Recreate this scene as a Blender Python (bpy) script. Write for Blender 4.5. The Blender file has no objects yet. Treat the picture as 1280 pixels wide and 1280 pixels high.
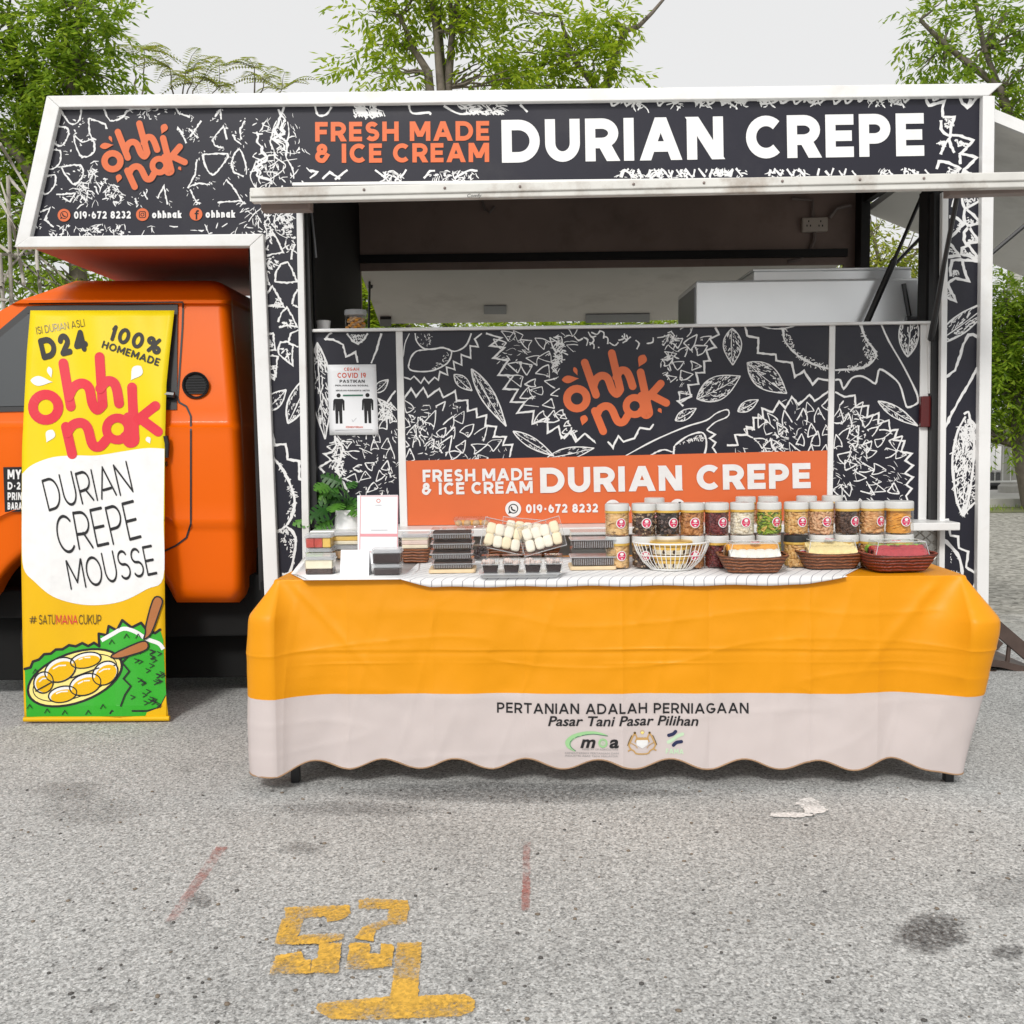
import bpy, bmesh, math, random
from mathutils import Vector, Matrix
from mathutils.geometry import tessellate_polygon
from math import sin, cos, pi, radians, sqrt, exp, atan2, hypot

SC = bpy.context.scene
COL = SC.collection

# ------------------------------------------------------------------ camera
HC = 1.28
PITCH, ROLL = 4.2, 0.75
cam_d = bpy.data.cameras.new('camera')
cam_d.sensor_width = 36.0
cam_d.lens = 36.0
cam_d.clip_start = 0.05
cam_d.clip_end = 2000.0
cam = bpy.data.objects.new('camera', cam_d)
COL.objects.link(cam)
CM = Matrix.Rotation(radians(90 - PITCH), 3, 'X') @ Matrix.Rotation(radians(-ROLL), 3, 'Z')
cam.matrix_world = Matrix.Translation((0, 0, HC)) @ CM.to_4x4()
SC.camera = cam

# ------------------------------------------------------------------ sky, sun, exposure
SUN_DIR = Vector((-0.26, -0.95, 0.78)).normalized()          # towards the sun: behind the photographer, high
SUN_EL = math.asin(SUN_DIR.z)
SUN_AZ = atan2(SUN_DIR.x, SUN_DIR.y)
world = bpy.data.worlds.new('World')
SC.world = world
world.use_nodes = True
wn, wl = world.node_tree.nodes, world.node_tree.links
wn.clear()
w_out = wn.new('ShaderNodeOutputWorld')
w_bg = wn.new('ShaderNodeBackground')
w_sky = wn.new('ShaderNodeTexSky')
w_sky.sky_type = 'NISHITA'
w_sky.sun_disc = False
w_sky.sun_elevation = SUN_EL
w_sky.sun_rotation = SUN_AZ
w_sky.air_density = 1.0
w_sky.dust_density = 6.0
w_sky.ozone_density = 1.0
w_hs = wn.new('ShaderNodeHueSaturation')                      # overcast: the blue is veiled by thin white cloud
w_hs.inputs['Saturation'].default_value = 0.10
w_hs.inputs['Value'].default_value = 1.0
wl.new(w_sky.outputs['Color'], w_hs.inputs['Color'])
w_mx = wn.new('ShaderNodeMix'); w_mx.data_type = 'RGBA'         # an even sheet of bright cloud over most of the blue
w_mx.inputs[0].default_value = 0.80
wl.new(w_hs.outputs['Color'], w_mx.inputs[6])
w_mx.inputs[7].default_value = (7.5, 7.5, 7.5, 1)
wl.new(w_mx.outputs[2], w_bg.inputs['Color'])
w_bg.inputs['Strength'].default_value = 0.12
wl.new(w_bg.outputs['Background'], w_out.inputs['Surface'])

sun_d = bpy.data.lights.new('sun', 'SUN')
sun_d.energy = 2.0
sun_d.angle = radians(11)
sun_d.color = (1.0, 0.97, 0.93)
sun = bpy.data.objects.new('sun', sun_d)
COL.objects.link(sun)
sun.rotation_euler = SUN_DIR.to_track_quat('Z', 'Y').to_euler()
sun.location = SUN_DIR * 40

vs = SC.view_settings
vs.view_transform = 'Standard'
vs.look = 'None'
vs.gamma = 1.0
vs.use_curve_mapping = False
vs.exposure = 0.06
SC.cycles.max_bounces = 8
SC.cycles.transparent_max_bounces = 24

# ------------------------------------------------------------------ measuring: photograph pixel -> point in the place
def ray(px, py):
    return CM @ Vector(((px - 640) / 1280, -(py - 640) / 1280, -1.0))
def W(px, py, Y):                       # on the upright plane y = Y
    d = ray(px, py); t = Y / d.y
    return Vector((d.x * t, Y, HC + d.z * t))
def G(px, py, z=0.0):                   # on the level plane z
    d = ray(px, py); t = (z - HC) / d.z
    return Vector((d.x * t, d.y * t, z))

# ------------------------------------------------------------------ materials
def lin(r, g, b):
    f = lambda c: (c / 255 / 12.92) if c <= 10.3 else ((c / 255 + 0.055) / 1.055) ** 2.4
    return (f(r), f(g), f(b))

def newmat(name):
    m = bpy.data.materials.new(name); m.use_nodes = True
    nt = m.node_tree
    return m, nt.nodes, nt.links, nt.nodes['Principled BSDF']

def mat(name, col, rough=0.5, var=0.12, scale=6.0, bump=0.0, bscale=60.0, metal=0.0, spec=0.5, coat=0.0, dirt=None, dirt_amt=0.0, dscale=3.0):
    """a plain surface with soft tonal variation, optional dirt blotches and fine bump"""
    m, n, l, p = newmat(name)
    tc = n.new('ShaderNodeTexCoord')
    nz = n.new('ShaderNodeTexNoise'); nz.inputs['Scale'].default_value = scale; nz.inputs['Detail'].default_value = 5
    l.new(tc.outputs['Object'], nz.inputs['Vector'])
    rp = n.new('ShaderNodeValToRGB')
    rp.color_ramp.elements[0].position = 0.3; rp.color_ramp.elements[1].position = 0.7
    rp.color_ramp.elements[0].color = tuple(c * (1 - var) for c in col) + (1,)
    rp.color_ramp.elements[1].color = tuple(min(1, c * (1 + var * 0.7)) for c in col) + (1,)
    l.new(nz.outputs['Fac'], rp.inputs['Fac'])
    cout = rp.outputs['Color']
    if dirt:
        n2 = n.new('ShaderNodeTexNoise'); n2.inputs['Scale'].default_value = dscale; n2.inputs['Detail'].default_value = 8; n2.inputs['Roughness'].default_value = 0.65
        l.new(tc.outputs['Object'], n2.inputs['Vector'])
        mr = n.new('ShaderNodeMapRange'); mr.inputs[1].default_value = 0.52; mr.inputs[2].default_value = 0.72; mr.inputs[4].default_value = dirt_amt
        l.new(n2.outputs['Fac'], mr.inputs[0])
        mx = n.new('ShaderNodeMix'); mx.data_type = 'RGBA'
        l.new(mr.outputs[0], mx.inputs[0]); l.new(cout, mx.inputs[6]); mx.inputs[7].default_value = tuple(dirt) + (1,)
        cout = mx.outputs[2]
    l.new(cout, p.inputs['Base Color'])
    p.inputs['Roughness'].default_value = rough
    p.inputs['Metallic'].default_value = metal
    p.inputs['Specular IOR Level'].default_value = spec
    if coat:
        p.inputs['Coat Weight'].default_value = coat; p.inputs['Coat Roughness'].default_value = 0.08
    if bump:
        nb = n.new('ShaderNodeTexNoise'); nb.inputs['Scale'].default_value = bscale; nb.inputs['Detail'].default_value = 4
        l.new(tc.outputs['Object'], nb.inputs['Vector'])
        b = n.new('ShaderNodeBump'); b.inputs['Strength'].default_value = bump; b.inputs['Distance'].default_value = 0.01
        l.new(nb.outputs['Fac'], b.inputs['Height']); l.new(b.outputs['Normal'], p.inputs['Normal'])
    return m

def clearmat(name, tint=(1, 1, 1), amount=0.16, rough=0.08):
    """thin clear plastic: mostly see-through with a sheen that grows at grazing angles"""
    m, n, l, p = newmat(name)
    out = n['Material Output']
    tr = n.new('ShaderNodeBsdfTransparent'); tr.inputs[0].default_value = tuple(tint) + (1,)
    lw = n.new('ShaderNodeLayerWeight'); lw.inputs[0].default_value = 0.3
    mr = n.new('ShaderNodeMapRange'); mr.inputs[3].default_value = amount; mr.inputs[4].default_value = min(0.9, amount + 0.45)
    l.new(lw.outputs['Facing'], mr.inputs[0])
    p.inputs['Base Color'].default_value = (0.8, 0.82, 0.84, 1); p.inputs['Roughness'].default_value = rough
    if amount < .2:
        p = n.new('ShaderNodeBsdfGlossy'); p.inputs['Color'].default_value = (.85, .86, .87, 1); p.inputs['Roughness'].default_value = rough
    mx = n.new('ShaderNodeMixShader')
    l.new(mr.outputs[0], mx.inputs[0]); l.new(tr.outputs[0], mx.inputs[1]); l.new(p.outputs[0], mx.inputs[2])
    l.new(mx.outputs[0], out.inputs['Surface'])
    return m

def leafmat(name, c0, c1, c2, trans=0.35):
    m, n, l, p = newmat(name)
    out = n['Material Output']
    g = n.new('ShaderNodeNewGeometry')
    rp = n.new('ShaderNodeValToRGB')
    rp.color_ramp.elements[0].color = c0 + (1,); rp.color_ramp.elements[1].color = c2 + (1,)
    e = rp.color_ramp.elements.new(0.5); e.color = c1 + (1,)
    l.new(g.outputs['Random Per Island'], rp.inputs['Fac'])
    l.new(rp.outputs['Color'], p.inputs['Base Color']); p.inputs['Roughness'].default_value = 0.45
    t = n.new('ShaderNodeBsdfTranslucent'); l.new(rp.outputs['Color'], t.inputs['Color'])
    mx = n.new('ShaderNodeMixShader'); mx.inputs[0].default_value = trans
    l.new(p.outputs[0], mx.inputs[1]); l.new(t.outputs[0], mx.inputs[2]); l.new(mx.outputs[0], out.inputs['Surface'])
    return m

# ------------------------------------------------------------------ objects
def tag(o, label=None, cat=None, group=None, kind=None):
    if label: o['label'] = label
    if cat: o['category'] = cat
    if group: o['group'] = group
    if kind: o['kind'] = kind
    return o

def thing(name, label, cat, loc, group=None):
    o = bpy.data.objects.new(name, None); COL.objects.link(o)
    o.empty_display_size = 0.1
    o.location = loc
    return tag(o, label, cat, group)

def absloc(o):
    v = Vector((0, 0, 0))
    while o is not None:
        v += o.location; o = o.parent
    return v

class MB:
    """collects shapes in place coordinates, then links them as one mesh object"""
    def __init__(s): s.v = []; s.f = []; s.m = []
    def add(s, verts, faces, mi=0):
        b = len(s.v); s.v += [Vector(p) for p in verts]
        for f in faces: s.f.append(tuple(b + i for i in f)); s.m.append(mi)
        return s
    def box(s, a, b, mi=0):
        x0, y0, z0 = a; x1, y1, z1 = b
        return s.add([(x0,y0,z0),(x1,y0,z0),(x1,y1,z0),(x0,y1,z0),(x0,y0,z1),(x1,y0,z1),(x1,y1,z1),(x0,y1,z1)],
                     [(0,3,2,1),(4,5,6,7),(0,1,5,4),(1,2,6,5),(2,3,7,6),(3,0,4,7)], mi)
    def prism(s, poly, ext, mi=0):
        n = len(poly); ext = Vector(ext); P = [Vector(p) for p in poly]
        return s.add(P + [p + ext for p in P], [tuple(range(n)), tuple(range(2*n-1, n-1, -1))] +
                     [(i, n+i, n+(i+1) % n, (i+1) % n) for i in range(n)], mi)
    def slab(s, pts, Y, depth, mi=0):            # outline measured on the plane y = Y, pushed back by depth
        return s.prism([W(x, y, Y) for x, y in pts], (0, depth, 0), mi)
    def tube(s, pts, r, n=8, mi=0, cap=True):
        P = [Vector(p) for p in pts]; R = r if isinstance(r, (list, tuple)) else [r] * len(P)
        rings = []; up = None
        for i, p in enumerate(P):
            d = (P[min(i+1, len(P)-1)] - P[max(i-1, 0)])
            if d.length < 1e-9: d = Vector((0, 0, 1))
            d.normalize()
            if up is None:
                up = Vector((0, 0, 1)) if abs(d.z) < 0.9 else Vector((1, 0, 0))
            a = d.cross(up)
            if a.length < 1e-6: a = d.cross(Vector((1, 0, 0)))
            a.normalize(); bb = d.cross(a).normalized(); up = bb.cross(d) if False else up
            rings.append([p + (a * cos(2*pi*k/n) + bb * sin(2*pi*k/n)) * R[i] for k in range(n)])
        V = [q for rg in rings for q in rg]; F = []
        for i in range(len(P)-1):
            for k in range(n):
                F.append((i*n+k, i*n+(k+1) % n, (i+1)*n+(k+1) % n, (i+1)*n+k))
        if cap:
            F.append(tuple(range(n-1, -1, -1))); F.append(tuple((len(P)-1)*n+k for k in range(n)))
        return s.add(V, F, mi)
    def lathe(s, prof, c, n=24, mi=0, axis='z', sx=1.0, sy=1.0):
        c = Vector(c); V = []; F = []
        for r, h in prof:
            for k in range(n):
                a = 2*pi*k/n
                if axis == 'z': V.append(c + Vector((r*cos(a)*sx, r*sin(a)*sy, h)))
                else: V.append(c + Vector((r*cos(a)*sx, -h, r*sin(a)*sy)))
        for i in range(len(prof)-1):
            for k in range(n):
                F.append((i*n+k, i*n+(k+1) % n, (i+1)*n+(k+1) % n, (i+1)*n+k))
        if prof[0][0] > 1e-6: F.append(tuple(range(n-1, -1, -1)))
        if prof[-1][0] > 1e-6: F.append(tuple((len(prof)-1)*n+k for k in range(n)))
        return s.add(V, F, mi)
    def blob(s, c, r, sub=1, mi=0, rot=None, sq=1.0):
        bm = bmesh.new(); bmesh.ops.create_icosphere(bm, subdivisions=sub, radius=1.0)
        r = r if isinstance(r, (tuple, list)) else (r, r, r)
        V = []
        for v in bm.verts:
            e = [math.copysign(abs(t)**sq, t) for t in v.co] if sq != 1.0 else v.co
            q = Vector((e[0]*r[0], e[1]*r[1], e[2]*r[2]))
            if rot is not None: q = rot @ q
            V.append(Vector(c) + q)
        F = [tuple(x.index for x in f.verts) for f in bm.faces]
        bm.free()
        return s.add(V, F, mi)
    def grid(s, rows, mi=0, close=False):
        n = len(rows[0]); V = [p for r in rows for p in r]; F = []
        for i in range(len(rows)-1):
            for k in range(n if close else n-1):
                F.append((i*n+k, i*n+(k+1) % n, (i+1)*n+(k+1) % n, (i+1)*n+k))
        return s.add(V, F, mi)
    def build(s, name, mats, parent=None, smooth=None, bevel=0.0, segs=2, fix=True, origin=None):
        mats = mats if isinstance(mats, (list, tuple)) else [mats]
        if parent is not None: o0 = absloc(parent)
        elif origin is not None: o0 = Vector(origin)
        else:
            xs = [p.x for p in s.v]; ys = [p.y for p in s.v]; zs = [p.z for p in s.v]
            o0 = Vector(((min(xs)+max(xs))/2, (min(ys)+max(ys))/2, min(zs)))
        me = bpy.data.meshes.new(name)
        me.from_pydata([p - o0 for p in s.v], [], s.f)
        for mm in mats: me.materials.append(mm)
        me.polygons.foreach_set('material_index', s.m)
        if fix:
            bm = bmesh.new(); bm.from_mesh(me)
            bmesh.ops.recalc_face_normals(bm, faces=bm.faces)
            bm.to_mesh(me); bm.free()
        if smooth is not None:
            me.polygons.foreach_set('use_smooth', [True] * len(me.polygons))
            me.set_sharp_from_angle(angle=radians(smooth))
        me.update()
        o = bpy.data.objects.new(name, me); COL.objects.link(o)
        if parent is not None: o.parent = parent
        else: o.location = o0
        if bevel:
            b = o.modifiers.new('edge', 'BEVEL'); b.width = bevel; b.segments = segs; b.limit_method = 'ANGLE'; b.angle_limit = radians(40)
        return o

def copy_tree(o, parent=None):
    c = o.copy(); COL.objects.link(c)
    if parent is not None: c.parent = parent
    for ch in list(o.children): copy_tree(ch, c)
    return c

# ------------------------------------------------------------------ printed artwork: strokes and fills on a surface
def inside(pt, poly):
    x, y = pt; r = False; n = len(poly); j = n - 1
    for i in range(n):
        xi, yi = poly[i]; xj, yj = poly[j]
        if (yi > y) != (yj > y) and x < (xj-xi)*(y-yi)/(yj-yi+1e-12)+xi: r = not r
        j = i
    return r

def clip_convex(poly, clip):
    area = sum(clip[i][0]*clip[(i+1) % len(clip)][1]-clip[(i+1) % len(clip)][0]*clip[i][1] for i in range(len(clip)))
    C = clip if area > 0 else clip[::-1]
    out = poly
    for i in range(len(C)):
        ax, ay = C[i]; bx, by = C[(i+1) % len(C)]
        sd = lambda p: (bx-ax)*(p[1]-ay)-(by-ay)*(p[0]-ax)
        src = out; out = []
        for k in range(len(src)):
            p, q = src[k], src[(k+1) % len(src)]; dp, dq = sd(p), sd(q)
            if dp >= 0: out.append(p)
            if (dp > 0) != (dq > 0) and abs(dp-dq) > 1e-12:
                t = dp/(dp-dq); out.append((p[0]+(q[0]-p[0])*t, p[1]+(q[1]-p[1])*t))
        if len(out) < 3: return []
    return out

class Art:
    def __init__(s, mapf, clip=None, excl=(), seed=1, base=0.0006, step=0.00003, mod=45):
        s.map = mapf; s.clip = clip; s.excl = list(excl); s.mb = MB(); s.k = 0; s.base = base; s.step = step; s.mod = mod
        s.rng = random.Random(seed)
    def layer(s):
        s.k += 1
        return s.base + (s.k % s.mod) * s.step
    def face(s, poly, mi, h):
        if s.excl:
            cx = sum(p[0] for p in poly)/len(poly); cy = sum(p[1] for p in poly)/len(poly)
            for e in s.excl:
                if inside((cx, cy), e): return
        if s.clip:
            poly = clip_convex(poly, s.clip)
            if len(poly) < 3: return
        s.mb.add([s.map(x, y, h) for x, y in poly], [tuple(range(len(poly)))], mi)
    def line(s, pts, w, mi=0, rough=0.0, taper=0.0, closed=False, dens=None, cap=None, h=None):
        """hand-drawn stroke of width w; rough varies its width and wobbles it"""
        h = s.layer() if h is None else h
        P = [tuple(p) for p in pts]
        if closed: P = P + [P[0]]
        if dens:
            Q = []
            for a, b in zip(P, P[1:]):
                n = max(1, int(hypot(b[0]-a[0], b[1]-a[1]) / dens))
                Q += [(a[0]+(b[0]-a[0])*i/n, a[1]+(b[1]-a[1])*i/n) for i in range(n)]
            P = Q + [P[-1]]
        if rough and dens:
            P = [P[0]] + [(x+s.rng.uniform(-1, 1)*w*rough*0.5, y+s.rng.uniform(-1, 1)*w*rough*0.5) for x, y in P[1:-1]] + [P[-1]]
        if closed: P[-1] = P[0]
        n = len(P)
        if n < 2: return
        L = []; R = []
        for i in range(n):
            if closed: a = P[i-1] if i > 0 else P[n-2]; b = P[i+1] if i < n-1 else P[1]
            else: a = P[max(0, i-1)]; b = P[min(n-1, i+1)]
            d0 = (P[i][0]-a[0], P[i][1]-a[1]); d1 = (b[0]-P[i][0], b[1]-P[i][1])
            l0 = hypot(*d0); l1 = hypot(*d1)
            if l0 < 1e-9: d0, l0 = d1, l1
            if l1 < 1e-9: d1, l1 = d0, l0
            if l0 < 1e-9: continue
            n0 = (-d0[1]/l0, d0[0]/l0); n1 = (-d1[1]/l1, d1[0]/l1)
            mx, my = n0[0]+n1[0], n0[1]+n1[1]; ml = hypot(mx, my)
            if ml < 0.3: mx, my = n1; k = 1.0
            else:
                mx /= ml; my /= ml; k = 1/max(0.45, mx*n1[0]+my*n1[1])
            ww = w/2
            if rough: ww *= 1 + s.rng.uniform(-1, 1)*rough
            if taper:
                t = i/(n-1); ww *= (1-taper) + taper*sin(pi*min(1, max(0, t)))
            L.append((P[i][0]+mx*ww*k, P[i][1]+my*ww*k)); R.append((P[i][0]-mx*ww*k, P[i][1]-my*ww*k))
        for i in range(len(L)-1):
            s.face([L[i], R[i], R[i+1], L[i+1]], mi, h+(i % 4)*6e-6)
        if cap == 'round' and not closed:
            for (c, o) in ((P[0], P[1]), (P[-1], P[-2])):
                a0 = atan2(c[1]-o[1], c[0]-o[0])
                s.face([(c[0]+w/2*cos(a0+t*pi/8), c[1]+w/2*sin(a0+t*pi/8)) for t in range(-4, 5)], mi, h)
    def fill(s, pts, mi=0, h=None):
        h = s.layer() if h is None else h
        pts = [tuple(p) for p in pts]
        if len(pts) > 4 or s.clip is None:
            tris = tessellate_polygon([[Vector((x, y, 0)) for x, y in pts]])
            for t in tris: s.face([pts[i] for i in t], mi, h)
        else: s.face(pts, mi, h)
    def dot(s, x, y, r, mi=0, n=24, ry=None, h=None):
        ry = ry or r
        h = s.layer() if h is None else h
        for k in range(n):                              # wedge fan, so that it may follow a curved surface
            a, b = 2*pi*k/n, 2*pi*(k+1)/n
            s.face([(x, y), (x+r*cos(a), y+ry*sin(a)), (x+r*cos(b), y+ry*sin(b))], mi, h)
    def build(s, name, mats, parent=None):
        return s.mb.build(name, mats, parent, fix=False) if s.mb.f else None

def smoothpts(pts, n=6, closed=False):
    P = [tuple(p) for p in pts]; out = []
    N = len(P); rngi = range(N if closed else N-1)
    for i in rngi:
        if closed: p0, p1, p2, p3 = P[i-1], P[i], P[(i+1) % N], P[(i+2) % N]
        else: p0, p1, p2, p3 = P[max(0, i-1)], P[i], P[i+1], P[min(N-1, i+2)]
        for k in range(n):
            t = k/n
            out.append(tuple(0.5*((2*p1[j])+(-p0[j]+p2[j])*t+(2*p0[j]-5*p1[j]+4*p2[j]-p3[j])*t*t+(-p0[j]+3*p1[j]-3*p2[j]+p3[j])*t**3) for j in (0, 1)))
    if not closed: out.append(P[-1])
    return out

def Z(ox, oy, s, pts): return [(ox+x/s, oy+y/s) for x, y in pts]

# ------------------------------------------------------------------ a stroke alphabet (cap height 1, drawn y upwards)
def EA(cx, cy, rx, ry, a0, a1, n=14):
    return [(cx+rx*cos(radians(a0+(a1-a0)*i/n)), cy+ry*sin(radians(a0+(a1-a0)*i/n))) for i in range(n+1)]
GL = {
 'A': (1.0, [('d', (0,0),(.5,1)), ('d', (1,0),(.5,1)), ('b', (.22,.26),(.78,.26))]),
 'B': (.78, [('s', (0,0),(0,1)), ('c', [(0,1),(.5,1)]+EA(.5,.75,.42,.25,90,-90)+[(0,.5)]), ('c', [(0,.5),(.52,.5)]+EA(.52,.25,.48,.25,90,-90)+[(0,0)])]),
 'C': (.86, [('c', EA(.585,.5,.585,.5,46,314,24))]),
 'D': (.92, [('s', (0,0),(0,1)), ('c', [(0,1),(.4,1)]+EA(.42,.5,.58,.5,90,-90,18)+[(0,0)])]),
 'E': (.68, [('s', (0,0),(0,1)), ('s', (0,1),(1,1)), ('s', (0,.5),(.9,.5)), ('s', (0,0),(1,0))]),
 'F': (.66, [('s', (0,0),(0,1)), ('s', (0,1),(1,1)), ('s', (0,.48),(.88,.48))]),
 'G': (.92, [('c', EA(.54,.5,.54,.5,46,350,24)), ('s', (.62,.42),(1,.42))]),
 'H': (.86, [('s', (0,0),(0,1)), ('s', (1,0),(1,1)), ('b', (0,.5),(1,.5))]),
 'I': (.02, [('s', (.5,0),(.5,1))]),
 'J': (.6, [('c', [(1,1),(1,.3)]+EA(.5,.3,.5,.3,0,-160))]),
 'K': (.84, [('s', (0,0),(0,1)), ('d', (.12,.4),(1,1)), ('d', (1,0),(.4,.6))]),
 'L': (.62, [('s', (0,0),(0,1)), ('s', (0,0),(1,0))]),
 'M': (1.08, [('s', (0,0),(0,1)), ('s', (1,0),(1,1)), ('d', (.5,.2),(.03,1)), ('d', (.5,.2),(.97,1))]),
 'N': (.88, [('s', (0,0),(0,1)), ('s', (1,0),(1,1)), ('d', (1,0),(0,1))]),
 'O': (1.06, [('o', EA(.5,.5,.5,.5,0,360,28))]),
 'P': (.76, [('s', (0,0),(0,1)), ('c', [(0,1),(.5,1)]+EA(.5,.7,.5,.3,90,-90)+[(0,.4)])]),
 'Q': (1.06, [('o', EA(.5,.5,.5,.5,0,360,28)), ('d', (1,0),(.6,.35))]),
 'R': (.8, [('s', (0,0),(0,1)), ('c', [(0,1),(.5,1)]+EA(.5,.7,.5,.3,90,-90)+[(0,.4)]), ('d', (1,0),(.5,.42))]),
 'S': (.74, [('c', EA(.5,.76,.44,.24,25,270,14)+EA(.5,.26,.5,.26,90,-150,14))]),
 'T': (.8, [('s', (0,1),(1,1)), ('s', (.5,0),(.5,1))]),
 'U': (.84, [('c', [(0,1.08),(0,.42)]+EA(.5,.42,.5,.42,180,360,18)+[(1,1.08)])]),
 'V': (.95, [('d', (.5,0),(0,1)), ('d', (.5,0),(1,1))]),
 'W': (1.35, [('d', (.25,0),(0,1)), ('d', (.25,0),(.5,1)), ('d', (.75,0),(.5,1)), ('d', (.75,0),(1,1))]),
 'X': (.9, [('d', (0,0),(1,1)), ('d', (1,0),(0,1))]),
 'Y': (.9, [('d', (.5,.45),(0,1)), ('d', (.5,.45),(1,1)), ('s', (.5,0),(.5,.45))]),
 'Z': (.8, [('s', (0,1),(1,1)), ('d', (0,0),(1,1)), ('s', (0,0),(1,0))]),
 '0': (.72, [('o', EA(.5,.5,.5,.5,0,360,24))]),
 '1': (.3, [('s', (.8,0),(.8,1)), ('c', [(.8,1),(0,.78)])]),
 '2': (.68, [('c', EA(.5,.7,.48,.3,165,-38,14)+[(0,0)]), ('s', (0,0),(1,0))]),
 '3': (.66, [('c', EA(.46,.76,.44,.24,150,-90,12)), ('c', EA(.46,.26,.54,.26,90,-155,12))]),
 '4': (.78, [('s', (.75,0),(.75,1)), ('d', (0,.28),(.7,1)), ('s', (0,.26),(1,.26))]),
 '5': (.66, [('s', (.1,1),(.95,1)), ('c', [(.1,1),(.06,.55)]+EA(.45,.32,.55,.32,110,-150,14))]),
 '6': (.7, [('o', EA(.5,.32,.5,.32,0,360,20)), ('c', EA(.62,.36,.62,.64,180,100,10))]),
 '7': (.66, [('s', (0,1),(1,1)), ('d', (.25,0),(1,1))]),
 '8': (.7, [('o', EA(.5,.76,.42,.24,0,360,20)), ('o', EA(.5,.26,.5,.26,0,360,20))]),
 '9': (.7, [('o', EA(.5,.68,.5,.32,0,360,20)), ('c', EA(.38,.64,.62,.64,0,-80,10))]),
 '-': (.45, [('b', (0,.45),(1,.45))]),
 '&': (.82, [('o', EA(.42,.78,.28,.22,0,360,18)), ('c', [(.42,.56)]+EA(.40,.28,.40,.28,110,290,14)+[(.72,.16),(.97,.48)]), ('c', [(.42,.55),(.70,.55)])]),
 '%': (1.0, [('o', EA(.2,.8,.2,.2,0,360,14)), ('o', EA(.8,.2,.2,.2,0,360,14)), ('d', (.2,0),(.8,1))]),
 '#': (.9, [('d', (.2,0),(.4,1)), ('d', (.6,0),(.8,1)), ('b', (0,.68),(1,.68)), ('b', (0,.32),(1,.32))]),
 'o': (.62, [('o', EA(.5,.33,.5,.33,0,360,20))]),
 'h': (.52, [('s', (0,0),(0,1)), ('c', [(0,.36)]+EA(.5,.36,.5,.3,180,0,12)+[(1,-.08)])]),
 'n': (.52, [('s', (0,0),(0,.66)), ('c', [(0,.36)]+EA(.5,.36,.5,.3,180,0,12)+[(1,-.08)])]),
 'a': (.56, [('o', EA(.48,.33,.48,.33,0,360,18)), ('s', (1,0),(1,.66))]),
 'k': (.54, [('s', (0,0),(0,1)), ('d', (.1,.24),(1,.66)), ('d', (1,0),(.35,.36))]),
}
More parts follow.
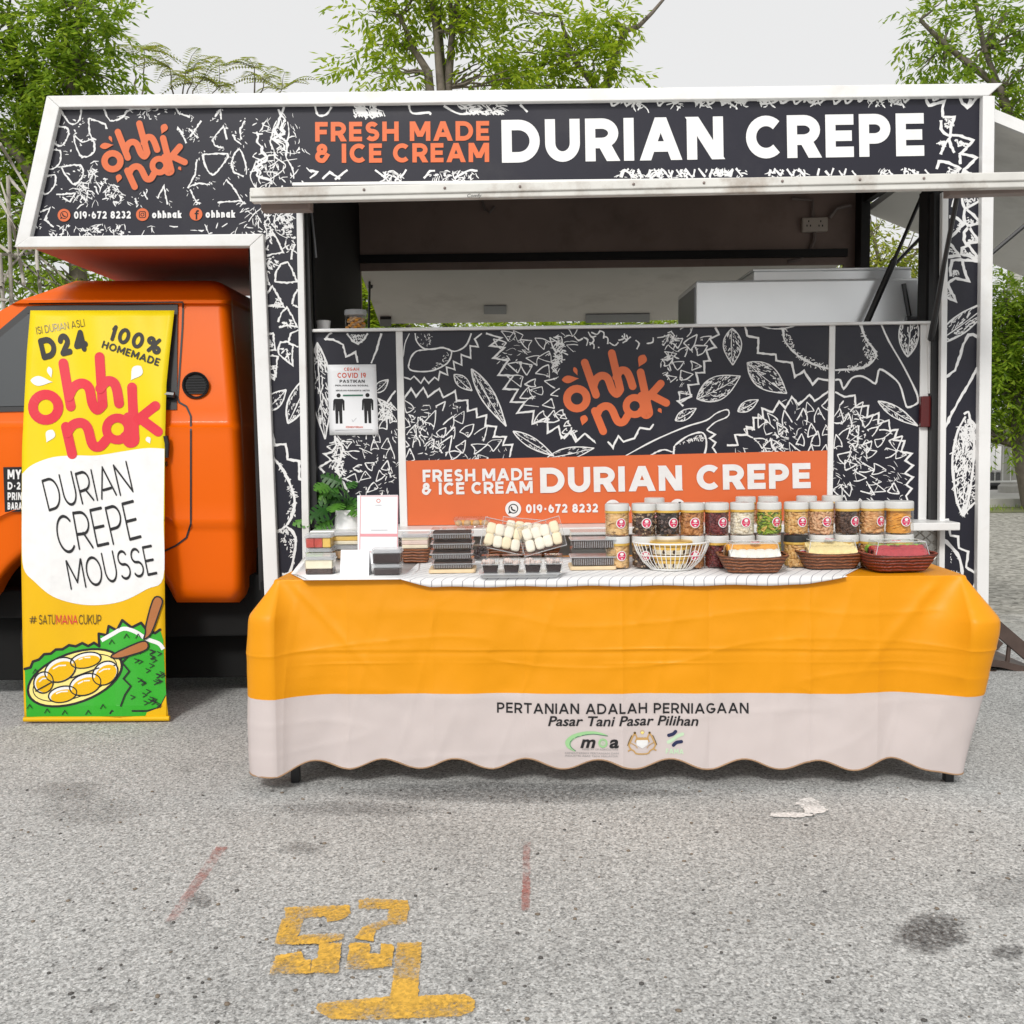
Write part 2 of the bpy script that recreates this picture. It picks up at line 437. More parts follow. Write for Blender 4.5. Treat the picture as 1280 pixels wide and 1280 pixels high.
def text(art, s, x, y, h, fit=None, wt=0.2, ang=0.0, mi=0, cap='sq', xs=1.0, track=0.16, slant=0.0, jit=0.0, space=0.45, rot=0.0, nosub=False):
    """letters with baseline-left at (x, y) in drawing coordinates (y downwards), cap height h"""
    w = wt; adv = []; X = 0.0
    for ch in s:
        if ch == ' ': adv.append(X); X += space * xs; continue
        gw = GL[ch][0]*xs
        gw = max(gw, 0.0) + w if ch == 'I' else gw
        adv.append(X); X += max(gw, w) + track*xs
    X -= track*xs
    kx = (fit/h/X) if fit else 1.0
    ca, sa = cos(radians(ang)), sin(radians(ang))
    for ch, ax in zip(s, adv):
        if ch == ' ': continue
        gw, st = GL[ch]; gw = max(gw*xs, w)
        if ch == 'I': gw = w
        jr = radians(art.rng.uniform(-1, 1)*jit*8 + rot); jy = art.rng.uniform(-1, 1)*jit*0.06
        low = ch in 'ohnak'
        def tf(u, v):
            c0 = (gw/2, .5); du, dv = u-c0[0], v-c0[1]
            u, v = c0[0]+du*cos(jr)-dv*sin(jr), c0[1]+du*sin(jr)+dv*cos(jr)+jy
            uu = (ax+u+slant*v)*kx*h; vv = -v*h
            return (x+uu*ca-vv*sa, y+uu*sa+vv*ca)
        def sk(p):
            u = w/2+p[0]*(gw-w); v = w/2+p[1]*(1-w)
            return (u, v)
        for q in st:
            hh = art.layer()
            if q[0] in 'sb':
                a, b = sk(q[1]), sk(q[2]); d = hypot(b[0]-a[0], b[1]-a[1]) or 1; ux, uy = (b[0]-a[0])/d, (b[1]-a[1])/d
                if ch == 'I' or d < 1e-6 : ux, uy = 0, 1
                e = w/2 if q[0] == 's' and cap == 'sq' else 0
                P = [(a[0]-ux*e, a[1]-uy*e), (b[0]+ux*e, b[1]+uy*e)]
            elif q[0] == 'd':
                a, b = sk(q[1]), sk(q[2])
                if cap == 'sq':
                    # slanted bar cut level at both ends
                    if a[1] > b[1]: a, b = b, a
                    ya, yb = a[1], b[1]
                    sl = (b[0]-a[0])/(yb-ya) if yb != ya else 0
                    ya2 = ya-w/2 if q[1][1] in (0, 1) or q[2][1] in (0, 1) else ya
                    if min(q[1][1], q[2][1]) == 0: ya2 = 0.0
                    else: ya2 = ya-w*0.25
                    yb2 = 1.0 if max(q[1][1], q[2][1]) == 1 else yb+w*0.25
                    hw = w/2*sqrt(1+sl*sl)
                    xa = a[0]; xb = b[0]
                    n = 4
                    Lq = []; 
                    for i in range(n+1):
                        t = i/n; yy = ya2+(yb2-ya2)*t; xx = xa+(xb-xa)*t
                        Lq.append((xx, yy))
                    hw = min(hw, w*0.85)
                    for i in range(n):
                        (x0, y0), (x1, y1) = Lq[i], Lq[i+1]
                        art.face([tf(x0-hw, y0), tf(x0+hw, y0), tf(x1+hw, y1), tf(x1-hw, y1)], mi, hh)
                    continue
                P = [a, b]
            else:
                P = [sk(p) for p in q[1]]
                if ch in 'Uhn' and P[-1][1] < 0.02 or ch == 'U':
                    P = [(u, min(1.0, max(0.0, v))) for u, v in P]
                    if ch == 'U': P[0] = (P[0][0], 1.0); P[-1] = (P[-1][0], 1.0)
                    else: P[-1] = (P[-1][0], 0.0)
            # thicken in letter space, then transform
            art_line(art, P, w, tf, mi, hh, closed=(q[0] == 'o'), cap=('round' if cap == 'round' else None))
    return X*h*kx

def art_line(art, P, w, tf, mi, h, closed=False, cap=None):
    n = len(P)
    if n == 2 and not closed:
        P = [(P[0][0]+(P[1][0]-P[0][0])*i/4, P[0][1]+(P[1][1]-P[0][1])*i/4) for i in range(5)]; n = 5
    L, R = [], []
    for i in range(n):
        if closed: a = P[i-1] if i > 0 else P[n-2]; b = P[i+1] if i < n-1 else P[1]
        else: a = P[max(0, i-1)]; b = P[min(n-1, i+1)]
        d0 = (P[i][0]-a[0], P[i][1]-a[1]); d1 = (b[0]-P[i][0], b[1]-P[i][1]); l0 = hypot(*d0); l1 = hypot(*d1)
        if l0 < 1e-9: d0, l0 = d1, l1
        if l1 < 1e-9: d1, l1 = d0, l0
        if l0 < 1e-9: d0 = d1 = (0, 1); l0 = l1 = 1
        n0 = (-d0[1]/l0, d0[0]/l0); n1 = (-d1[1]/l1, d1[0]/l1)
        mx, my = n0[0]+n1[0], n0[1]+n1[1]; ml = hypot(mx, my)
        if ml < 0.2: mx, my, k = n1[0], n1[1], 1.0
        else: mx /= ml; my /= ml; k = 1/max(0.6, mx*n1[0]+my*n1[1])
        L.append((P[i][0]+mx*w/2*k, P[i][1]+my*w/2*k)); R.append((P[i][0]-mx*w/2*k, P[i][1]-my*w/2*k))
    for i in range(n-1):
        art.face([tf(*L[i]), tf(*R[i]), tf(*R[i+1]), tf(*L[i+1])], mi, h+(i % 4)*min(6e-6, art.step*.2))
    if cap == 'round' and not closed:
        for c, o in ((P[0], P[1]), (P[-1], P[-2])):
            a0 = atan2(c[1]-o[1], c[0]-o[0])
            art.face([tf(c[0]+w/2*cos(a0+t*pi/8), c[1]+w/2*sin(a0+t*pi/8)) for t in range(-4, 5)], mi, h)

def fonttext(art, s, x, y, h, fit=None, bold=0.0, shear=0.0, ang=0.0, mi=0, xs=1.0):
    """text set in the program's own built-in face; (x, y) is the baseline left, h the height of its capitals"""
    cu = bpy.data.curves.new('lettering', 'FONT'); cu.body = s; cu.size = 1.0; cu.shear = shear; cu.offset = bold; cu.resolution_u = 3
    ob = bpy.data.objects.new('lettering', cu); COL.objects.link(ob)
    me = bpy.data.meshes.new_from_object(ob)
    V = [(v.co.x, v.co.y) for v in me.vertices]; F = [tuple(p.vertices) for p in me.polygons]
    bpy.data.objects.remove(ob); bpy.data.meshes.remove(me)
    if not V: return
    x0 = min(v[0] for v in V); x1 = max(v[0] for v in V)
    k = h/0.69; kx = (fit/(x1-x0)) if fit else k*xs
    ca, sa = cos(radians(ang)), sin(radians(ang)); hh = art.layer()
    P = []
    for u, v in V:
        uu = (u-x0)*kx; vv = -v*k
        P.append((x+uu*ca-vv*sa, y+uu*sa+vv*ca))
    for f in F: art.face([P[i] for i in f], mi, hh)

# ------------------------------------------------------------------ durian drawing kit (white ink on dark vinyl)
def spike(a, cx, cy, r, ang, w, mi=0, opn=False):
    g = a.rng
    def q(t, rr): return (cx+r*rr*cos(ang+t), cy+r*rr*sin(ang+t))
    tip = q(g.uniform(-.15, .15), g.uniform(1.0, 1.25)); l = q(2.25+g.uniform(-.2, .2), g.uniform(.8, 1.05)); rr = q(-2.25+g.uniform(-.2, .2), g.uniform(.8, 1.05))
    lm = q(1.15, g.uniform(.50, .66)); rm = q(-1.15, g.uniform(.42, .62)); bm = q(pi+g.uniform(-.3, .3), g.uniform(.35, .7))
    tip = q(g.uniform(-.2, .2), g.uniform(1.1, 1.4))
    pts = smoothpts([l, lm, tip], 3)
    a.line(pts, w, mi, rough=.3)
    a.line(smoothpts([tip, rm, rr], 2), w*g.uniform(.7, 1.2), mi, rough=.3)
    if not opn: a.line(smoothpts([rr, bm, l], 4), w*g.uniform(.7, 1.1), mi, rough=.3)
    # shaded corner
    c = g.choice([l, rr, tip])
    m = (cx, cy)
    for k in range(g.randint(1, 4)):
        t = g.uniform(.1, .6); u = g.uniform(-.35, .35)*r
        p = (c[0]+(m[0]-c[0])*t+u*.5, c[1]+(m[1]-c[1])*t+u*.5)
        d = g.uniform(.15, .4)*r; an = g.uniform(0, pi)
        a.line([p, (p[0]+d*cos(an), p[1]+d*sin(an))], w*g.uniform(.4, .9), mi)

def scribble(a, poly, n, ln, w, ang=None, mi=0):
    xs = [p[0] for p in poly]; ys = [p[1] for p in poly]; g = a.rng; c = 0; tries = 0
    while c < n and tries < n*30:
        tries += 1
        p = (g.uniform(min(xs), max(xs)), g.uniform(min(ys), max(ys)))
        if not inside(p, poly): continue
        c += 1
        an = g.uniform(0, pi) if ang is None else ang+g.gauss(0, .45)
        d = ln*g.uniform(.35, 1.2)
        q = (p[0]+d*.5*cos(an)+g.uniform(-.15, .15)*d, p[1]+d*.5*sin(an)+g.uniform(-.15, .15)*d)
        a.line([p, q, (p[0]+d*cos(an), p[1]+d*sin(an))], w*g.uniform(.5, 1.4), mi, rough=.3, taper=.5)

def durian(a, poly, step, cen, w, mi=0, messy=.25, dens=1.0):
    xs = [p[0] for p in poly]; ys = [p[1] for p in poly]; g = a.rng
    y = min(ys); row = 0
    while y < max(ys)+step:
        x = min(xs)+(step/2 if row % 2 else 0)
        while x < max(xs)+step:
            px, py = x+g.uniform(-.22, .22)*step, y+g.uniform(-.22, .22)*step
            if inside((px, py), poly):
                an = atan2(py-cen[1], px-cen[0])+g.uniform(-.35, .35)
                t = g.random()
                if t < messy:
                    b = step*.55
                    scribble(a, [(px-b, py-b), (px+b, py-b), (px+b, py+b), (px-b, py+b)], int(9*dens), step*.45, w*.7, None, mi)
                else: spike(a, px, py, step*.5*g.uniform(.8, 1.1), an, w*g.uniform(.8, 1.15), mi, opn=g.random() < .3)
            x += step
        y += step*.82; row += 1

def leaf(a, p0, p1, wd, w, mi=0, n=60, heavy=False, bow=0.12):
    dx, dy = p1[0]-p0[0], p1[1]-p0[1]; L = hypot(dx, dy); ux, uy = dx/L, dy/L; nx, ny = -uy, ux; g = a.rng
    def at(t, s): return (p0[0]+dx*t+nx*s*wd/2, p0[1]+dy*t+ny*s*wd/2)
    prof = lambda t: sin(pi*min(1, max(0, t))**.85)
    up = [at(i/14, prof(i/14)) for i in range(15)]; lo = [at(i/14, -prof(i/14)) for i in range(15)]
    a.line(up, w, mi, rough=.25); a.line(lo, w, mi, rough=.25)
    rib = [at(i/10, bow*sin(pi*i/10)) for i in range(11)]
    a.line(rib, w*.8, mi, rough=.3, taper=.3)
    for k in range(n):
        t = g.random(); s = g.uniform(-.92, .92)*prof(t)
        if g.random() < .5: s = prof(t)*g.choice((-1, 1))*(1-abs(g.gauss(0, .22)))
        ll = L*g.uniform(.03, .08)*(1.3 if heavy else 1)
        an = atan2(uy, ux)+g.gauss(0, .35)+(0.35 if s > bow else -.35)
        p = at(t, s)
        du, dv = ll*cos(an), ll*sin(an); t2 = t+(du*ux+dv*uy)/L; s2 = s+(du*nx+dv*ny)/(wd/2)
        if not (0.03 < t2 < .97) or abs(s2) > prof(t2)*.97: continue
        a.line([p, (p[0]+ll*cos(an), p[1]+ll*sin(an))], w*g.uniform(.25, .6)*(1.5 if heavy else 1), mi)

LOGO_LINES = [   # template strokes of the shop's lettering (x right, y down)
    ('o', [(75+44*cos(2*pi*i/24), 385+44*sin(2*pi*i/24)) for i in range(25)]),
    ('l', [(110, 225), (160, 368)]), ('s', [(148, 335), (160, 300), (185, 283), (212, 295), (232, 345), (252, 364), (268, 345)]),
    ('l', [(230, 183), (268, 345)]), ('s', [(250, 290), (268, 262), (292, 262), (308, 285), (323, 330)]),
    ('l', [(358, 268), (392, 425)]), ('s', [(392, 425), (396, 450), (380, 458), (362, 440)]),
    ('l', [(155, 440), (192, 530)]), ('s', [(163, 460), (178, 430), (205, 418), (230, 432), (256, 485), (282, 488), (300, 462)]),
    ('o', [(332+38*cos(2*pi*i/24), 418+38*sin(2*pi*i/24)) for i in range(25)]),
    ('l', [(362, 372), (378, 440)]),
    ('l', [(388, 385), (448, 318)]), ('l', [(405, 370), (472, 404)]),
]
LOGO_DROPS = [((350, 245), (376, 190), 20), ((78, 282), (62, 245), 9), ((85, 295), (8, 302), 17), ((98, 505), (112, 458), 17), ((452, 450), (438, 428), 9)]
def logo(a, tf, k, mi=0, w=34, drops=True, dmi=None):
    for kind, pts in LOGO_LINES:
        P = pts if kind in 'ol' else smoothpts(pts, 5)
        if kind == 'o': a.line([tf(*p) for p in P[:-1]], w*k*(.90 if P[0][0] > 300 else 1), mi, closed=True)
        else: a.line([tf(*p) for p in P], w*k, mi, cap='round')
    if drops:
        for p0, p1, wd in LOGO_DROPS: drop(a, tf(*p0), tf(*p1), wd*k, mi if dmi is None else dmi)
def drop(a, p0, p1, wd, mi):
    dx, dy = p1[0]-p0[0], p1[1]-p0[1]; L = hypot(dx, dy); nx, ny = -dy/L, dx/L
    pts = []
    for i in range(17):
        t = i/16; r = wd*sin(pi*t**1.6)**.8 if 0 < t < 1 else 0
        pts.append((t, r))
    up = [(p0[0]+dx*t+nx*r, p0[1]+dy*t+ny*r) for t, r in pts]; lo = [(p0[0]+dx*t-nx*r, p0[1]+dy*t-ny*r) for t, r in pts]
    h = a.layer()
    for i in range(16): a.face([up[i], lo[i], lo[i+1], up[i+1]], mi, h)
def sim(src, dst, k, ang):                 # similarity transform of the lettering template
    c, s = cos(radians(ang))*k, sin(radians(ang))*k
    return lambda x, y: (dst[0]+(x-src[0])*c-(y-src[1])*s, dst[1]+(x-src[0])*s+(y-src[1])*c)
def ring(a, x, y, r, w, mi, n=24):
    a.line([(x+r*cos(2*pi*i/n), y+r*sin(2*pi*i/n)) for i in range(n)], w, mi, closed=True)
def phone_icon(a, x, y, r, bg, fg):
    a.dot(x, y, r, bg); ring(a, x+r*.02, y-r*.03, r*.55, r*.13, fg)
    a.fill([(x-r*.62, y+r*.6), (x-r*.5, y+r*.2), (x-r*.2, y+r*.5)], fg)
    a.line(smoothpts([(x-r*.22, y-r*.22), (x-r*.12, y+r*.08), (x+r*.2, y+r*.22)], 4), r*.2, fg, cap='round')
def camera_icon(a, x, y, r, bg, fg):
    a.dot(x, y, r, bg)
    q = r*.48; rr = r*.2
    P = []
    for cx, cy, s in ((q, q, 0), (-q, q, 90), (-q, -q, 180), (q, -q, 270)):
        P += [(x+cx-(rr if cx > 0 else -rr)+rr*cos(radians(s+t)), y+cy-(rr if cy > 0 else -rr)+rr*sin(radians(s+t))) for t in (0, 30, 60, 90)]
    a.line(P, r*.13, fg, closed=True); ring(a, x, y, r*.24, r*.12, fg); a.dot(x+r*.27, y-r*.27, r*.07, fg, 8)
def f_icon(a, x, y, r, bg, fg):
    a.dot(x, y, r, bg)
    a.line([(x+r*.45, y-r*.5), (x+r*.2, y-r*.5), (x+r*.08, y-r*.3), (x+r*.08, y+r*.85)], r*.28, fg)
    a.line([(x-r*.22, y-r*.08), (x+r*.42, y-r*.08)], r*.22, fg)
# ================================================================== materials of the place
M = {}
M['navy'] = mat('navy_vinyl', (0.011, 0.0105, 0.020), 0.34, 0.08, 3, spec=0.42, dirt=(0.05, 0.048, 0.05), dirt_amt=0.35, dscale=2.5)
M['white_ink'] = mat('white_ink', (0.75, 0.75, 0.745), 0.4, 0.05, 20)
M['coral'] = mat('coral_vinyl', (0.66, 0.135, 0.036), 0.4, 0.04, 4)
M['dark_ink'] = mat('dark_ink', (0.018, 0.018, 0.02), 0.6, 0.05, spec=0.25)
M['white_trim'] = mat('white_painted_aluminium', (0.75, 0.75, 0.74), 0.35, 0.04, 5, dirt=(0.5, 0.46, 0.4), dirt_amt=0.35, dscale=4)
M['awn_trim'] = mat('weathered_aluminium', (0.66, 0.65, 0.61), 0.45, 0.1, 8, dirt=(0.22, 0.14, 0.08), dirt_amt=0.85, dscale=3.2)
M['grey_alu'] = mat('grey_aluminium', (0.26, 0.27, 0.29), 0.4, 0.08, 6, metal=0.4)
M['awn_under'] = mat('dull_panel_lining', (0.82, 0.81, 0.77), 0.6, 0.06, 2, dirt=(0.45, 0.43, 0.39), dirt_amt=0.5, dscale=2.2)
M['brown_rail'] = mat('brown_rail', (0.23, 0.18, 0.16), 0.5, 0.15, 10)
M['cream_in'] = mat('shade_browned_interior', (0.29, 0.205, 0.17), 0.5, 0.2, 2, dirt=(0.13, 0.085, 0.065), dirt_amt=0.5)  # cream wall; the brown of its shade is put into the base colour
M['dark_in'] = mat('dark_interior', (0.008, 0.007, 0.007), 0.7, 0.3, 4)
M['black'] = mat('black_rubber', (0.012, 0.012, 0.013), 0.55, 0.2, 10)
M['black_gloss'] = mat('black_plastic', (0.015, 0.015, 0.016), 0.3, 0.1, 10)
M['orange'] = mat('orange_car_paint', (0.74, 0.118, 0.001), 0.34, 0.03, 1.5, coat=0.08, spec=0.14)
M['orange_dull'] = mat('cab_reflection_orange', (0.42, 0.06, 0.02), 0.45, 0.2, 3)  # orange-red reflected up from the cab, put into the underside's colour
M['glass'] = mat('dark_glass', (0.03, 0.035, 0.038), 0.06, 0.05, 2, spec=0.8)
M['steel'] = mat('brushed_steel', (0.92, 0.94, 0.95), 0.28, 0.04, 3, metal=0.5)
M['chassis_and_shade_skirt'] = mat('chassis_and_shade_black', (0.0025, 0.0025, 0.0025), 0.95, 0.3, 8)
M['tyre'] = mat('tyre_rubber', (0.02, 0.02, 0.02), 0.85, 0.2, 20, bump=0.3)
M['rim'] = mat('wheel_rim', (0.35, 0.35, 0.34), 0.45, 0.1, 10, metal=0.5)
M['red_lamp'] = mat('red_lamp_lens', (0.09, 0.008, 0.008), 0.2, 0.1)
M['ivory'] = mat('ivory_plastic', (0.55, 0.47, 0.40), 0.45, 0.06)
M['rust'] = mat('brown_painted_steel', (0.075, 0.048, 0.038), 0.55, 0.25, 12)
M['paper'] = mat('white_paper', (0.78, 0.79, 0.81), 0.55, 0.02)
M['red_ink'] = mat('red_ink', (0.62, 0.09, 0.045), 0.5, 0.04)
M['green_ink'] = mat('green_ink', (0.03, 0.13, 0.08), 0.5, 0.04)
M['grey_ink'] = mat('grey_ink', (0.35, 0.35, 0.37), 0.5, 0.04)

def checker_mat():
    m, n, l, p = newmat('checker_plate')
    p.inputs['Base Color'].default_value = (0.48, 0.47, 0.44, 1); p.inputs['Metallic'].default_value = 0.6; p.inputs['Roughness'].default_value = 0.4
    return m
M['checker'] = checker_mat()

def ground_mat():
    m, n, l, p = newmat('worn_asphalt')
    tc = n.new('ShaderNodeTexCoord')
    def noise(sc, det=6, ro=0.55):
        q = n.new('ShaderNodeTexNoise'); q.inputs['Scale'].default_value = sc; q.inputs['Detail'].default_value = det; q.inputs['Roughness'].default_value = ro
        l.new(tc.outputs['Object'], q.inputs['Vector']); return q.outputs['Fac']
    def ramp(src, stops):
        r = n.new('ShaderNodeValToRGB'); e = r.color_ramp.elements
        while len(e) < len(stops): e.new(0.5)
        for el, (pos, c) in zip(e, stops): el.position = pos; el.color = (c, c, c, 1) if not isinstance(c, tuple) else c + (1,)
        l.new(src, r.inputs['Fac']); return r.outputs['Color']
    def mix(mode, fac, a, b):
        x = n.new('ShaderNodeMix'); x.data_type = 'RGBA'; x.blend_type = mode
        if isinstance(fac, float): x.inputs[0].default_value = fac
        else: l.new(fac, x.inputs[0])
        for i, v in ((6, a), (7, b)):
            if isinstance(v, tuple): x.inputs[i].default_value = v + (1,)
            else: l.new(v, x.inputs[i])
        return x.outputs[2]
    # stones of two sizes, each its own grey
    vo = n.new('ShaderNodeTexVoronoi'); vo.inputs['Scale'].default_value = 135; l.new(tc.outputs['Object'], vo.inputs['Vector'])
    vo2 = n.new('ShaderNodeTexVoronoi'); vo2.inputs['Scale'].default_value = 210; l.new(tc.outputs['Object'], vo2.inputs['Vector'])
    bw = n.new('ShaderNodeRGBToBW'); l.new(vo.outputs['Color'], bw.inputs[0])
    bw2 = n.new('ShaderNodeRGBToBW'); l.new(vo2.outputs['Color'], bw2.inputs[0])
    s1 = ramp(bw.outputs[0], [(0.15, (0.18, 0.181, 0.176)), (0.5, (0.385, 0.388, 0.378)), (0.85, (0.67, 0.675, 0.66))])
    s2 = ramp(bw2.outputs[0], [(0.2, (0.20, 0.201, 0.195)), (0.8, (0.59, 0.594, 0.58))])
    c = mix('MIX', 0.5, s1, s2)
    # dark pits between stones
    pit = ramp(noise(60, 4, 0.7), [(0.36, 0.42), (0.46, 1.0)])
    c = mix('MULTIPLY', 0.85, c, pit)
    # broad tone changes and worn, oily patches
    c = mix('MULTIPLY', 1.0, c, ramp(noise(0.9, 8, 0.6), [(0.28, 0.86), (0.52, 1.08), (0.75, 1.18)]))
    c = mix('MULTIPLY', 0.7, c, ramp(noise(3.7, 9, 0.7), [(0.28, 0.42), (0.38, 1.0)]))
    # gravel further out on the right of the lot
    sx = n.new('ShaderNodeSeparateXYZ'); l.new(tc.outputs['Object'], sx.inputs[0])
    ad = n.new('ShaderNodeMath'); ad.operation = 'ADD'; l.new(sx.outputs['Y'], ad.inputs[0])
    nn = n.new('ShaderNodeMath'); nn.operation = 'MULTIPLY'; nn.inputs[1].default_value = 1.4; l.new(noise(1.2, 6), nn.inputs[0]); l.new(nn.outputs[0], ad.inputs[1])
    mr = n.new('ShaderNodeMapRange'); mr.inputs[1].default_value = 6.9; mr.inputs[2].default_value = 7.6; l.new(ad.outputs[0], mr.inputs[0])
    gv = n.new('ShaderNodeTexVoronoi'); gv.inputs['Scale'].default_value = 26; l.new(tc.outputs['Object'], gv.inputs['Vector'])
    gb = n.new('ShaderNodeRGBToBW'); l.new(gv.outputs['Color'], gb.inputs[0])
    gr = ramp(gb.outputs[0], [(0.1, (0.2, 0.19, 0.165)), (0.5, (0.36, 0.35, 0.31)), (0.9, (0.5, 0.48, 0.43))])
    gr = mix('MULTIPLY', 0.7, gr, ramp(noise(9, 6), [(0.35, 0.55), (0.55, 1.0)]))
    c = mix('MIX', mr.outputs[0], c, gr)
    l.new(c, p.inputs['Base Color']); p.inputs['Roughness'].default_value = 0.9; p.inputs['Specular IOR Level'].default_value = 0.25
    b = n.new('ShaderNodeBump'); b.inputs['Strength'].default_value = 0.55; b.inputs['Distance'].default_value = 0.006
    hh = n.new('ShaderNodeMath'); hh.operation = 'ADD'; l.new(bw.outputs[0], hh.inputs[0]); l.new(noise(140, 3), hh.inputs[1])
    l.new(hh.outputs[0], b.inputs['Height']); l.new(b.outputs['Normal'], p.inputs['Normal'])
    return m
M['asphalt'] = ground_mat()

def worn_paint(name, col, lo, hi, scale=38, amt=1.0, broad=6.0):
    """paint broken up by the stones under it"""
    m, n, l, p = newmat(name); out = n['Material Output']
    tc = n.new('ShaderNodeTexCoord')
    a = n.new('ShaderNodeTexNoise'); a.inputs['Scale'].default_value = scale; a.inputs['Detail'].default_value = 8; a.inputs['Roughness'].default_value = 0.75
    b = n.new('ShaderNodeTexNoise'); b.inputs['Scale'].default_value = broad; b.inputs['Detail'].default_value = 3
    l.new(tc.outputs['Object'], a.inputs['Vector']); l.new(tc.outputs['Object'], b.inputs['Vector'])
    s = n.new('ShaderNodeMath'); s.operation = 'ADD'; l.new(a.outputs['Fac'], s.inputs[0]); l.new(b.outputs['Fac'], s.inputs[1])
    mr = n.new('ShaderNodeMapRange'); mr.inputs[1].default_value = lo; mr.inputs[2].default_value = hi; mr.inputs[4].default_value = amt; l.new(s.outputs[0], mr.inputs[0])
    vo = n.new('ShaderNodeTexVoronoi'); vo.inputs['Scale'].default_value = 120; l.new(tc.outputs['Object'], vo.inputs['Vector'])
    bw = n.new('ShaderNodeRGBToBW'); l.new(vo.outputs['Color'], bw.inputs[0])
    r = n.new('ShaderNodeValToRGB'); r.color_ramp.elements[0].color = tuple(c*0.7 for c in col)+(1,); r.color_ramp.elements[1].color = tuple(min(1, c*1.15) for c in col)+(1,)
    l.new(bw.outputs[0], r.inputs['Fac']); l.new(r.outputs['Color'], p.inputs['Base Color']); p.inputs['Roughness'].default_value = 0.8
    tr = n.new('ShaderNodeBsdfTransparent'); mx = n.new('ShaderNodeMixShader')
    l.new(mr.outputs[0], mx.inputs[0]); l.new(tr.outputs[0], mx.inputs[1]); l.new(p.outputs[0], mx.inputs[2]); l.new(mx.outputs[0], out.inputs['Surface'])
    return m

# ================================================================== the ground
g = MB(); g.add([(-300, -60, 0), (300, -60, 0), (300, 500, 0), (-300, 500, 0)], [(0, 1, 2, 3)])
tag(g.build('ground', M['asphalt'], origin=(0, 0, 0)), kind='structure')

yel = worn_paint('worn_yellow_paint', (0.74, 0.43, 0.06), 0.78, 1.10, 85)
redp = worn_paint('worn_red_paint', (0.45, 0.13, 0.10), 0.80, 1.25, 45, 0.62)
whp = worn_paint('worn_white_paint', (0.78, 0.77, 0.75), 0.70, 0.98, 60, 0.95)
def oil_mat():
    m, n, l, p = newmat('oil_stain'); out = n['Material Output']
    p.inputs['Base Color'].default_value = (.045,.042,.042,1); p.inputs['Roughness'].default_value = .6
    at = n.new('ShaderNodeAttribute'); at.attribute_name = 'soak'
    tc = n.new('ShaderNodeTexCoord'); a = n.new('ShaderNodeTexNoise'); a.inputs['Scale'].default_value = 60; a.inputs['Detail'].default_value = 8; a.inputs['Roughness'].default_value = .75
    l.new(tc.outputs['Object'], a.inputs['Vector'])
    mr = n.new('ShaderNodeMapRange'); mr.inputs[1].default_value = .36; mr.inputs[2].default_value = .62; l.new(a.outputs['Fac'], mr.inputs[0])
    mu = n.new('ShaderNodeMath'); mu.operation = 'MULTIPLY'; l.new(at.outputs['Fac'], mu.inputs[0]); l.new(mr.outputs[0], mu.inputs[1])
    tr = n.new('ShaderNodeBsdfTransparent'); mx = n.new('ShaderNodeMixShader')
    l.new(mu.outputs[0], mx.inputs[0]); l.new(tr.outputs[0], mx.inputs[1]); l.new(p.outputs[0], mx.inputs[2]); l.new(mx.outputs[0], out.inputs['Surface'])
    return m
oil = oil_mat()
def ground_marks(name, polys, m, z=0.004):
    b = MB()
    for k, poly in enumerate(polys):
        rr_ = random.Random(len(poly)*7+k); D_ = []
        for i_ in range(len(poly)):
            (xa, ya), (xb, yb) = poly[i_], poly[(i_+1) % len(poly)]; n_ = max(1, int(hypot(xb-xa, yb-ya)/2.2))
            D_ += [(xa+(xb-xa)*t_/n_+rr_.gauss(0, .55), ya+(yb-ya)*t_/n_+rr_.gauss(0, .45)) for t_ in range(n_)]
        pts = [G(x, y, z + k*0.0006) for x, y in D_]
        b.add(pts, [tuple(range(len(pts)))])
    return tag(b.build(name, m, fix=False), kind='structure')
def splat(cx, cy, rx, ry, seed, n=40):
    r = random.Random(seed); a = [r.uniform(.72, 1.2) for _ in range(n)]
    a = [(a[i-1]+a[i]*2+a[(i+1) % n])/4 for i in range(n)]
    return [(cx+rx*a[i]*cos(2*pi*i/n), cy+ry*a[i]*sin(2*pi*i/n)) for i in range(n)]
ZN = lambda p: Z(300, 1080, 3.765, p)
ground_marks('bay_number_five', [ZN([(210,203),(515,192),(522,230),(480,262),(410,274),(400,246),(215,258)]), ZN([(200,255),(300,256),(270,345),(262,380),(160,375)]),
    ZN([(262,345),(300,330),(488,326),(486,352),(405,372),(265,378)]), ZN([(372,370),(478,372),(462,512),(330,512),(340,450),(365,440)]), ZN([(170,430),(290,410),(305,450),(335,450),(330,515),(135,518)])], yel)
ground_marks('bay_number_two', [ZN([(560,170),(600,160),(790,172),(795,212),(555,210)]), ZN([(700,210),(792,210),(785,278),(690,290),(640,310),(630,365),(535,350),(575,300),(620,278),(690,262)]),
    ZN([(515,368),(610,372),(615,420),(720,425),(712,480),(580,498),(498,490)]), ZN([(665,372),(725,378),(722,426),(660,424)])], yel)
ground_marks('bay_corner_mark', [ZN([(740,368),(855,366),(838,622),(708,622)]), ZN([(362,655),(500,640),(705,622),(1060,612),(1108,640),(1100,690),(1040,715),(640,732),(430,730),(362,690)])], yel)
ground_marks('red_line_mark', [[(270,1058),(284,1058),(221,1150),(206,1152)], [(654,1052),(663,1052),(662,1138),(652,1138)]], redp)
ground_marks('white_paint_splash', [splat(1010,1004,15,7,21), splat(990,1018.5,30,3,22), splat(1019,1012,15,6,23)], whp)
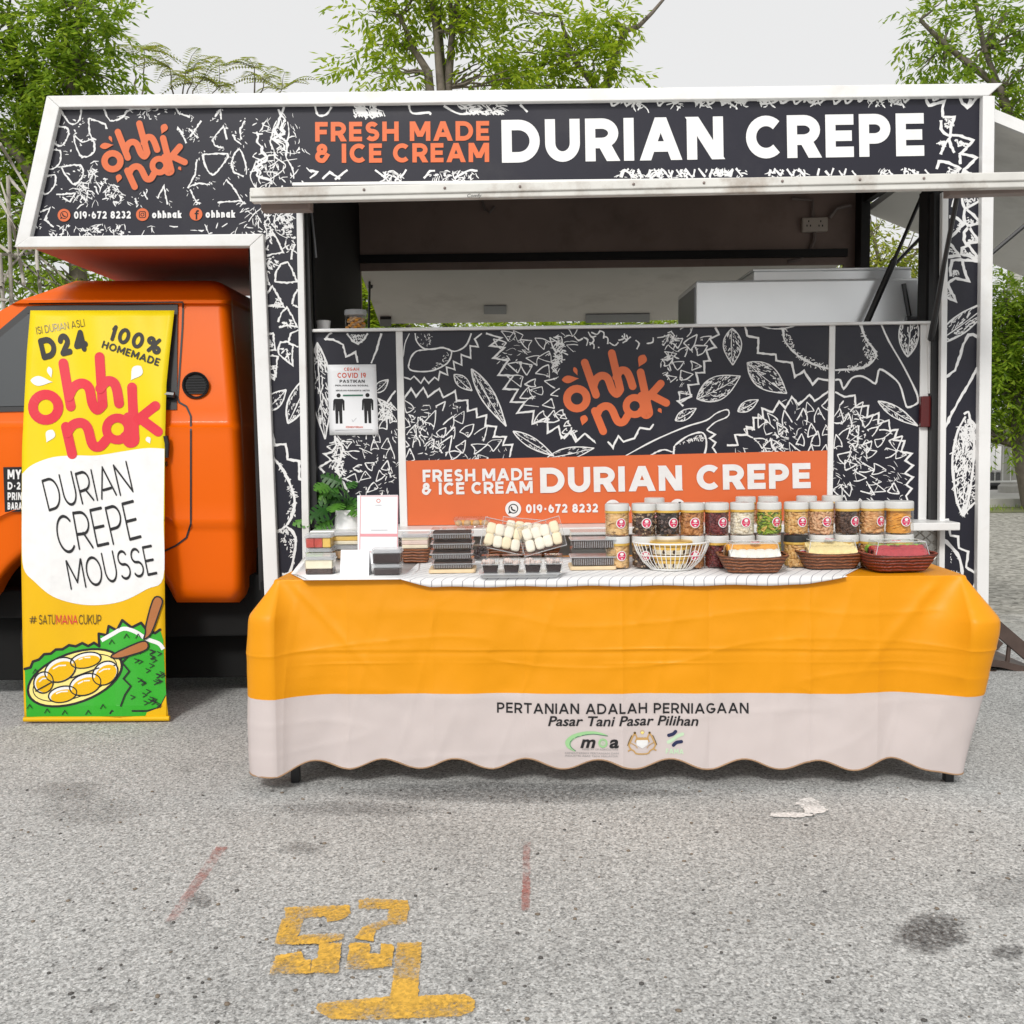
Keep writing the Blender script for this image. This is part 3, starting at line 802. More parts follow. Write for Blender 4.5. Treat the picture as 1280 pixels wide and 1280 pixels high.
def streaks(a, n, seed):
    g = random.Random(seed)
    for k in range(n):
        x0 = g.choice((328, 338, 352, 360))+g.gauss(0, 6); y0 = g.uniform(133, 240); L = g.uniform(20, 80); P = []
        for i in range(9): P.append((x0+4*sin(i*.9+k)+g.gauss(0, 1.6)+i*.8*g.choice((-1, 1)), y0+L*i/8))
        a.line(smoothpts(P, 3), g.choice((.9, 1.3, 1.8, 3.0)), 0, rough=.6, taper=.4)
def stain(cx, cy, rx, ry, seed, amt, z):
    r = random.Random(seed); n = 40; a = [r.uniform(.7, 1.2) for _ in range(n)]
    a = [(a[i-1]+a[i]*2+a[(i+1) % n])/4 for i in range(n)]; K = 6
    V = [G(cx, cy, z)]; F = []; A = [amt]
    for k in range(1, K+1):
        for i in range(n):
            V.append(G(cx+rx*a[i]*k/K*cos(2*pi*i/n), cy+ry*a[i]*k/K*sin(2*pi*i/n), z)); A.append(amt*(1-(k/K)**4))
    for i in range(n): F.append((0, 1+i, 1+(i+1) % n))
    for k in range(K-1):
        for i in range(n): F.append((1+k*n+i, 1+(k+1)*n+i, 1+(k+1)*n+(i+1) % n, 1+k*n+(i+1) % n))
    b = MB(); b.add(V, F); o = b.build('oil_stain', oil, fix=False)
    at = o.data.attributes.new('soak', 'FLOAT', 'POINT'); at.data.foreach_set('value', A)
    return tag(o, kind='structure')
for i, q in enumerate(((1166,1167,56,27,3,.85),(1262,1190,26,12,4,.7),(1258,1112,50,26,6,.22),(110,1014,80,22,8,.22),(85,988,50,14,9,.3),(375,1060,34,9,11,.4),(640,990,260,15,12,.6),(250,1125,20,11,14,.45),(130,1258,20,6,16,.4),(440,1010,120,12,20,.35))): stain(*q, .0012+.0004*i)

gr_ = random.Random(44); b = MB()
for i in range(420):
    p = G(gr_.uniform(-20, 1300), 985+300*gr_.random()**1.3, 0); r_ = gr_.uniform(.0025, .007)
    b.blob((p.x, p.y, r_*.3), (r_*gr_.uniform(.7, 1.4), r_*gr_.uniform(.7, 1.2), r_*.55), 1, i % 3, Matrix.Rotation(gr_.uniform(0, 3), 3, 'Z'))
tag(b.build('loose_grit', [mat('dark_grit', (.09,.085,.08), .9, .3), mat('pale_grit', (.5,.49,.47), .9, .2), mat('brown_grit', (.2,.16,.12), .9, .3)], smooth=80), kind='stuff')
# ================================================================== the food truck
YT = 4.70; YP = 4.765; YB = 6.45
LE, RE = 0, 0
truck = thing('food_truck', 'orange food truck with black durian-patterned box body and raised awning', 'food truck', (0.1, 5.5, 0))

zroof = W(640, 112, YT).z
xl = W(312, 400, YT).x; xr = W(1240, 400, YT).x
zfl = W(640, 752, YT).z

# --- shell of the box
b = MB()
b.slab([(66,124),(1240,109),(1240,116),(66,131)], YT+0.01, YB-YT-0.02)
b.build('roof', M['white_trim'], truck)
b = MB(); b.box((xl, YT+0.05, zfl), (xr, YB-0.01, zfl+0.1)); b.build('box_floor', M['chassis_and_shade_skirt'], truck)
zfo0 = W(640, 413, YB).z; zfo1 = W(640, 335, YB).z; xfo0 = W(453, 380, YB).x; xfo1 = xr-0.12
zr = zroof-0.06
b = MB(); b.box((xfo0, YB-0.04, zfo1), (xfo1, YB, zr)); b.box((xfo0, YB-0.055, zfo1-0.015), (xfo1, YB-0.04, zfo1+0.035))
b.box((xfo0, YB-0.04, zfl+.1), (xfo1, YB, zfo0)); b.box((xl, YB-0.04, zfl+.1), (xfo0, YB, zr)); b.box((xfo1, YB-0.04, zfl+.1), (xr, YB, zr))
b.build('rear_wall', [M['cream_in']], truck)
b = MB(); b.box((xfo0, YB-0.10, zfo1+0.03), (xfo1, YB-0.06, zfo1+0.075)); b.build('rear_window_rail', M['dark_in'], truck)
b = MB(); b.box((xl+0.01, YT+0.06, zfl+.1), (xfo0-0.0, YB-0.045, zr)); 
xbl = W(384, 500, YT).x
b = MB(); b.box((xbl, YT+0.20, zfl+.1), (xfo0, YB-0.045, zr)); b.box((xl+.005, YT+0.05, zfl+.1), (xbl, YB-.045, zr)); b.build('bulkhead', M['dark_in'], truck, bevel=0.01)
b = MB(); b.box((xfo0, YT+0.05, zr), (xr, YB-0.04, zr+0.03)); b.build('ceiling_panel', M['cream_in'], truck)
# tail wall with its own opening
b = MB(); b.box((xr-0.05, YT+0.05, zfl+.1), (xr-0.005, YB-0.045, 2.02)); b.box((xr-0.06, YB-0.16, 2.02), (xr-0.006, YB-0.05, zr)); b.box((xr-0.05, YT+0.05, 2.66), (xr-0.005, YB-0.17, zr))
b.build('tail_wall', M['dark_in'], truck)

# --- over-cab pod underside and slanted nose
b = MB()
n0 = [W(66,126,YT), W(28,304,YT)]
b.add([n0[0]+Vector((0,.02,0)), n0[1]+Vector((0,.02,0)), n0[1]+Vector((0,YB-YT-.02,0)), n0[0]+Vector((0,YB-YT-.02,0))], [(0,1,2,3)])
b.build('nose_panel', M['white_trim'], truck)
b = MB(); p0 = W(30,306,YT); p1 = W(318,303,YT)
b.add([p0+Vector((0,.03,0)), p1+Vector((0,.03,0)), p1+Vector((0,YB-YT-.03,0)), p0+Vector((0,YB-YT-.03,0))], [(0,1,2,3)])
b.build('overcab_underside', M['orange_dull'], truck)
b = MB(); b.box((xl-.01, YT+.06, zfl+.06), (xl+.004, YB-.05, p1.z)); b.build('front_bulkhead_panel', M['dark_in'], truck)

# --- wrapped outer panels
def surf(Y): return lambda x, y, h: W(x, y, Y-h)
inkset = [M['white_ink'], M['coral'], M['dark_ink'], M['navy']]
def wrap_panel(name, pts, Y, depth):
    b = MB(); b.slab(pts, Y, depth); return b.build(name, M['navy'], truck)

# (1) over-cab panel
oc_poly = [(64,126),(328.5,123),(328.5,302),(26,306)]
oc = wrap_panel('overcab_panel', oc_poly, YT, 0.03)
a = Art(surf(YT), clip=oc_poly, excl=[[(120,172),(134,160),(150,150),(176,148),(214,152),(240,190),(240,210),(226,224),(182,236),(166,244),(150,232),(140,222),(122,212)], [(69,260),(300,259),(300,278),(69,279)]], seed=4)
z1 = lambda p: Z(0, 90, 3.2, p)
for s in ([(240,145),(262,185),(290,210),(318,190),(325,145)], [(355,185),(400,200),(425,215),(420,260),(385,270),(360,250),(355,185)], [(210,220),(260,220),(275,250),(245,295),(215,285)],
          [(295,250),(330,280),(370,270),(375,320),(330,340),(305,300),(295,250)], [(185,315),(240,315),(235,370),(200,390),(185,370)], [(160,430),(220,410),(215,460),(180,490),(160,460)],
          [(245,380),(320,372),(332,410),(300,450),(268,420),(245,380)], [(415,140),(440,195),(490,180),(520,150),(600,148)], [(690,290),(712,226),(725,240),(745,285)], [(810,330),(910,328),(890,370),(850,412),(820,370),(810,330)],
          [(925,370),(938,330),(962,310),(985,380),(985,410)], [(850,270),(895,215),(908,270)], [(925,360),(935,400),(975,418)], [(752,465),(780,410),(788,350)], [(755,460),(790,445),(840,450)], [(760,470),(785,520),(800,528)],
          [(755,225),(790,262)],[(805,195),(775,240),(760,260)],[(850,270),(860,295),(890,305)],[(930,250),(945,275),(965,290)],[(980,195),(960,230),(965,270)],[(870,522),(965,515),(940,470),(905,430)],[(630,505),(655,455),(670,530)],[(575,480),(590,510)],
          [(700,140),(715,165),(760,180)],[(860,180),(880,150),(885,190)],[(225,490),(300,485),(280,520),(250,500)],[(160,560),(200,545),(180,590),(215,620)],[(125,600),(150,625)],[(540,505),(548,530)]):
    P = z1(s); a.line(smoothpts(P, 3) if len(P) > 4 else P, 2.0, 0, rough=.45, dens=2)
    for q in range(3):
        c_ = a.rng.choice(P); scribble(a, [(c_[0]-5, c_[1]-5), (c_[0]+5, c_[1]-5), (c_[0]+5, c_[1]+5), (c_[0]-5, c_[1]+5)], 3, 4, 1.0)
for poly, n, ln in (([(300,440),(400,340),(385,530),(290,530)], 60, 40), ([(395,440),(430,420),(520,520),(440,525)], 45, 30), ([(200,610),(500,605),(520,652),(190,652)], 70, 26), ([(540,140),(680,140),(640,210),(560,200)], 26, 26), ([(480,150),(520,240),(510,190)], 12, 30),
                    ([(560,610),(1000,600),(1030,650),(560,650)], 14, 40), ([(250,150),(330,150),(330,520),(150,520)], 14, 18), ([(950,490),(1045,480),(1045,640),(985,640)], 26, 40)):
    scribble(a, z1(poly), int(n*1.3), ln/3.2*.8, 1.35)
scribble(a, z1([(1010,150),(1230,150),(1210,330),(1045,560),(1000,480),(1060,330)]), 60, 30/3.2, 1.2, ang=1.15); streaks(a, 15, 5)
scribble(a, z1([(1000,200),(1180,300),(1180,420),(1040,440)]), 26, 50/3.2, 1.6, ang=-.5)
a.build('durian_print', inkset, oc)
a = Art(surf(YT), seed=2, base=0.0022)
tf = sim((75, 385), (140.6, 201.5), 0.227, -2.0)
logo(a, tf, .227, 3, w=46, drops=False)
a.base = 0.0036
logo(a, tf, .227, 1, w=35)
def contact(a, bx, y0, r, h, items, bg, fg, ink, slope):
    for kind, cx, txt, tx, tw in items:
        yy = y0 + slope*(cx-bx)
        {'w': phone_icon, 'i': camera_icon, 'f': f_icon}[kind](a, cx, yy, r, bg, fg)
        text(a, txt, tx, y0+slope*(tx-bx)+h*.5, h, fit=tw, wt=.24, mi=ink, ang=math.degrees(math.atan(slope)))
contact(a, 80, 269, 8, 9.4, (('w', 80, '019-672 8232', 92.5, 71), ('i', 178, 'ohhnak', 190, 37), ('f', 245, 'ohhnak', 257, 37)), 1, 2, 0, -.008)
a.build('lettering', inkset, oc)

# (2) sign band over the opening and left pillar
sb_poly = [(377,122.5),(1230,112.5),(1230,224),(377,234)]
sb = wrap_panel('sign_band', sb_poly, YT, 0.04)
a = Art(surf(YT), clip=sb_poly, excl=[[(386,147),(1168,133),(1168,212),(386,212)]], seed=9)
for s in ([(300,135),(312,172),(345,170),(366,140)], [(675,130),(690,165),(755,162),(760,172)], [(815,135),(880,168),(960,160)], [(1120,130),(1150,160)]):
    a.line(smoothpts(Z(300,90,3.2,s), 4), 2.6, 0, rough=.3)
scribble(a, Z(300,90,3.2,[(450,130),(530,130),(590,172),(452,175)]), 70, 12, 2.2, ang=.9)
scribble(a, Z(300,90,3.2,[(860,130),(1045,128),(1045,172),(900,172)]), 90, 10, 1.8, ang=.4)
for s in ([(380,430),(430,392)], [(280,395),(310,400),(280,425)], [(540,392),(585,425)], [(640,425),(665,390)], [(735,425),(760,395),(780,395)], [(855,425),(920,392),(950,395)], [(330,428),(360,400),(400,428)]):
    a.line(Z(300,90,3.2,s), 2.6, 0, rough=.3, dens=3)
scribble(a, Z(300,90,3.2,[(560,395),(640,390),(650,428),(580,428)]), 30, 9, 1.6); scribble(a, Z(300,90,3.2,[(770,395),(945,390),(945,428),(760,428)]), 50, 8, 1.4)
z4 = lambda p: Z(700, 90, 2.207, p)
g = random.Random(5)
for x in range(150, 1040, 34):          # broken rows of thorns along the top and foot of the band
    for top in (True, False):
        if g.random() < .22: continue
        y = (84 if top else 279)-x*.010; cx = x+g.uniform(-8, 8)
        s = [(cx-14, y-16), (cx-10, y+g.uniform(4, 12)), (cx+g.uniform(-4, 8), y+2), (cx+14, y+g.uniform(-16, -4))] if top else [(cx-15, y+14), (cx-g.uniform(2, 9), y-g.uniform(6, 14)), (cx+12, y+8), (cx+18, y+14)]
        a.line(smoothpts(z4(s), 3), 2.5, 0, rough=.35)
        if g.random() < .6: scribble(a, z4([(cx-18, y-14), (cx+18, y-14), (cx+18, y+14), (cx-18, y+14)]), 14, 8, 1.8)
z8 = lambda p: Z(1060, 0, 4.923, p)
for s in ([(480,610),(497,650),(560,635),(595,625),(580,665),(582,720)], [(582,720),(655,720),(632,790),(630,830),(700,838),(770,865),(735,905),(690,945),(745,955),(790,970),(755,1010),(710,1050)],
          [(572,740),(572,790),(592,820),(630,840),(595,890),(570,950)], [(620,850),(635,900),(655,940)], [(688,950),(692,1010)], [(545,1040),(560,992),(620,1000),(690,1035),(640,1075)], [(690,600),(705,635),(735,662),(765,635),(790,600)], [(740,660),(755,610)],
          [(700,1075),(715,1050),(760,1070)]):
    a.line(z8(s), 3.6, 0, rough=.25, dens=3)
for q in ([(590,730),(640,730),(620,790),(600,780)], [(560,860),(600,860),(580,930)], [(660,850),(740,870),(690,910)], [(610,1030),(680,1030),(640,1075)]): scribble(a, z8(q), 16, 7, 2)
band = z1([(1010,150),(1235,150),(1225,330),(1245,600),(1045,600),(1000,480),(1060,330)])
scribble(a, band, 70, 30/3.2, 1.2, ang=1.15); streaks(a, 15, 5)
a.build('durian_print', inkset, sb)
a = Art(surf(YT), seed=3, base=0.0022)
for mi, ex in ((1, 0),):
    text(a, 'FRESH MADE', 394, 177.0, 24.5, fit=217.5, wt=.235, mi=1, ang=-.35, space=.42)
    text(a, '& ICE CREAM', 394, 203.8, 24.0, fit=217.5, wt=.235, mi=1, ang=-.35, space=.42)
    text(a, 'DURIAN CREPE', 627.5, 203.5, 53.5, fit=528, wt=.245, mi=0, ang=-.95, space=.42, track=.13)
a.build('lettering', inkset, sb)

# (3) left pillar
lp_poly = [(327,123),(377,122.4),(388,762),(346,764),(327.5,290)]
lp = wrap_panel('front_pillar_panel', lp_poly, YT-.0002, 0.04)
a = Art(surf(YT-.0002), clip=[(327,123),(374,122.4),(384,762),(346,764),(327.5,290)], seed=12)
scribble(a, z1([(1010,150),(1235,150),(1225,330),(1245,560),(1045,560),(1000,480),(1060,330)]), 70, 30/3.2, 1.2, ang=1.2); streaks(a, 15, 5); scribble(a, z1([(1000,200),(1230,300),(1230,420),(1040,440)]), 26, 50/3.2, 1.6, ang=-.5)
zA = lambda p: Z(310, 240, 4.92, p); zB = lambda p: Z(310, 480, 4.92, p)
for s in ([(92,390),(100,300),(118,268),(160,262),(190,310),(215,372),(160,380),(115,392)], [(165,552),(172,490),(200,445),(245,430),(275,490),(302,552),(240,558),(165,550)], [(98,705),(105,640),(150,580),(185,640),(222,708),(160,698),(98,705)],
          [(190,832),(240,820),(300,828),(275,770),(240,708),(205,745),(185,800)], [(95,875),(155,870),(160,920),(168,970),(110,982)], [(240,918),(200,925),(186,960),(190,1000),(235,1035),(275,1066),(272,1000),(275,945),(240,918)],
          [(250,920),(262,870),(310,848)], [(250,932),(310,952)], [(113,1015),(150,1005),(182,1012),(175,1070),(172,1136),(118,1105)], [(272,690),(285,630),(305,598)], [(275,695),(315,710)], [(268,415),(272,360),(290,320)], [(90,460),(110,500),(130,570),(92,560)]):
    a.line(zA(s), 2.2, 0, rough=.4, dens=2)
for q, n in (([(85,110),(280,110),(280,240),(90,260)], 90), ([(205,130),(280,130),(280,380),(225,360)], 55), ([(95,400),(190,390),(160,470),(110,520)], 34), ([(170,640),(215,700),(160,695)], 16), ([(110,900),(150,900),(150,970)], 12), ([(210,960),(260,960),(262,1050)], 14), ([(120,1050),(165,1050),(165,1120)], 14), ([(240,760),(285,820),(215,820)], 14), ([(95,230),(160,240),(110,380),(92,380)], 20)):
    scribble(a, zA(q), n, 5.5, 1.7)
leaf(a, *zB([(100,165),(235,35)]), 90/4.92, 1.7, n=70); leaf(a, *zB([(246,243),(375,-60)]), 110/4.92, 1.9, n=90)
a.line(zB([(125,275),(150,310),(165,375),(232,370),(245,462),(315,475),(315,585),(360,590)]), 3.0, 0, rough=.25, dens=3)
for k in range(3):
    a.line(zB(smoothpts([(135+k*3,440),(200,500+k*4),(250-k*3,590),(285,700),(280-k*4,790),(235,870),(160,920)], 6)), 2.6, 0, rough=.5)
    a.line(zB(smoothpts([(235,875),(285-k*4,920),(292,1000-k*9),(260,1150),(210,1170)], 6)), 2.4, 0, rough=.5)
scribble(a, zB([(140,440),(260,560),(300,700),(290,800),(220,870),(265,700),(220,540)]), 60, 4.5, 1.2); scribble(a, zB([(165,920),(235,880),(295,960),(280,1100),(250,1010),(200,960)]), 60, 4.5, 1.2)
a.line(zB([(120,-60),(160,-30),(172,-75)]), 2.6, 0, rough=.3)
a.build('durian_print', inkset, lp)

# (4) right pillar
rp_poly = [(1181,224),(1230,224),(1224,762),(1174,762)]
rp = wrap_panel('rear_pillar_panel', rp_poly, YT-.0002, 0.04)
a = Art(surf(YT-.0002), clip=rp_poly, seed=14)
zC = lambda p: Z(1170, 120, 4.571, p); zD = lambda p: Z(1150, 380, 3.556, p)
for s in ([(150,570),(152,610),(165,642),(215,620),(260,590)], [(165,645),(158,690),(168,725),(190,742),(255,722),(215,680),(175,648)], [(188,745),(162,780),(160,820),(170,845),(250,832),(215,790),(188,745)], [(185,850),(150,870),(145,905),(180,912),(250,940),(215,890),(185,850)],
          [(250,945),(140,935),(92,940),(82,985),(85,1030)], [(150,935),(160,990),(183,1056),(110,1042),(75,1065),(60,1090)], [(70,1085),(95,1130),(112,1170),(55,1150)], [(75,690),(108,690),(157,730),(120,775),(90,798),(72,765)], [(60,830),(95,860),(132,912),(60,918)], [(110,575),(92,635)]):
    a.line(zC(s), 3.5, 0, rough=.25, dens=3)
for q, n in (([(160,580),(240,580),(180,630)], 26), ([(180,690),(240,715),(190,735)], 18), ([(190,780),(240,830),(190,835)], 18), ([(160,870),(230,920),(160,905)], 30), ([(65,860),(110,900),(65,905)], 14), ([(95,990),(130,1000),(110,1030)], 16), ([(130,720),(140,760),(100,770)], 12), ([(68,1110),(95,1150),(70,1150)], 10)): scribble(a, zC(q), n, 5, 1.5)
leaf(a, *zD([(60,180),(330,-20)]), 80/3.556, 1.8, n=130, heavy=True)
for s in ([(110,328),(155,295),(175,240),(192,180),(215,138),(235,134),(266,152)], [(266,260),(230,330),(190,400),(150,468),(112,550)]): a.line(zD(s), 3.2, 0, rough=.3, dens=4)
for s in ([(195,490),(215,480),(222,512)], [(203,500),(170,560),(150,640),(144,710),(152,800),(165,880),(192,942)], [(218,510),(238,590),(240,680),(228,790),(212,880),(194,940)], [(192,942),(225,900),(262,868)], [(220,512),(245,540),(268,580)]):
    a.line(smoothpts(zD(s), 4), 2.9, 0, rough=.3)
scribble(a, zD([(200,520),(222,540),(238,640),(220,880),(192,930),(155,800),(150,680),(165,590)]), 260, 8, 1.7, ang=1.9)
scribble(a, zD([(205,500),(225,520),(262,575),(262,620),(235,640),(180,580)]), 110, 6, 1.6, ang=1.2)
scribble(a, zD([(240,640),(262,620),(262,860),(215,890)]), 60, 5, 1.3)
a.line(zD([(100,960),(125,958),(135,1030),(170,1035),(172,1085),(215,1100),(205,1170),(255,1202),(238,1270)]), 2.8, 0, rough=.25, dens=4)
a.line(smoothpts(zD([(105,1045),(165,1110),(185,1170),(190,1240)]), 4), 3.6, 0, rough=.5)
scribble(a, zD([(120,1090),(150,1080),(185,1200),(150,1240)]), 18, 3, 1.0)
a.build('durian_print', inkset, rp)

# --- white trims
b = MB(); b.slab([(58,119.5),(1254,103.5),(1236,119.5),(74,134)], YT-0.035, 0.05); b.build('roof_rail', M['white_trim'], truck, bevel=0.004)
b = MB(); b.slab([(58,119.5),(74,134),(37,297),(18,309)], YT-0.034, 0.05)
b.build('nose_trim', M['white_trim'], truck, bevel=0.004)
b = MB(); b.slab([(18,309),(37,295.5),(329,292),(312,307.5)], YT-0.036, 0.06); b.build('overcab_sill_trim', M['white_trim'], truck, bevel=0.004)
b = MB(); b.slab([(312,307.5),(329,292),(349,762),(331,762)], YT-0.034, 0.06); b.build('front_corner_trim', M['white_trim'], truck, bevel=0.004)
b = MB(); b.slab([(1229,119.5),(1244,119.5),(1236,764),(1221,764)], YT-0.034, 0.06); b.build('rear_corner_trim', M['white_trim'], truck, bevel=0.004)
b = MB(); b.slab([(370,243),(378,243),(387,700),(378,700)], YT-0.02, 0.03); b.build('opening_trim', M['white_trim'], truck, bevel=0.003)
b = MB(); b.slab([(1178,240),(1186,240),(1181,722),(1174,722)], YT-0.02, 0.03); b.build('opening_trim', M['white_trim'], truck, bevel=0.003)
for q in ([(378,243),(384,243),(397,660),(388,660)], [(1168,240),(1177.5,240),(1174,662),(1163,662)]):
    b = MB(); b.slab(q, YT+0.02, 0.05); b.build('door_seal', M['black'], truck)
b = MB(); b.slab([(365,228),(1184,219),(1184,222.5),(365,232)], YT-0.05, 0.05, 0); b.slab([(367,232),(1183,222.6),(1183,231),(367,240)], YT-0.035, 0.04, 1); b.build('awning_hinge_cover', [M['white_trim'], M['grey_alu']], truck, bevel=0.002)

# --- serving side: low wall of wrapped panels behind white posts
b = MB(); b.slab([(388,413),(1168,402),(1164,659),(397,664)], YP+0.012, 0.03); b.build('counter_backing', M['white_trim'], truck)
b = MB(); b.slab([(388,411.5),(1168,401),(1168,404.5),(388,415)], YP-0.03, 0.08); b.build('counter_top_rail', M['white_trim'], truck, bevel=0.003)
pl_poly = [(390,415.5),(494.5,414),(500,655),(397,657)]
pc_poly = [(503,414),(1037,406.5),(1034,650),(509,657)]
pr_poly = [(1044.5,406.5),(1150.5,405),(1148,650),(1040.5,652)]
pl = wrap_panel('counter_panel', pl_poly, YP, 0.01); pc = wrap_panel('counter_panel', pc_poly, YP, 0.01); pr = wrap_panel('counter_panel', pr_poly, YP, 0.01)
for q in ([(494.5,414),(503,414),(509.5,662),(500,662)], [(1037,406),(1044.5,406),(1040.5,656),(1033.5,656)], [(1151,405),(1162,405),(1158,656),(1148,656)]):
    b = MB(); b.slab(q, YP-0.008, 0.018); b.build('counter_post', M['white_trim'], truck, bevel=0.002)
b = MB(); b.slab([(1160,402),(1169,401.5),(1168,492),(1161,492)], YP-0.022, 0.02); b.build('latch_plate', M['white_trim'], truck, bevel=0.002)
b = MB(); b.slab([(1152,495),(1166,495),(1165,534),(1151,534)], YP-0.03, 0.03); b.build('tail_lamp', M['red_lamp'], truck, bevel=0.005)

z5 = lambda p: Z(360, 390, 3.556, p); z6 = lambda p: Z(700, 390, 3.556, p); z7 = lambda p: Z(1000, 390, 3.879, p)
logo_hole = [(700,455),(716,440),(765,432),(812,440),(842,486),(838,512),(800,535),(745,550),(722,528),(698,505)]
# left panel print
a = Art(surf(YP), clip=pl_poly, seed=21)
leaf(a, *z5([(130,135),(165,565)]), 92/3.556, 1.7, n=240, heavy=True)
for s in ([(160,120),(200,122),(245,145),(258,200),(300,178),(310,225)], [(165,125),(180,100),(195,92)], [(415,95),(395,165),(370,228)], [(262,95),(285,128),(310,142),(335,125),(355,95)]): a.line(z5(s), 2.3, 0, rough=.3, dens=3)
leaf(a, *z5([(385,358),(446,300)]), 42/3.556, 1.4, n=40)
scribble(a, z5([(270,98),(350,98),(310,138)]), 50, 4, 1.1)
durian(a, z5([(215,560),(400,400),(478,380),(478,800),(300,800),(250,740),(205,690),(190,640)]), 15, z5([(430,700)])[0], 1.3, messy=.25)
a.line(z5([(478,350),(462,370),(440,405),(402,385),(418,420)]), 2.3, 0, rough=.3, dens=3)
for s in ([(208,548),(214,590),(198,622),(163,630),(192,660),(138,690),(162,715)], [(215,560),(245,600),(235,650),(215,700),(245,760),(270,800)]): a.line(z5(s), 2.5, 0, rough=.4, dens=3)
scribble(a, z5([(205,560),(250,570),(250,740),(205,700)]), 60, 8, 1.8); scribble(a, z5([(400,400),(470,400),(470,470),(410,470)]), 60, 8, 1.6)
a.build('durian_print', inkset, pl)
# centre panel print
orange_strip = [(509,576),(1034,563),(1034,660),(509,660)]
a = Art(surf(YP), clip=[(503,414),(1037,406.5),(1035,563),(507,576)], excl=[logo_hole], seed=22)
for s in ([(565,95),(572,130),(600,160),(640,166),(690,158),(740,175),(790,150),(815,95)], [(535,245),(545,205),(570,175),(610,168),(680,160),(722,170),(725,195),(705,230),(650,258),(600,265),(550,260),(535,245)]):
    a.line(smoothpts(z5(s), 4), 1.7, 0, rough=.35); a.line(smoothpts(z5(s), 4), 1.0, 0, rough=.7)
scribble(a, z5([(570,95),(640,95),(640,160),(590,150)]), 30, 3, .8); scribble(a, z5([(700,170),(725,190),(690,235),(640,258),(680,210)]), 26, 3, .8)
a.line(z5([(510,288),(545,300),(560,285),(590,317),(605,292),(625,316),(652,290),(668,303),(675,265),(710,280),(705,245),(742,256),(735,220),(772,235),(770,190),(812,205),(810,150),(846,155),(830,120),(862,95)]), 1.8, 0, rough=.25, dens=3)
a.line(smoothpts(z5([(540,95),(520,140),(512,200)]), 4), 1.2, 0, rough=.3)
leaf(a, *z5([(738,278),(818,350)]), 48/3.556, 1.3, n=70); leaf(a, *z5([(815,252),(970,508)]), 62/3.556, 1.6, n=190); leaf(a, *z5([(1000,530),(1182,640)]), 46/3.556, 1.3, n=110); leaf(a, *z6([(-60,650),(152,605)]), 52/3.556, 1.3, n=80)
dl = z5([(515,392),(520,378),(548,340),(568,375),(602,335),(622,378),(672,340),(690,380),(742,352),(750,395),(798,392),(800,440),(838,430),(840,470),(882,458),(876,505),(926,510),(915,555),(968,555),(955,592),(997,590),(985,645)])
a.line(dl, 2.2, 0, rough=.25, dens=3)
durian(a, z5([(515,400),(560,380),(745,395),(850,490),(920,570),(975,600),(985,650),(515,660)]), 18, z5([(560,760)])[0], 1.35, messy=.12)
scribble(a, z5([(515,440),(620,470),(720,620),(700,655),(600,590),(520,560)]), 60, 7, 1.3)
dr = z5([(880,95),(948,115),(898,150),(962,158),(912,205),(978,215),(935,280),(1002,282),(960,342),(1022,345),(990,400),(1052,400),(1018,450),(1092,440),(1085,498),(1152,470),(1155,537),(1202,508),(1215,562),(1265,530),(1282,568)])
a.line(dr, 2.3, 0, rough=.25, dens=3)
a.line(z6([(0,545),(20,562),(45,530),(70,577),(110,540),(155,578),(150,570)]), 2.3, 0, rough=.25, dens=3); a.line(z6([(212,576),(235,602),(260,550),(282,577),(330,562),(355,515),(400,522),(416,498)]), 2.3, 0, rough=.25, dens=3)
a.line(z6([(548,418),(525,397),(582,376),(570,325),(617,320),(605,270),(642,270),(640,220),(667,216),(650,170),(692,156),(665,120),(707,100),(690,68)]), 2.3, 0, rough=.25, dens=3)
durian(a, z5([(905,100),(1210,95),(1210,500),(1150,500),(1060,420),(1010,340),(970,270)]), 18, (775, 480), 1.35, messy=.10)
durian(a, z6([(0,68),(90,70),(40,250),(0,300)]), 17, (775, 480), 1.3, messy=.3); durian(a, z6([(0,440),(60,500),(60,540),(0,540)]), 11, (775, 480), 1.4, messy=.4)
durian(a, z6([(430,75),(690,75),(600,280),(545,400),(490,330),(440,240)]), 18, (775, 480), 1.35, messy=.16)
scribble(a, z6([(460,80),(520,80),(520,200),(480,330),(420,260),(470,190)]), 55, 8, 1.4)
scribble(a, z5([(1180,100),(1230,100),(1220,240),(1170,270)]), 60, 8, 1.7)
for k in range(15):
    px, py = a.rng.uniform(95, 430), a.rng.uniform(75, 160); an = a.rng.uniform(0, pi)
    a.line(smoothpts(z6([(px, py), (px+22*cos(an), py+22*sin(an)), (px+40*cos(an+.7), py+40*sin(an+.7))]), 3), 1.7, 0, rough=.35)
for p0, p1, wd, n in (((765,72),(768,236),82,130), ((832,225),(1008,362),108,190), ((608,386),(802,285),104,200), ((790,442),(882,390),44,60), ((512,482),(606,428),44,60)):
    leaf(a, *z6([p0, p1]), wd/3.556, 1.3, n=n, heavy=True)
a.line(smoothpts(z6([(290,640),(420,570),(560,510),(650,482),(695,450),(740,434),(752,448),(740,468),(690,490),(652,524)]), 4), 1.6, 0, rough=.3)
a.line(z6([(652,524),(690,545),(665,562),(692,580),(678,602),(697,630)]), 1.9, 0, rough=.3, dens=3)
for s in ([(505,632),(508,600),(520,585),(570,550),(628,535),(648,560),(650,600),(640,640)], [(400,640),(430,622),(465,612),(500,622),(510,610)]):
    a.line(smoothpts(z6(s), 4), 1.9, 0, rough=.5)
scribble(a, z6([(515,590),(630,540),(645,560),(560,575)]), 50, 4, 1)
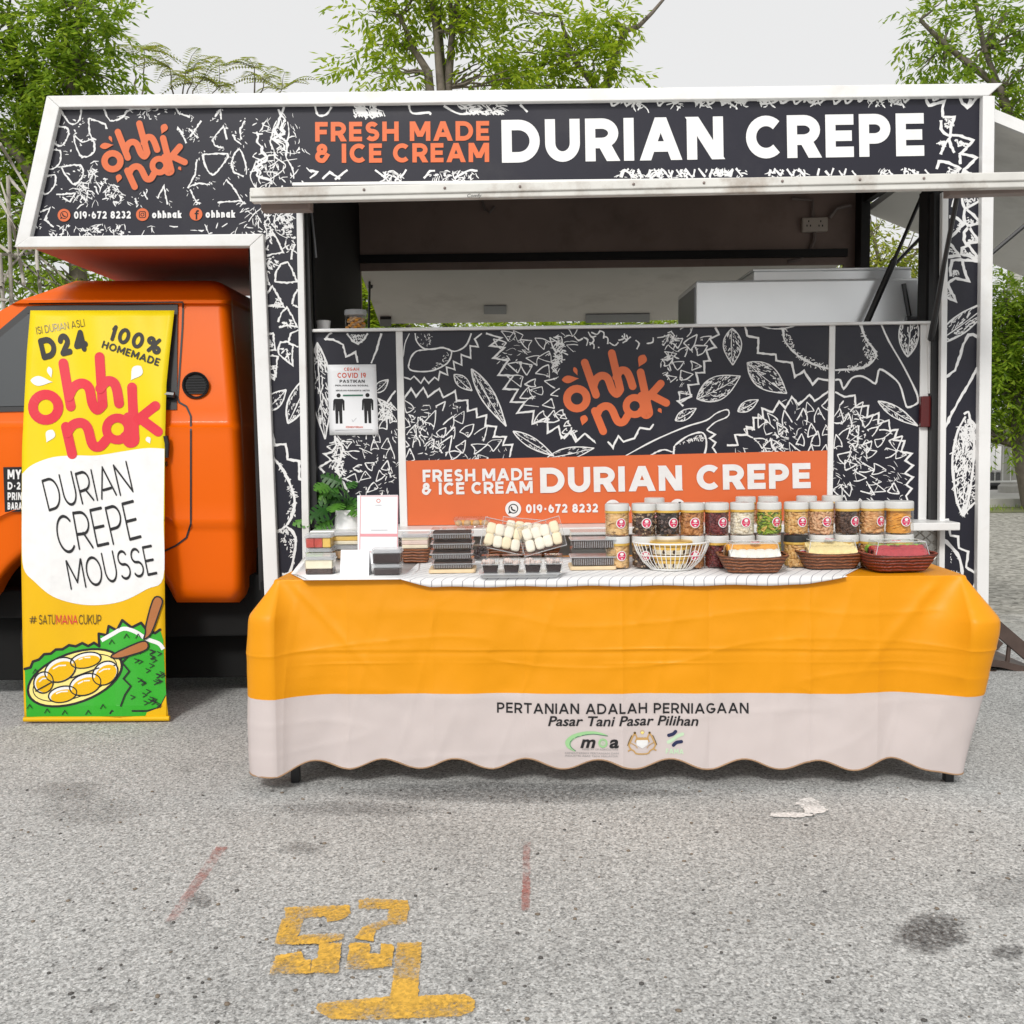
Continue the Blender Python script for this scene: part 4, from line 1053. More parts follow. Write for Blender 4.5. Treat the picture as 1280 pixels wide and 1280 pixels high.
a.line(z6([(822,60),(832,106),(882,116),(880,182),(960,190),(960,216),(1030,226),(1045,287),(1085,262),(1122,322),(1147,296),(1215,308)]), 2.6, 0, rough=.25, dens=3)
for k in range(3): a.line(smoothpts(z6([(988+k*4,72),(1000,130),(1050+k*3,190),(1120,232-k*3),(1215,258)]), 5), 1.5, 0, rough=.6)
scribble(a, z6([(985,75),(1010,75),(1060,180),(1210,240),(1210,262),(1090,230),(1000,140)]), 110, 4, 1.0); a.line(smoothpts(z6([(890,62),(940,74),(1000,72),(1055,58)]), 4), 1.7, 0, rough=.5)
a.line(z6([(742,592),(790,592),(778,546),(832,546),(830,510),(862,516),(860,470),(902,470),(898,428),(945,446),(975,398),(1002,426),(1030,378),(1062,412),(1110,368),(1132,396),(1205,345)]), 2.3, 0, rough=.25, dens=3)
durian(a, z6([(760,600),(800,590),(850,530),(900,480),(980,430),(1110,400),(1205,370),(1205,640),(760,640)]), 18, z6([(1120,760)])[0], 1.35, messy=.18)
scribble(a, z6([(880,620),(960,500),(1020,500),(990,620)]), 45, 8, 1.4)
a.build('durian_print', inkset, pc)
a = Art(surf(YP), seed=23, base=0.0022)
a.fill([(507.2,576),(1034.6,563),(1033.6,650.2),(509,657)], 1, h=0.0008)
tf = sim((75, 385), z6([(75, 385)])[0], 1/3.556, 0)
logo(a, tf, 1/3.556, 3, w=60, drops=False); a.base = 0.0038
logo(a, tf, 1/3.556, 1)
SL = math.degrees(math.atan(-.0135))
text(a, 'FRESH MADE', 528.5, 602.6, 15.4, fit=137, wt=.23, mi=0, ang=-1.0, space=.42)
text(a, '& ICE CREAM', 527.5, 618.8, 15.2, fit=138.5, wt=.23, mi=0, ang=-1.0, space=.42)
text(a, 'DURIAN CREPE', 675.5, 616.3, 31.5, fit=338, wt=.245, mi=0, ang=-1.05, space=.42, track=.13)
contact(a, 641, 636.2, 10, 11.0, (('w', 641.5, '019-672 8232', 657.5, 90), ('i', 766, 'ohhnak', 781, 48), ('f', 847, 'ohhnak', 862, 46)), 0, 2, 0, -.0125)
a.build('lettering', inkset, pc)
# right panel print
a = Art(surf(YP), clip=pr_poly, seed=24)
for k in range(3): a.line(smoothpts(z7([(285+k*5,50),(320,130),(360+k*3,190),(362,228),(300,268+k*3),(170,282)]), 5), 1.8, 0, rough=.6)
scribble(a, z7([(300,80),(370,190),(362,235),(290,275),(190,285),(320,230)]), 90, 5, 1.2)
a.line(smoothpts(z7([(388,45),(430,140),(500,260),(560,380),(572,425),(565,445),(522,462),(507,430),(482,350),(430,300),(387,278),(376,310),(365,347),(330,325),(292,310),(250,322),(212,372),(195,330),(170,330)]), 3), 2.3, 0, rough=.25)
leaf(a, *z7([(522,218),(535,-30)]), 96/3.879, 1.6, n=170, heavy=True); leaf(a, *z7([(378,432),(572,552)]), 52/3.879, 1.4, n=130)
a.line(z7([(170,388),(215,412),(266,404),(270,462),(331,454),(325,512),(382,490),(380,542),(431,524),(436,577),(472,570),(455,622),(507,625),(490,677),(542,686),(510,720),(547,745),(510,782),(547,800),(515,837),(542,856),(515,892),(532,935)]), 2.3, 0, rough=.25, dens=3)
durian(a, z7([(175,410),(260,430),(370,510),(450,600),(500,700),(505,860),(515,950),(175,950)]), 18, z7([(160,740)])[0], 1.35, messy=.16)
scribble(a, z7([(200,420),(300,480),(330,640),(300,760),(220,900),(240,640)]), 70, 8, 1.4)
a.build('durian_print', inkset, pr)

# --- ledge and tread plate under the counter panels
zl = W(700, 655, YP).z
b = MB(); b.box((W(396,600,YP).x, YP-0.20, zl-0.035), (W(1178,600,YP).x, YP+0.04, zl)); b.build('counter_ledge', M['white_trim'], truck, bevel=0.004)
b = MB(); b.box((W(396,600,YP).x, YT+0.02, zfl+.02), (W(1178,600,YP).x, YT+0.05, zl-0.036)); b.build('lower_side_panel', M['checker'], truck)
b = MB(); r_ = random.Random(1)
x0 = W(1100,690,YT).x; x1 = W(1174,690,YT).x
for i in range(10):
    for j in range(16):
        cx = x0+(x1-x0)*(i+.5)/10; cz = zl-0.05-.022*j
        d = 0.011 if (i+j) % 2 else -0.011
        b.tube([(cx-.011, YT+.019, cz-d), (cx+.011, YT+.019, cz+d)], .0028, 5)
b.build('tread_plate_ribs', M['checker'], truck)

# --- front awning, folded up and out
YA = 3.90
h0, h1 = W(368,236,YT-.05), W(1186,227,YT-.05)
f0, f1 = W(312,240,YA), W(1300,222,YA)
th = Vector((0, 0, -0.034))
aw = MB(); aw.add([h0, h1, f1, f0, h0+th, h1+th, f1+th, f0+th], [(3,2,1,0),(4,5,6,7),(0,1,5,4),(2,3,7,6),(1,2,6,5),(3,0,4,7)])
awo = aw.build('awning', M['awn_under'], truck)
b = MB(); e0, e1 = W(312,234.5,YA-.02), W(1300,214,YA-.02); e2, e3 = W(1300,225,YA-.02), W(312,246,YA-.02)
b.prism([e0, e1, e2, e3], (0, .05, 0), 0)
q0, q1, q2, q3 = W(312,246,YA-.012), W(1300,225,YA-.012), W(1300,233.5,YA-.012), W(314,252.5,YA-.012)
b.prism([q0, q1, q2, q3], (0, .04, 0), 0)
b.build('awning_edge_rail', M['awn_trim'], awo, bevel=0.004)
for x in (455, 556, 650, 792, 880, 978, 1075, 1155):
    b = MB(); b.blob(W(x, 240-(x-312)*.0205, YA-.021), 0.006); b.build('rail_screw', M['brown_rail'], awo)
b = MB(); b.slab([(326,251.5),(388,250),(388,262),(326,263)], YA+.08, 0.06, 0); b.build('awning_bracket', M['brown_rail'], awo, bevel=.003)
b = MB(); b.slab([(1187,232),(1310,228.5),(1310,240),(1187,244)], YA+.08, 0.06, 0); b.build('awning_bracket', M['brown_rail'], awo, bevel=.003)
a = Art(surf(YA-.0125), seed=31)
fonttext(a, 'Comfy', 584, 246.5, 4.2, fit=18, mi=0, ang=-1, shear=.2)
a.build('lettering', [M['dark_ink']], awo)
b = MB(); b.tube([W(1197,243,YA+.2), W(1180,330,4.4), W(1164,424,YT+.01)], [.010, .010, .016], 8); b.build('gas_strut', M['black_gloss'], awo)
# --- rear awning beyond the truck, seen through the far window
r0, r1 = Vector((xfo0-.02, YB+.02, zfo1+.02)), Vector((xfo1, YB+.02, zfo1+.02))
o1, o0 = Vector((xfo1, YB+1.0, W(700,402,YB+1.0).z)), Vector((xfo0-.02, YB+1.0, W(700,402,YB+1.0).z))
b = MB(); t2 = Vector((0, 0, .04)); b.add([r0, r1, o1, o0, r0+t2, r1+t2, o1+t2, o0+t2], [(0,1,2,3),(7,6,5,4),(0,4,5,1),(2,6,7,3),(1,5,6,2),(3,7,4,0)])
ra = b.build('rear_awning', M['awn_under'], truck)
def on_rear(x, y):                # pixel -> point on the rear awning's underside
    d = ray(x, y); nrm = (r1-r0).cross(o0-r0).normalized(); c = Vector((0, 0, HC)); t = (r0-c).dot(nrm)/d.dot(nrm); return c+d*t-nrm*0.004*(1 if d.dot(nrm) > 0 else -1)
for q in (((605,381),(633,381),(633,391),(605,391)), ((732,392),(812,391),(812,401),(732,402))):
    b = MB(); b.prism([on_rear(*p) for p in q], (0, 0, -.006)); b.build('latch_recess', M['grey_alu'], ra)
b = MB(); b.tube([on_rear(462, 352), W(461, 410, YB)], .008, 6); b.blob(on_rear(463, 357), .02); b.build('gas_strut', M['black_gloss'], ra)
b = MB(); b.prism([on_rear(*p) for p in ((475,395),(489,395),(489,404),(475,404))], (0, 0, -.02)); b.build('awning_catch', M['black_gloss'], ra)
# --- tail awning
zt = W(1243,150,YT+.05).z
t0, t1 = Vector((xr+.01, YT+.05, zt)), Vector((xr+.01, YB-.05, zt-.06)); sl = Vector((1.15, 0, -.47))
b = MB(); b.add([t0, t1, t1+sl, t0+sl, t0+t2, t1+t2, t1+sl+t2, t0+sl+t2], [(0,3,2,1),(4,5,6,7),(0,1,5,4),(1,2,6,5),(2,3,7,6),(3,0,4,7)])
ta = b.build('tail_awning', M['awn_under'], truck)
b = MB(); b.prism([t0+Vector((0,-.012,-.01)), t0+sl+Vector((0,-.012,-.01)), t0+sl+Vector((0,-.012,.045)), t0+Vector((0,-.012,.045))], (0, .02, 0)); b.build('awning_edge_rail', M['white_trim'], ta)
b = MB(); b.tube([t1+sl*.28+Vector((0,-.1,-.01)), (xr-.1, YB-.2, 2.05)], .011, 6); b.blob(t1+sl*.28+Vector((0,-.1,-.02)), .03); b.build('gas_strut', M['black_gloss'], ta)
b = MB(); b.tube([t0+sl*.42+Vector((0,.10,-.02)), (xr+.0, YT+.16, 2.05)], .010, 6); b.blob(t0+sl*.42+Vector((0,.10,-.03)), .03); b.build('gas_strut', M['black_gloss'], ta)
# inner strut crossing the opening, tail-side upright
b = MB(); b.tube([W(1156,236,5.0), W(1120,320,5.0), W(1117,327,5.0), W(1083,404,5.0)], [.009, .009, .016, .016], 8); b.build('gas_strut', M['black_gloss'], truck)
b = MB(); b.slab([(1160,236),(1176,236),(1172,402),(1157,402)], YT+.10, .10); b.build('tail_upright', M['dark_in'], truck)
# socket, conduit
b = MB(); b.slab([(1003,272),(1035,271),(1035,289),(1003,290)], YB-.075, .034); so = b.build('socket_box', M['ivory'], truck, bevel=.006)
b = MB()
for cx in (1011, 1026):
    for dx, dy in ((0, -3.5), (-2.2, 2), (2.2, 2)): b.slab([(cx+dx-.7,280+dy-1.2),(cx+dx+.7,280+dy-1.2),(cx+dx+.7,280+dy+1.2),(cx+dx-.7,280+dy+1.2)], YB-.076, .003)
b.build('socket_holes', M['dark_in'], so)
b = MB(); b.tube([W(1018,290,YB-.06), W(1018,300,YB-.06), W(1013,312,YB-.06), W(1000,324,YB-.06), W(985,327,YB-.06)], .012, 6); b.build('cable', M['brown_rail'], truck); b = MB(); b.tube([W(1016,271,YB-.06), W(1016,250,YB-.06), W(990,248,YB-.06)], .010, 6); b.build('cable', M['brown_rail'], truck)
b = MB(); b.tube([W(1037,272,YB-.06), W(1046,260,YB-.07), W(1064,256,YB-.08)], .013, 6); b.build('cable', M['brown_rail'], truck); b = MB(); b.tube([W(603,250,YB-.06), W(606,262,YB-.07), W(612,266,YB-.07), W(618,258,YB-.07)], .008, 6)
b.build('cable', M['brown_rail'], truck)
b = MB(); b.tube([W(389,262,YT+.15), W(393,300,YT+.15), W(395,322,YT+.16)], .006, 6); b.build('bulkhead_rod', M['grey_alu'], truck)

# --- undercarriage
b = MB(); b.box((-2.9, 5.0, .42), (xr-.1, 5.14, .56)); b.box((-2.9, 5.9, .42), (xr-.1, 6.04, .56)); b.box((xl+.1, 4.95, .36), (xl+.75, 5.6, zfl)); b.box((-3.0, 5.2, .34), (-1.2, 6.1, .75)); b.box((.9, 4.9, .30), (1.6, 5.05, zfl-.02)); b.box((xl+.02, 5.0, .2), (xl+.05, 6.2, zfl)); b.box((-3.5, 5.12, .08), (xl+.75, 5.17, .74)); b.box((-1.9, 4.98, .32), (xl+.35, 5.10, .62)); b.build('chassis_and_shade_skirt', M['chassis_and_shade_skirt'], truck, bevel=.01)  # chassis rails, plus dark boxes and a skirt added as shade under the truck
def wheel(cx, cy, r=.315):
    b = MB(); b.lathe([(r*.60,-.09),(r*.93,-.10),(r,-.06),(r,.06),(r*.93,.10),(r*.60,.09)], (cx, cy, r), 40, axis='y'); ty = b.build('tyre', M['tyre'], truck, smooth=40)
    b = MB(); b.lathe([(0.001,.03),(r*.2,.05),(r*.22,.075),(r*.34,.06),(r*.5,.045),(r*.56,.085),(r*.61,.09),(r*.61,-.08),(0.001,-.08)], (cx, cy, r), 32, axis='y'); b.build('rim', M['rim'], ty, smooth=40)
cwx = W(104, 800, 4.86).x
wheel(cwx, 4.95); wheel(cwx, 6.15); wheel(1.05, 5.05); wheel(1.05, 6.1)

# --- cab
def pw(v, tab):
    for (a0, b0), (a1, b1) in zip(tab, tab[1:]):
        if v <= a1: return b0+(b1-b0)*max(0, (v-a0))/(a1-a0)
    return tab[-1][1]
CABY = [(351,5.25),(354,5.12),(359,5.02),(366,4.97),(373,4.945),(375,4.92),(379,4.92),(381,4.94),(400,4.925),(450,4.885),(500,4.845),(526,4.828),(531,4.822),(534,4.806),(540,4.806),(560,4.80),(600,4.795),(648,4.795),(654,4.79),(660,4.806),(666,4.808),(690,4.81),(735,4.815),(744,4.825),(749,4.845),(753,4.88)]
CABR = [(351,268),(355,280),(366,288),(375,291),(380,290.5),(400,291.5),(450,296),(520,302),(600,306),(700,308),(740,308),(753,300)]
CABL = [(351,95),(359,72),(368,48),(376,22),(381,14),(400,-20),(420,-55),(520,-165),(600,-175),(753,-175)]
def archbot(px):
    dx = px-104
    return min(753, 795-sqrt(123**2-dx*dx)) if abs(dx) < 116 else 753
def caby(px, py):
    R = pw(py, CABR); t = min(1, max(0, (px-(R-19))/19))
    return pw(py, CABY)+.13*(1-sqrt(max(0, 1-t*t*.98)))
def cab(px, py, h=0.0):
    return W(px, py, caby(px, py)-h)
rows = []
levels = sorted(set([a0 for a0, _ in CABY]+[390,425,475,512,545,580,625,675,700,715,725]))
NX = 96
for lv in levels:
    row = []
    for i in range(NX+1):
        u = i/NX; u = u*1.0
        l_, r_ = pw(lv, CABL), pw(lv, CABR)
        # finer steps towards the rear edge
        px = l_+(r_-l_)*(1-(1-u)**1.5)
        py = lv if lv <= 600 else 600+(lv-600)*(archbot(px)-600)/153
        row.append(W(px, py, caby(px, lv)))
    rows.append(row)
b = MB(); b.grid(rows)
def back(p): return Vector((p.x, 6.25, p.z))
top = rows[0]; b.grid([top, [back(p) for p in top]]); b.grid([[r[0] for r in rows], [back(r[0]) for r in rows]]); b.grid([[r[-1] for r in rows], [back(r[-1]) for r in rows]])
b.grid([rows[-1], [p+Vector((0, .10, .01)) for p in rows[-1]]])
cabo = b.build('cab_body', M['orange'], truck, smooth=50)
a = Art(cab, seed=41, base=.004, step=.00005)
a.line([(229,379),(228,410),(224,470),(222,497),(224,503),(233,508),(238.5,520),(238.5,655),(233,672),(220,682),(203,690)], 2.3, 0, dens=6)
a.line([(36,379.5),(229,377.5)], 1.6, 0, dens=8)
a.build('door_seam', [M['black']], cabo)
a = Art(cab, seed=42, base=.006, step=.0003)
a.fill([(34,383),(60,381.5),(222,380.5),(221,512),(190,513),(120,514),(40,514),(-40,516),(-118,518),(-120,508),(-60,462)], 0)
wn_ = a.build('window_seal', [M['black']], cabo)
a = Art(cab, seed=43, base=.010, step=.0003)
a.fill([(40,389),(60,388),(214,387),(213,505),(120,506),(40,507),(-40,509),(-105,511),(-55,467)], 0)
a.build('pane', [M['glass']], wn_)
b = MB(); c = cab(246, 482, .0); b.lathe([(.052,0),(.060,.006),(.064,.016),(.060,.020),(.053,.014),(.050,.004),(.001,.002)], c+Vector((0,-.004,0)), 32, axis='y')
vt = b.build('air_vent', M['black_gloss'], cabo, smooth=35)
b = MB()
for k in range(-3, 4):
    hw = .048*sqrt(1-(k/4.2)**2); b.box((c.x-hw, c.y-.018, c.z+k*.0125-.002), (c.x+hw, c.y-.006, c.z+k*.0125+.002))
b.build('vent_slats', M['black_gloss'], vt)
b = MB(); b.tube([W(207,493,4.82), W(218,494,4.82)], .016, 8); b.build('door_hinge_cap', M['black_gloss'], cabo)
b = MB(); b.tube([W(208,572,4.77), W(209,555,4.77), W(207,545,4.77)], .012, 8); b.tube([W(207,580,4.775), W(209,580,4.775)], .012, 8); b.build('door_handle', M['black_gloss'], cabo)
a = Art(cab, seed=44, base=.004, step=.0002)
a.fill([(4,584),(70,583),(70,639),(6,640)], 0)
pl_ = a.build('door_plate', [M['dark_ink']], cabo)
a = Art(cab, seed=45, base=.0075, step=.0001)
for s, y, h, w_ in (('MY', 599, 12, 17), ('D-2', 612, 9.5, 16), ('PRIN', 625, 9.5, 18), ('BARA', 637, 9, 18)): text(a, s, 9.5, y, h, fit=w_, wt=.25, mi=0)
a.build('lettering', [M['white_ink']], pl_)

# --- fold-down steps at the tail
st = thing('folding_steps', 'brown steel folding steps standing behind the truck at its tail end', 'steps', G(1262, 838, 0))
zb = G(1268, 838, 0); Ys = zb.y
b = MB()
for dy in (0, .5):
    p = W(1228, 768, Ys)+Vector((0,dy,0)); q = W(1305, 834, Ys)+Vector((0,dy,0)); dirv = (q-p).normalized(); up = Vector((-dirv.z, 0, dirv.x))*.035
    b = MB(); b.prism([p-up, q-up, q+up, p+up], (0, .03, 0)); b.build('stringer', M['rust'], st)
b = MB(); b.slab([(1222,822),(1252,826),(1300,838),(1300,846),(1250,834),(1226,832)], Ys-.02, .5); b.build('tread', M['rust'], st)
b = MB(); b.tube([W(1263,792,Ys+.02), W(1259,828,Ys+.02)], .012, 8); b.build('brace', M['rust'], st)
b = MB(); b.tube([W(1241,838,Ys), W(1241,840,Ys)+Vector((0,0,-.0)), Vector((W(1241,838,Ys).x, Ys, 0.0))], .02, 8); b.tube([Vector((W(1300,838,Ys).x, Ys, W(1300,838,Ys).z)), Vector((W(1300,838,Ys).x, Ys, 0))], .02, 8); b.build('feet', M['rust'], st)
# ================================================================== hanging banner in front of the cab
def Ybn(px, py):
    y = pw(py, [(380,4.905),(392,4.89),(440,4.84),(500,4.795),(560,4.765),(700,4.69),(885,4.605),(905,4.60)])
    return y + .006*sin(px*.045+py*.012) + .004*sin(px*.11-py*.02) + .010*sin((px-30)/180*pi)*(1 if py < 880 else .3)*sin((py-390)/500*pi)
BL = [(388,38),(440,33.5),(560,27.5),(700,26.5),(870,29.5),(900,30.5)]
BR = [(388,218),(440,212),(480,208),(560,206),(700,205.5),(870,207.5),(900,211)]
ban = thing('hanging_banner', 'tall yellow printed banner hanging from the cab window down to the ground', 'banner', W(120, 902, 4.6))
def banner_mat(nm, c): return mat(nm, c, 0.42, 0.03, 3, spec=.16)
M['ban_yel'] = banner_mat('banner_yellow_print', (0.75, 0.575, 0.008)); M['ban_amb'] = banner_mat('banner_amber_print', (0.72, 0.42, 0.008))
b = MB(); pys = [388+i*8.5 for i in range(61)]
rows = [[W(pw(py,BL)+(pw(py,BR)-pw(py,BL))*i/24, py, Ybn(pw(py,BL)+(pw(py,BR)-pw(py,BL))*i/24, py)) for i in range(25)] for py in pys]
k = 31
b.grid(rows[:k+1], 0); b.grid(rows[k:], 1)
sh = b.build('printed_sheet', [M['ban_yel'], M['ban_amb']], ban, smooth=60)
sd = sh.modifiers.new('thickness', 'SOLIDIFY'); sd.thickness = .0012; sd.offset = 1
sd.offset = -1
b = MB(); b.tube([W(30,899,4.602), W(212,898,4.602)], .012, 10); b.build('bottom_bar', M['ban_amb'], ban, smooth=40)
b = MB(); b.prism([cab(34,384,.012), cab(222,381,.012), cab(222,391,.012), cab(34,391.5,.012)], (0, .02, 0)); b.build('top_strap', M['black'], ban)
bs = lambda x, y, h: W(x, y, Ybn(x, y)-h)
M['ban_red'] = mat('banner_red_print', (0.66, 0.04, 0.06), .5, .03, spec=.2); M['ban_green'] = mat('banner_green_print', (0.022, 0.36, 0.012), .35, .03); M['ban_brown'] = mat('banner_brown_print', (0.38, 0.13, 0.03), .35, .03)
M['ban_char'] = mat('banner_charcoal_print', (0.045, 0.043, 0.04), .6, .03, spec=.2); M['ban_olive'] = mat('banner_dark_brown_print', (0.10, 0.06, 0.005), .35, .03); M['ban_cream'] = mat('banner_cream_print', (0.86, 0.72, 0.22), .35, .03)
BI = [M['white_ink'], M['ban_red'], M['dark_ink'], M['ban_green'], M['ban_brown'], M['ban_char'], M['ban_olive'], M['ban_cream'], M['ban_amb']]
def fillg(a, poly, mi, h=None, d=9.0):       # fill cut into small squares so that it follows a curved sheet
    h = a.layer() if h is None else h
    tris = tessellate_polygon([[Vector((x, y, 0)) for x, y in poly]])
    for t in tris:
        T = [poly[i] for i in t]
        x0, x1 = min(p[0] for p in T), max(p[0] for p in T); y0, y1 = min(p[1] for p in T), max(p[1] for p in T)
        for j in range(int(y0//d), int(y1//d)+1):
            band = clip_convex(T, [(x0-9,j*d),(x1+9,j*d),(x1+9,(j+1)*d),(x0-9,(j+1)*d)])
            if len(band) < 3: continue
            bx0, bx1 = min(p[0] for p in band), max(p[0] for p in band)
            for i in range(int(bx0//d), int(bx1//d)+1):
                c = clip_convex(band, [(i*d,y0-9),((i+1)*d,y0-9),((i+1)*d,y1+9),(i*d,y1+9)])
                if len(c) >= 3: a.face(c, mi, h)
zb2 = lambda p: Z(0, 450, 2.724, p)
a = Art(bs, seed=51, base=.0015, step=.000014, mod=2000)
a.base = .0015
fillg(a, zb2(smoothpts([(75,388),(110,357),(180,331),(260,325),(330,325),(420,311),(500,300),(560,302)], 5)+smoothpts([(557,560),(556,742),(500,780),(420,820),(340,834),(260,830),(180,805),(120,757),(80,708),(74,600)], 5)), 0)
# fruit drawing
body = [(84,1052),(104,1047),(112,1027),(133,1020),(150,1002),(173,1000),(190,986),(213,985),(235,971),(258,975),(280,964),(300,974),(320,963),(338,975),(336,932),(364,937),(370,906),(398,921),(416,886),(448,911),(480,895),(500,920),(528,930),(545,918),(556,952),(558,1000),(562,1080),(566,1140),(545,1185),(490,1213),(90,1215)]
a.base = .0020; a.k = 0
fillg(a, zb2(body), 3)
a.base = .0026; a.k = 0
for i in range(len(body)-2): a.line(zb2([body[i], body[i+1]]), 3.3, 2, cap='round') if body[i][0] < 540 else None
a.line(zb2(smoothpts([(345,955),(380,935),(420,915),(460,925),(500,950),(540,965),(556,985)], 4)), 5.0, 0)
fillg(a, zb2([(566,1142),(545,1183),(500,1200),(492,1222),(566,1220)]), 8)
a.line(zb2([(566,1142),(545,1183),(500,1195),(380,1195),(374,1205)]), 2.2, 2)
ov = lambda rx, ry, n=36, cx=255, cy=1082, an=-20: [(cx+rx*cos(2*pi*i/n)*cos(radians(an))-ry*sin(2*pi*i/n)*sin(radians(an)), cy+rx*cos(2*pi*i/n)*sin(radians(an))+ry*sin(2*pi*i/n)*cos(radians(an))) for i in range(n)]
fillg(a, zb2(ov(172, 88)), 2, .0036); fillg(a, zb2(ov(163, 80)), 7, .0042); a.base = .0048; a.k = 0; a.line(zb2(ov(150, 66)), 1.2, 2, closed=True)
for cx, cy, rx, ry, an in ((148,1098,30,34,20),(205,1055,52,37,-24),(292,1022,50,23,-12),(213,1138,46,24,-12),(290,1105,52,33,-18),(358,1066,44,34,-38)):
    fillg(a, zb2(ov(rx+5, ry+5, 24, cx, cy, an)), 2, .0050+cx*1e-6); fillg(a, zb2(ov(rx, ry, 24, cx, cy, an)), 0, .0056+cx*1e-6); fillg(a, zb2(ov(rx*.93, ry*.84, 24, cx+2, cy+5, an)), 8, .0062+cx*1e-6); a.base = .0068; a.k = 0; a.line(zb2([(cx-rx*.45, cy-ry*.1), (cx-rx*.1, cy-ry*.38), (cx+rx*.35, cy-ry*.42)]), 1.6, 0, cap='round'); a.line(zb2(ov(rx+3, ry+3, 28, cx, cy, an)), 1.5, 2, closed=True)
a.base = .0068; a.k = 0
a.line(zb2([(120,1128),(180,1095),(250,1080),(330,1050),(392,1040)]), 1.6, 2)
a.line(zb2([(440,1005),(415,1030),(440,1060),(420,1085),(445,1110),(425,1140),(410,1180)]), 2.0, 2)
gr = random.Random(3)
for i in range(34):
    x = gr.uniform(450, 555); y = gr.uniform(980, 1180)
    a.line(zb2([(x-8, y-7), (x+8, y), (x-6, y+8)]), 1.0, 2)
for x, y in ((380,960),(430,940),(470,940),(100,1180),(160,1195),(220,1200),(300,1200),(350,1180),(120,1060)): a.line(zb2([(x-9, y+8), (x, y-7), (x+9, y+6)]), 1.0, 2)
for q in ([(495,930),(497,900),(520,818),(540,806),(553,820),(545,850),(515,930),(490,950)], [(380,1005),(470,962),(500,960),(500,985),(450,1004),(400,1016)]):
    a.base = .0076; fillg(a, zb2(smoothpts(q, 3, True)), 4); a.base = .0084; a.line(zb2(smoothpts(q, 3, True)), 1.9, 2, closed=True)
# lettering
a.base = .0026; a.k = 0
tf = sim((75, 385), (57, 509), 1.0/2.724*.985, 9.5)
logo(a, tf, 1/2.724*.985, 1, dmi=0)
text(a, 'ISI DURIAN ASLI', 46, 418, 9.5, fit=61, wt=.11, mi=6, ang=-9.5, cap='round')
text(a, 'D24', 52.5, 450.5, 28, fit=60, wt=.27, mi=5, ang=-11.5, cap='round', rot=2)
text(a, '100%', 136, 425, 20.5, fit=66, wt=.22, mi=5, ang=17, cap='round')
text(a, 'HOMEMADE', 126.5, 434.5, 9.6, fit=75, wt=.2, mi=5, ang=18, cap='round', xs=.9)
text(a, 'DURIAN', 60.5, 639.5, 41, fit=109, wt=.085, mi=2, ang=-12, cap='round', jit=.4)
text(a, 'CREPE', 76, 693.5, 49, fit=103, wt=.078, mi=2, ang=-11.5, cap='round', jit=.4)
text(a, 'MOUSSE', 89, 739, 38, fit=110, wt=.09, mi=2, ang=-11.5, cap='round', jit=.4)
text(a, '#', 36.7, 779.5, 9.5, fit=9, wt=.1, mi=6, cap='round'); text(a, 'SATU', 48.5, 780.5, 12, fit=20.5, wt=.12, mi=6, cap='round'); text(a, 'MANA', 70.2, 780.5, 12, fit=26.5, wt=.12, mi=1, cap='round'); text(a, 'CUKUP', 98.3, 780.5, 12, fit=28, wt=.12, mi=6, cap='round')
a.build('banner_print', BI, sh)

# ================================================================== safety notice taped on the wall
nt = thing('safety_notice', 'white printed notice with two black standing figures on the dark counter wall', 'notice', W(440, 543, YP-.004))
def Yn(x, y): return YP-.0045-.006*max(0, (y-480)/63)*abs(sin((x-409)/30))
b = MB(); b.grid([[W(409+61*u/8+(v/10)*3.0, 456-.6*u/8+88*v/10, Yn(409+61*u/8, 456+88*v/10)) for u in range(9)] for v in range(11)])
ns = b.build('paper', M['paper'], nt, smooth=60); sd = ns.modifiers.new('thickness', 'SOLIDIFY'); sd.thickness = .0006; sd.offset = -1
a = Art(lambda x, y, h: W(x, y, Yn(x, y)-h), seed=61)
zn = lambda p: Z(400, 440, 10.67, p)
def nfit(s, x0, x1, yb, h, mi, bold=True):
    (X0, Y0), (X1, _) = zn([(x0, yb), (x1, yb)]); text(a, s, X0, Y0, h/10.67, fit=X1-X0, wt=.2 if bold else .15, mi=mi)
nfit('CEGAH', 320, 522, 250, 42, 1); nfit('COVID 19', 232, 612, 345, 68, 1); nfit('PASTIKAN', 262, 595, 410, 40, 0)
nfit('PENJARAKAN SOSIAL', 205, 645, 458, 22, 0); nfit('SEKURANG-KURANGNYA 1 METER', 210, 662, 524, 20, 0); nfit('KEMENTERIAN', 345, 570, 1012, 22, 1)
a.line(zn([(305,580),(572,577)]), 2.0, 2); a.line(zn([(200,1042),(700,1036)]), .6, 3); a.line(zn([(425,900),(440,930),(485,880)]), .5, 3)
for cx in (248, 633):
    a.dot(*zn([(cx, 580-(cx > 400)*5)])[0], 28/10.67, 0)
    oy = -5 if cx > 400 else 0
    a.fill(zn([(cx-72,650+oy),(cx-55,625+oy),(cx+55,625+oy),(cx+78,650+oy),(cx+80,780+oy),(cx+58,780+oy),(cx+50,675+oy),(cx+48,780+oy),(cx+52,955+oy),(cx+16,955+oy),(cx+4,790+oy),(cx-2,790+oy),(cx-6,955+oy),(cx-38,955+oy),(cx-45,780+oy),(cx-48,675+oy),(cx-52,780+oy),(cx-74,780+oy)]), 0)
a.build('printing', [M['dark_ink'], M['red_ink'], M['green_ink'], M['grey_ink']], ns)

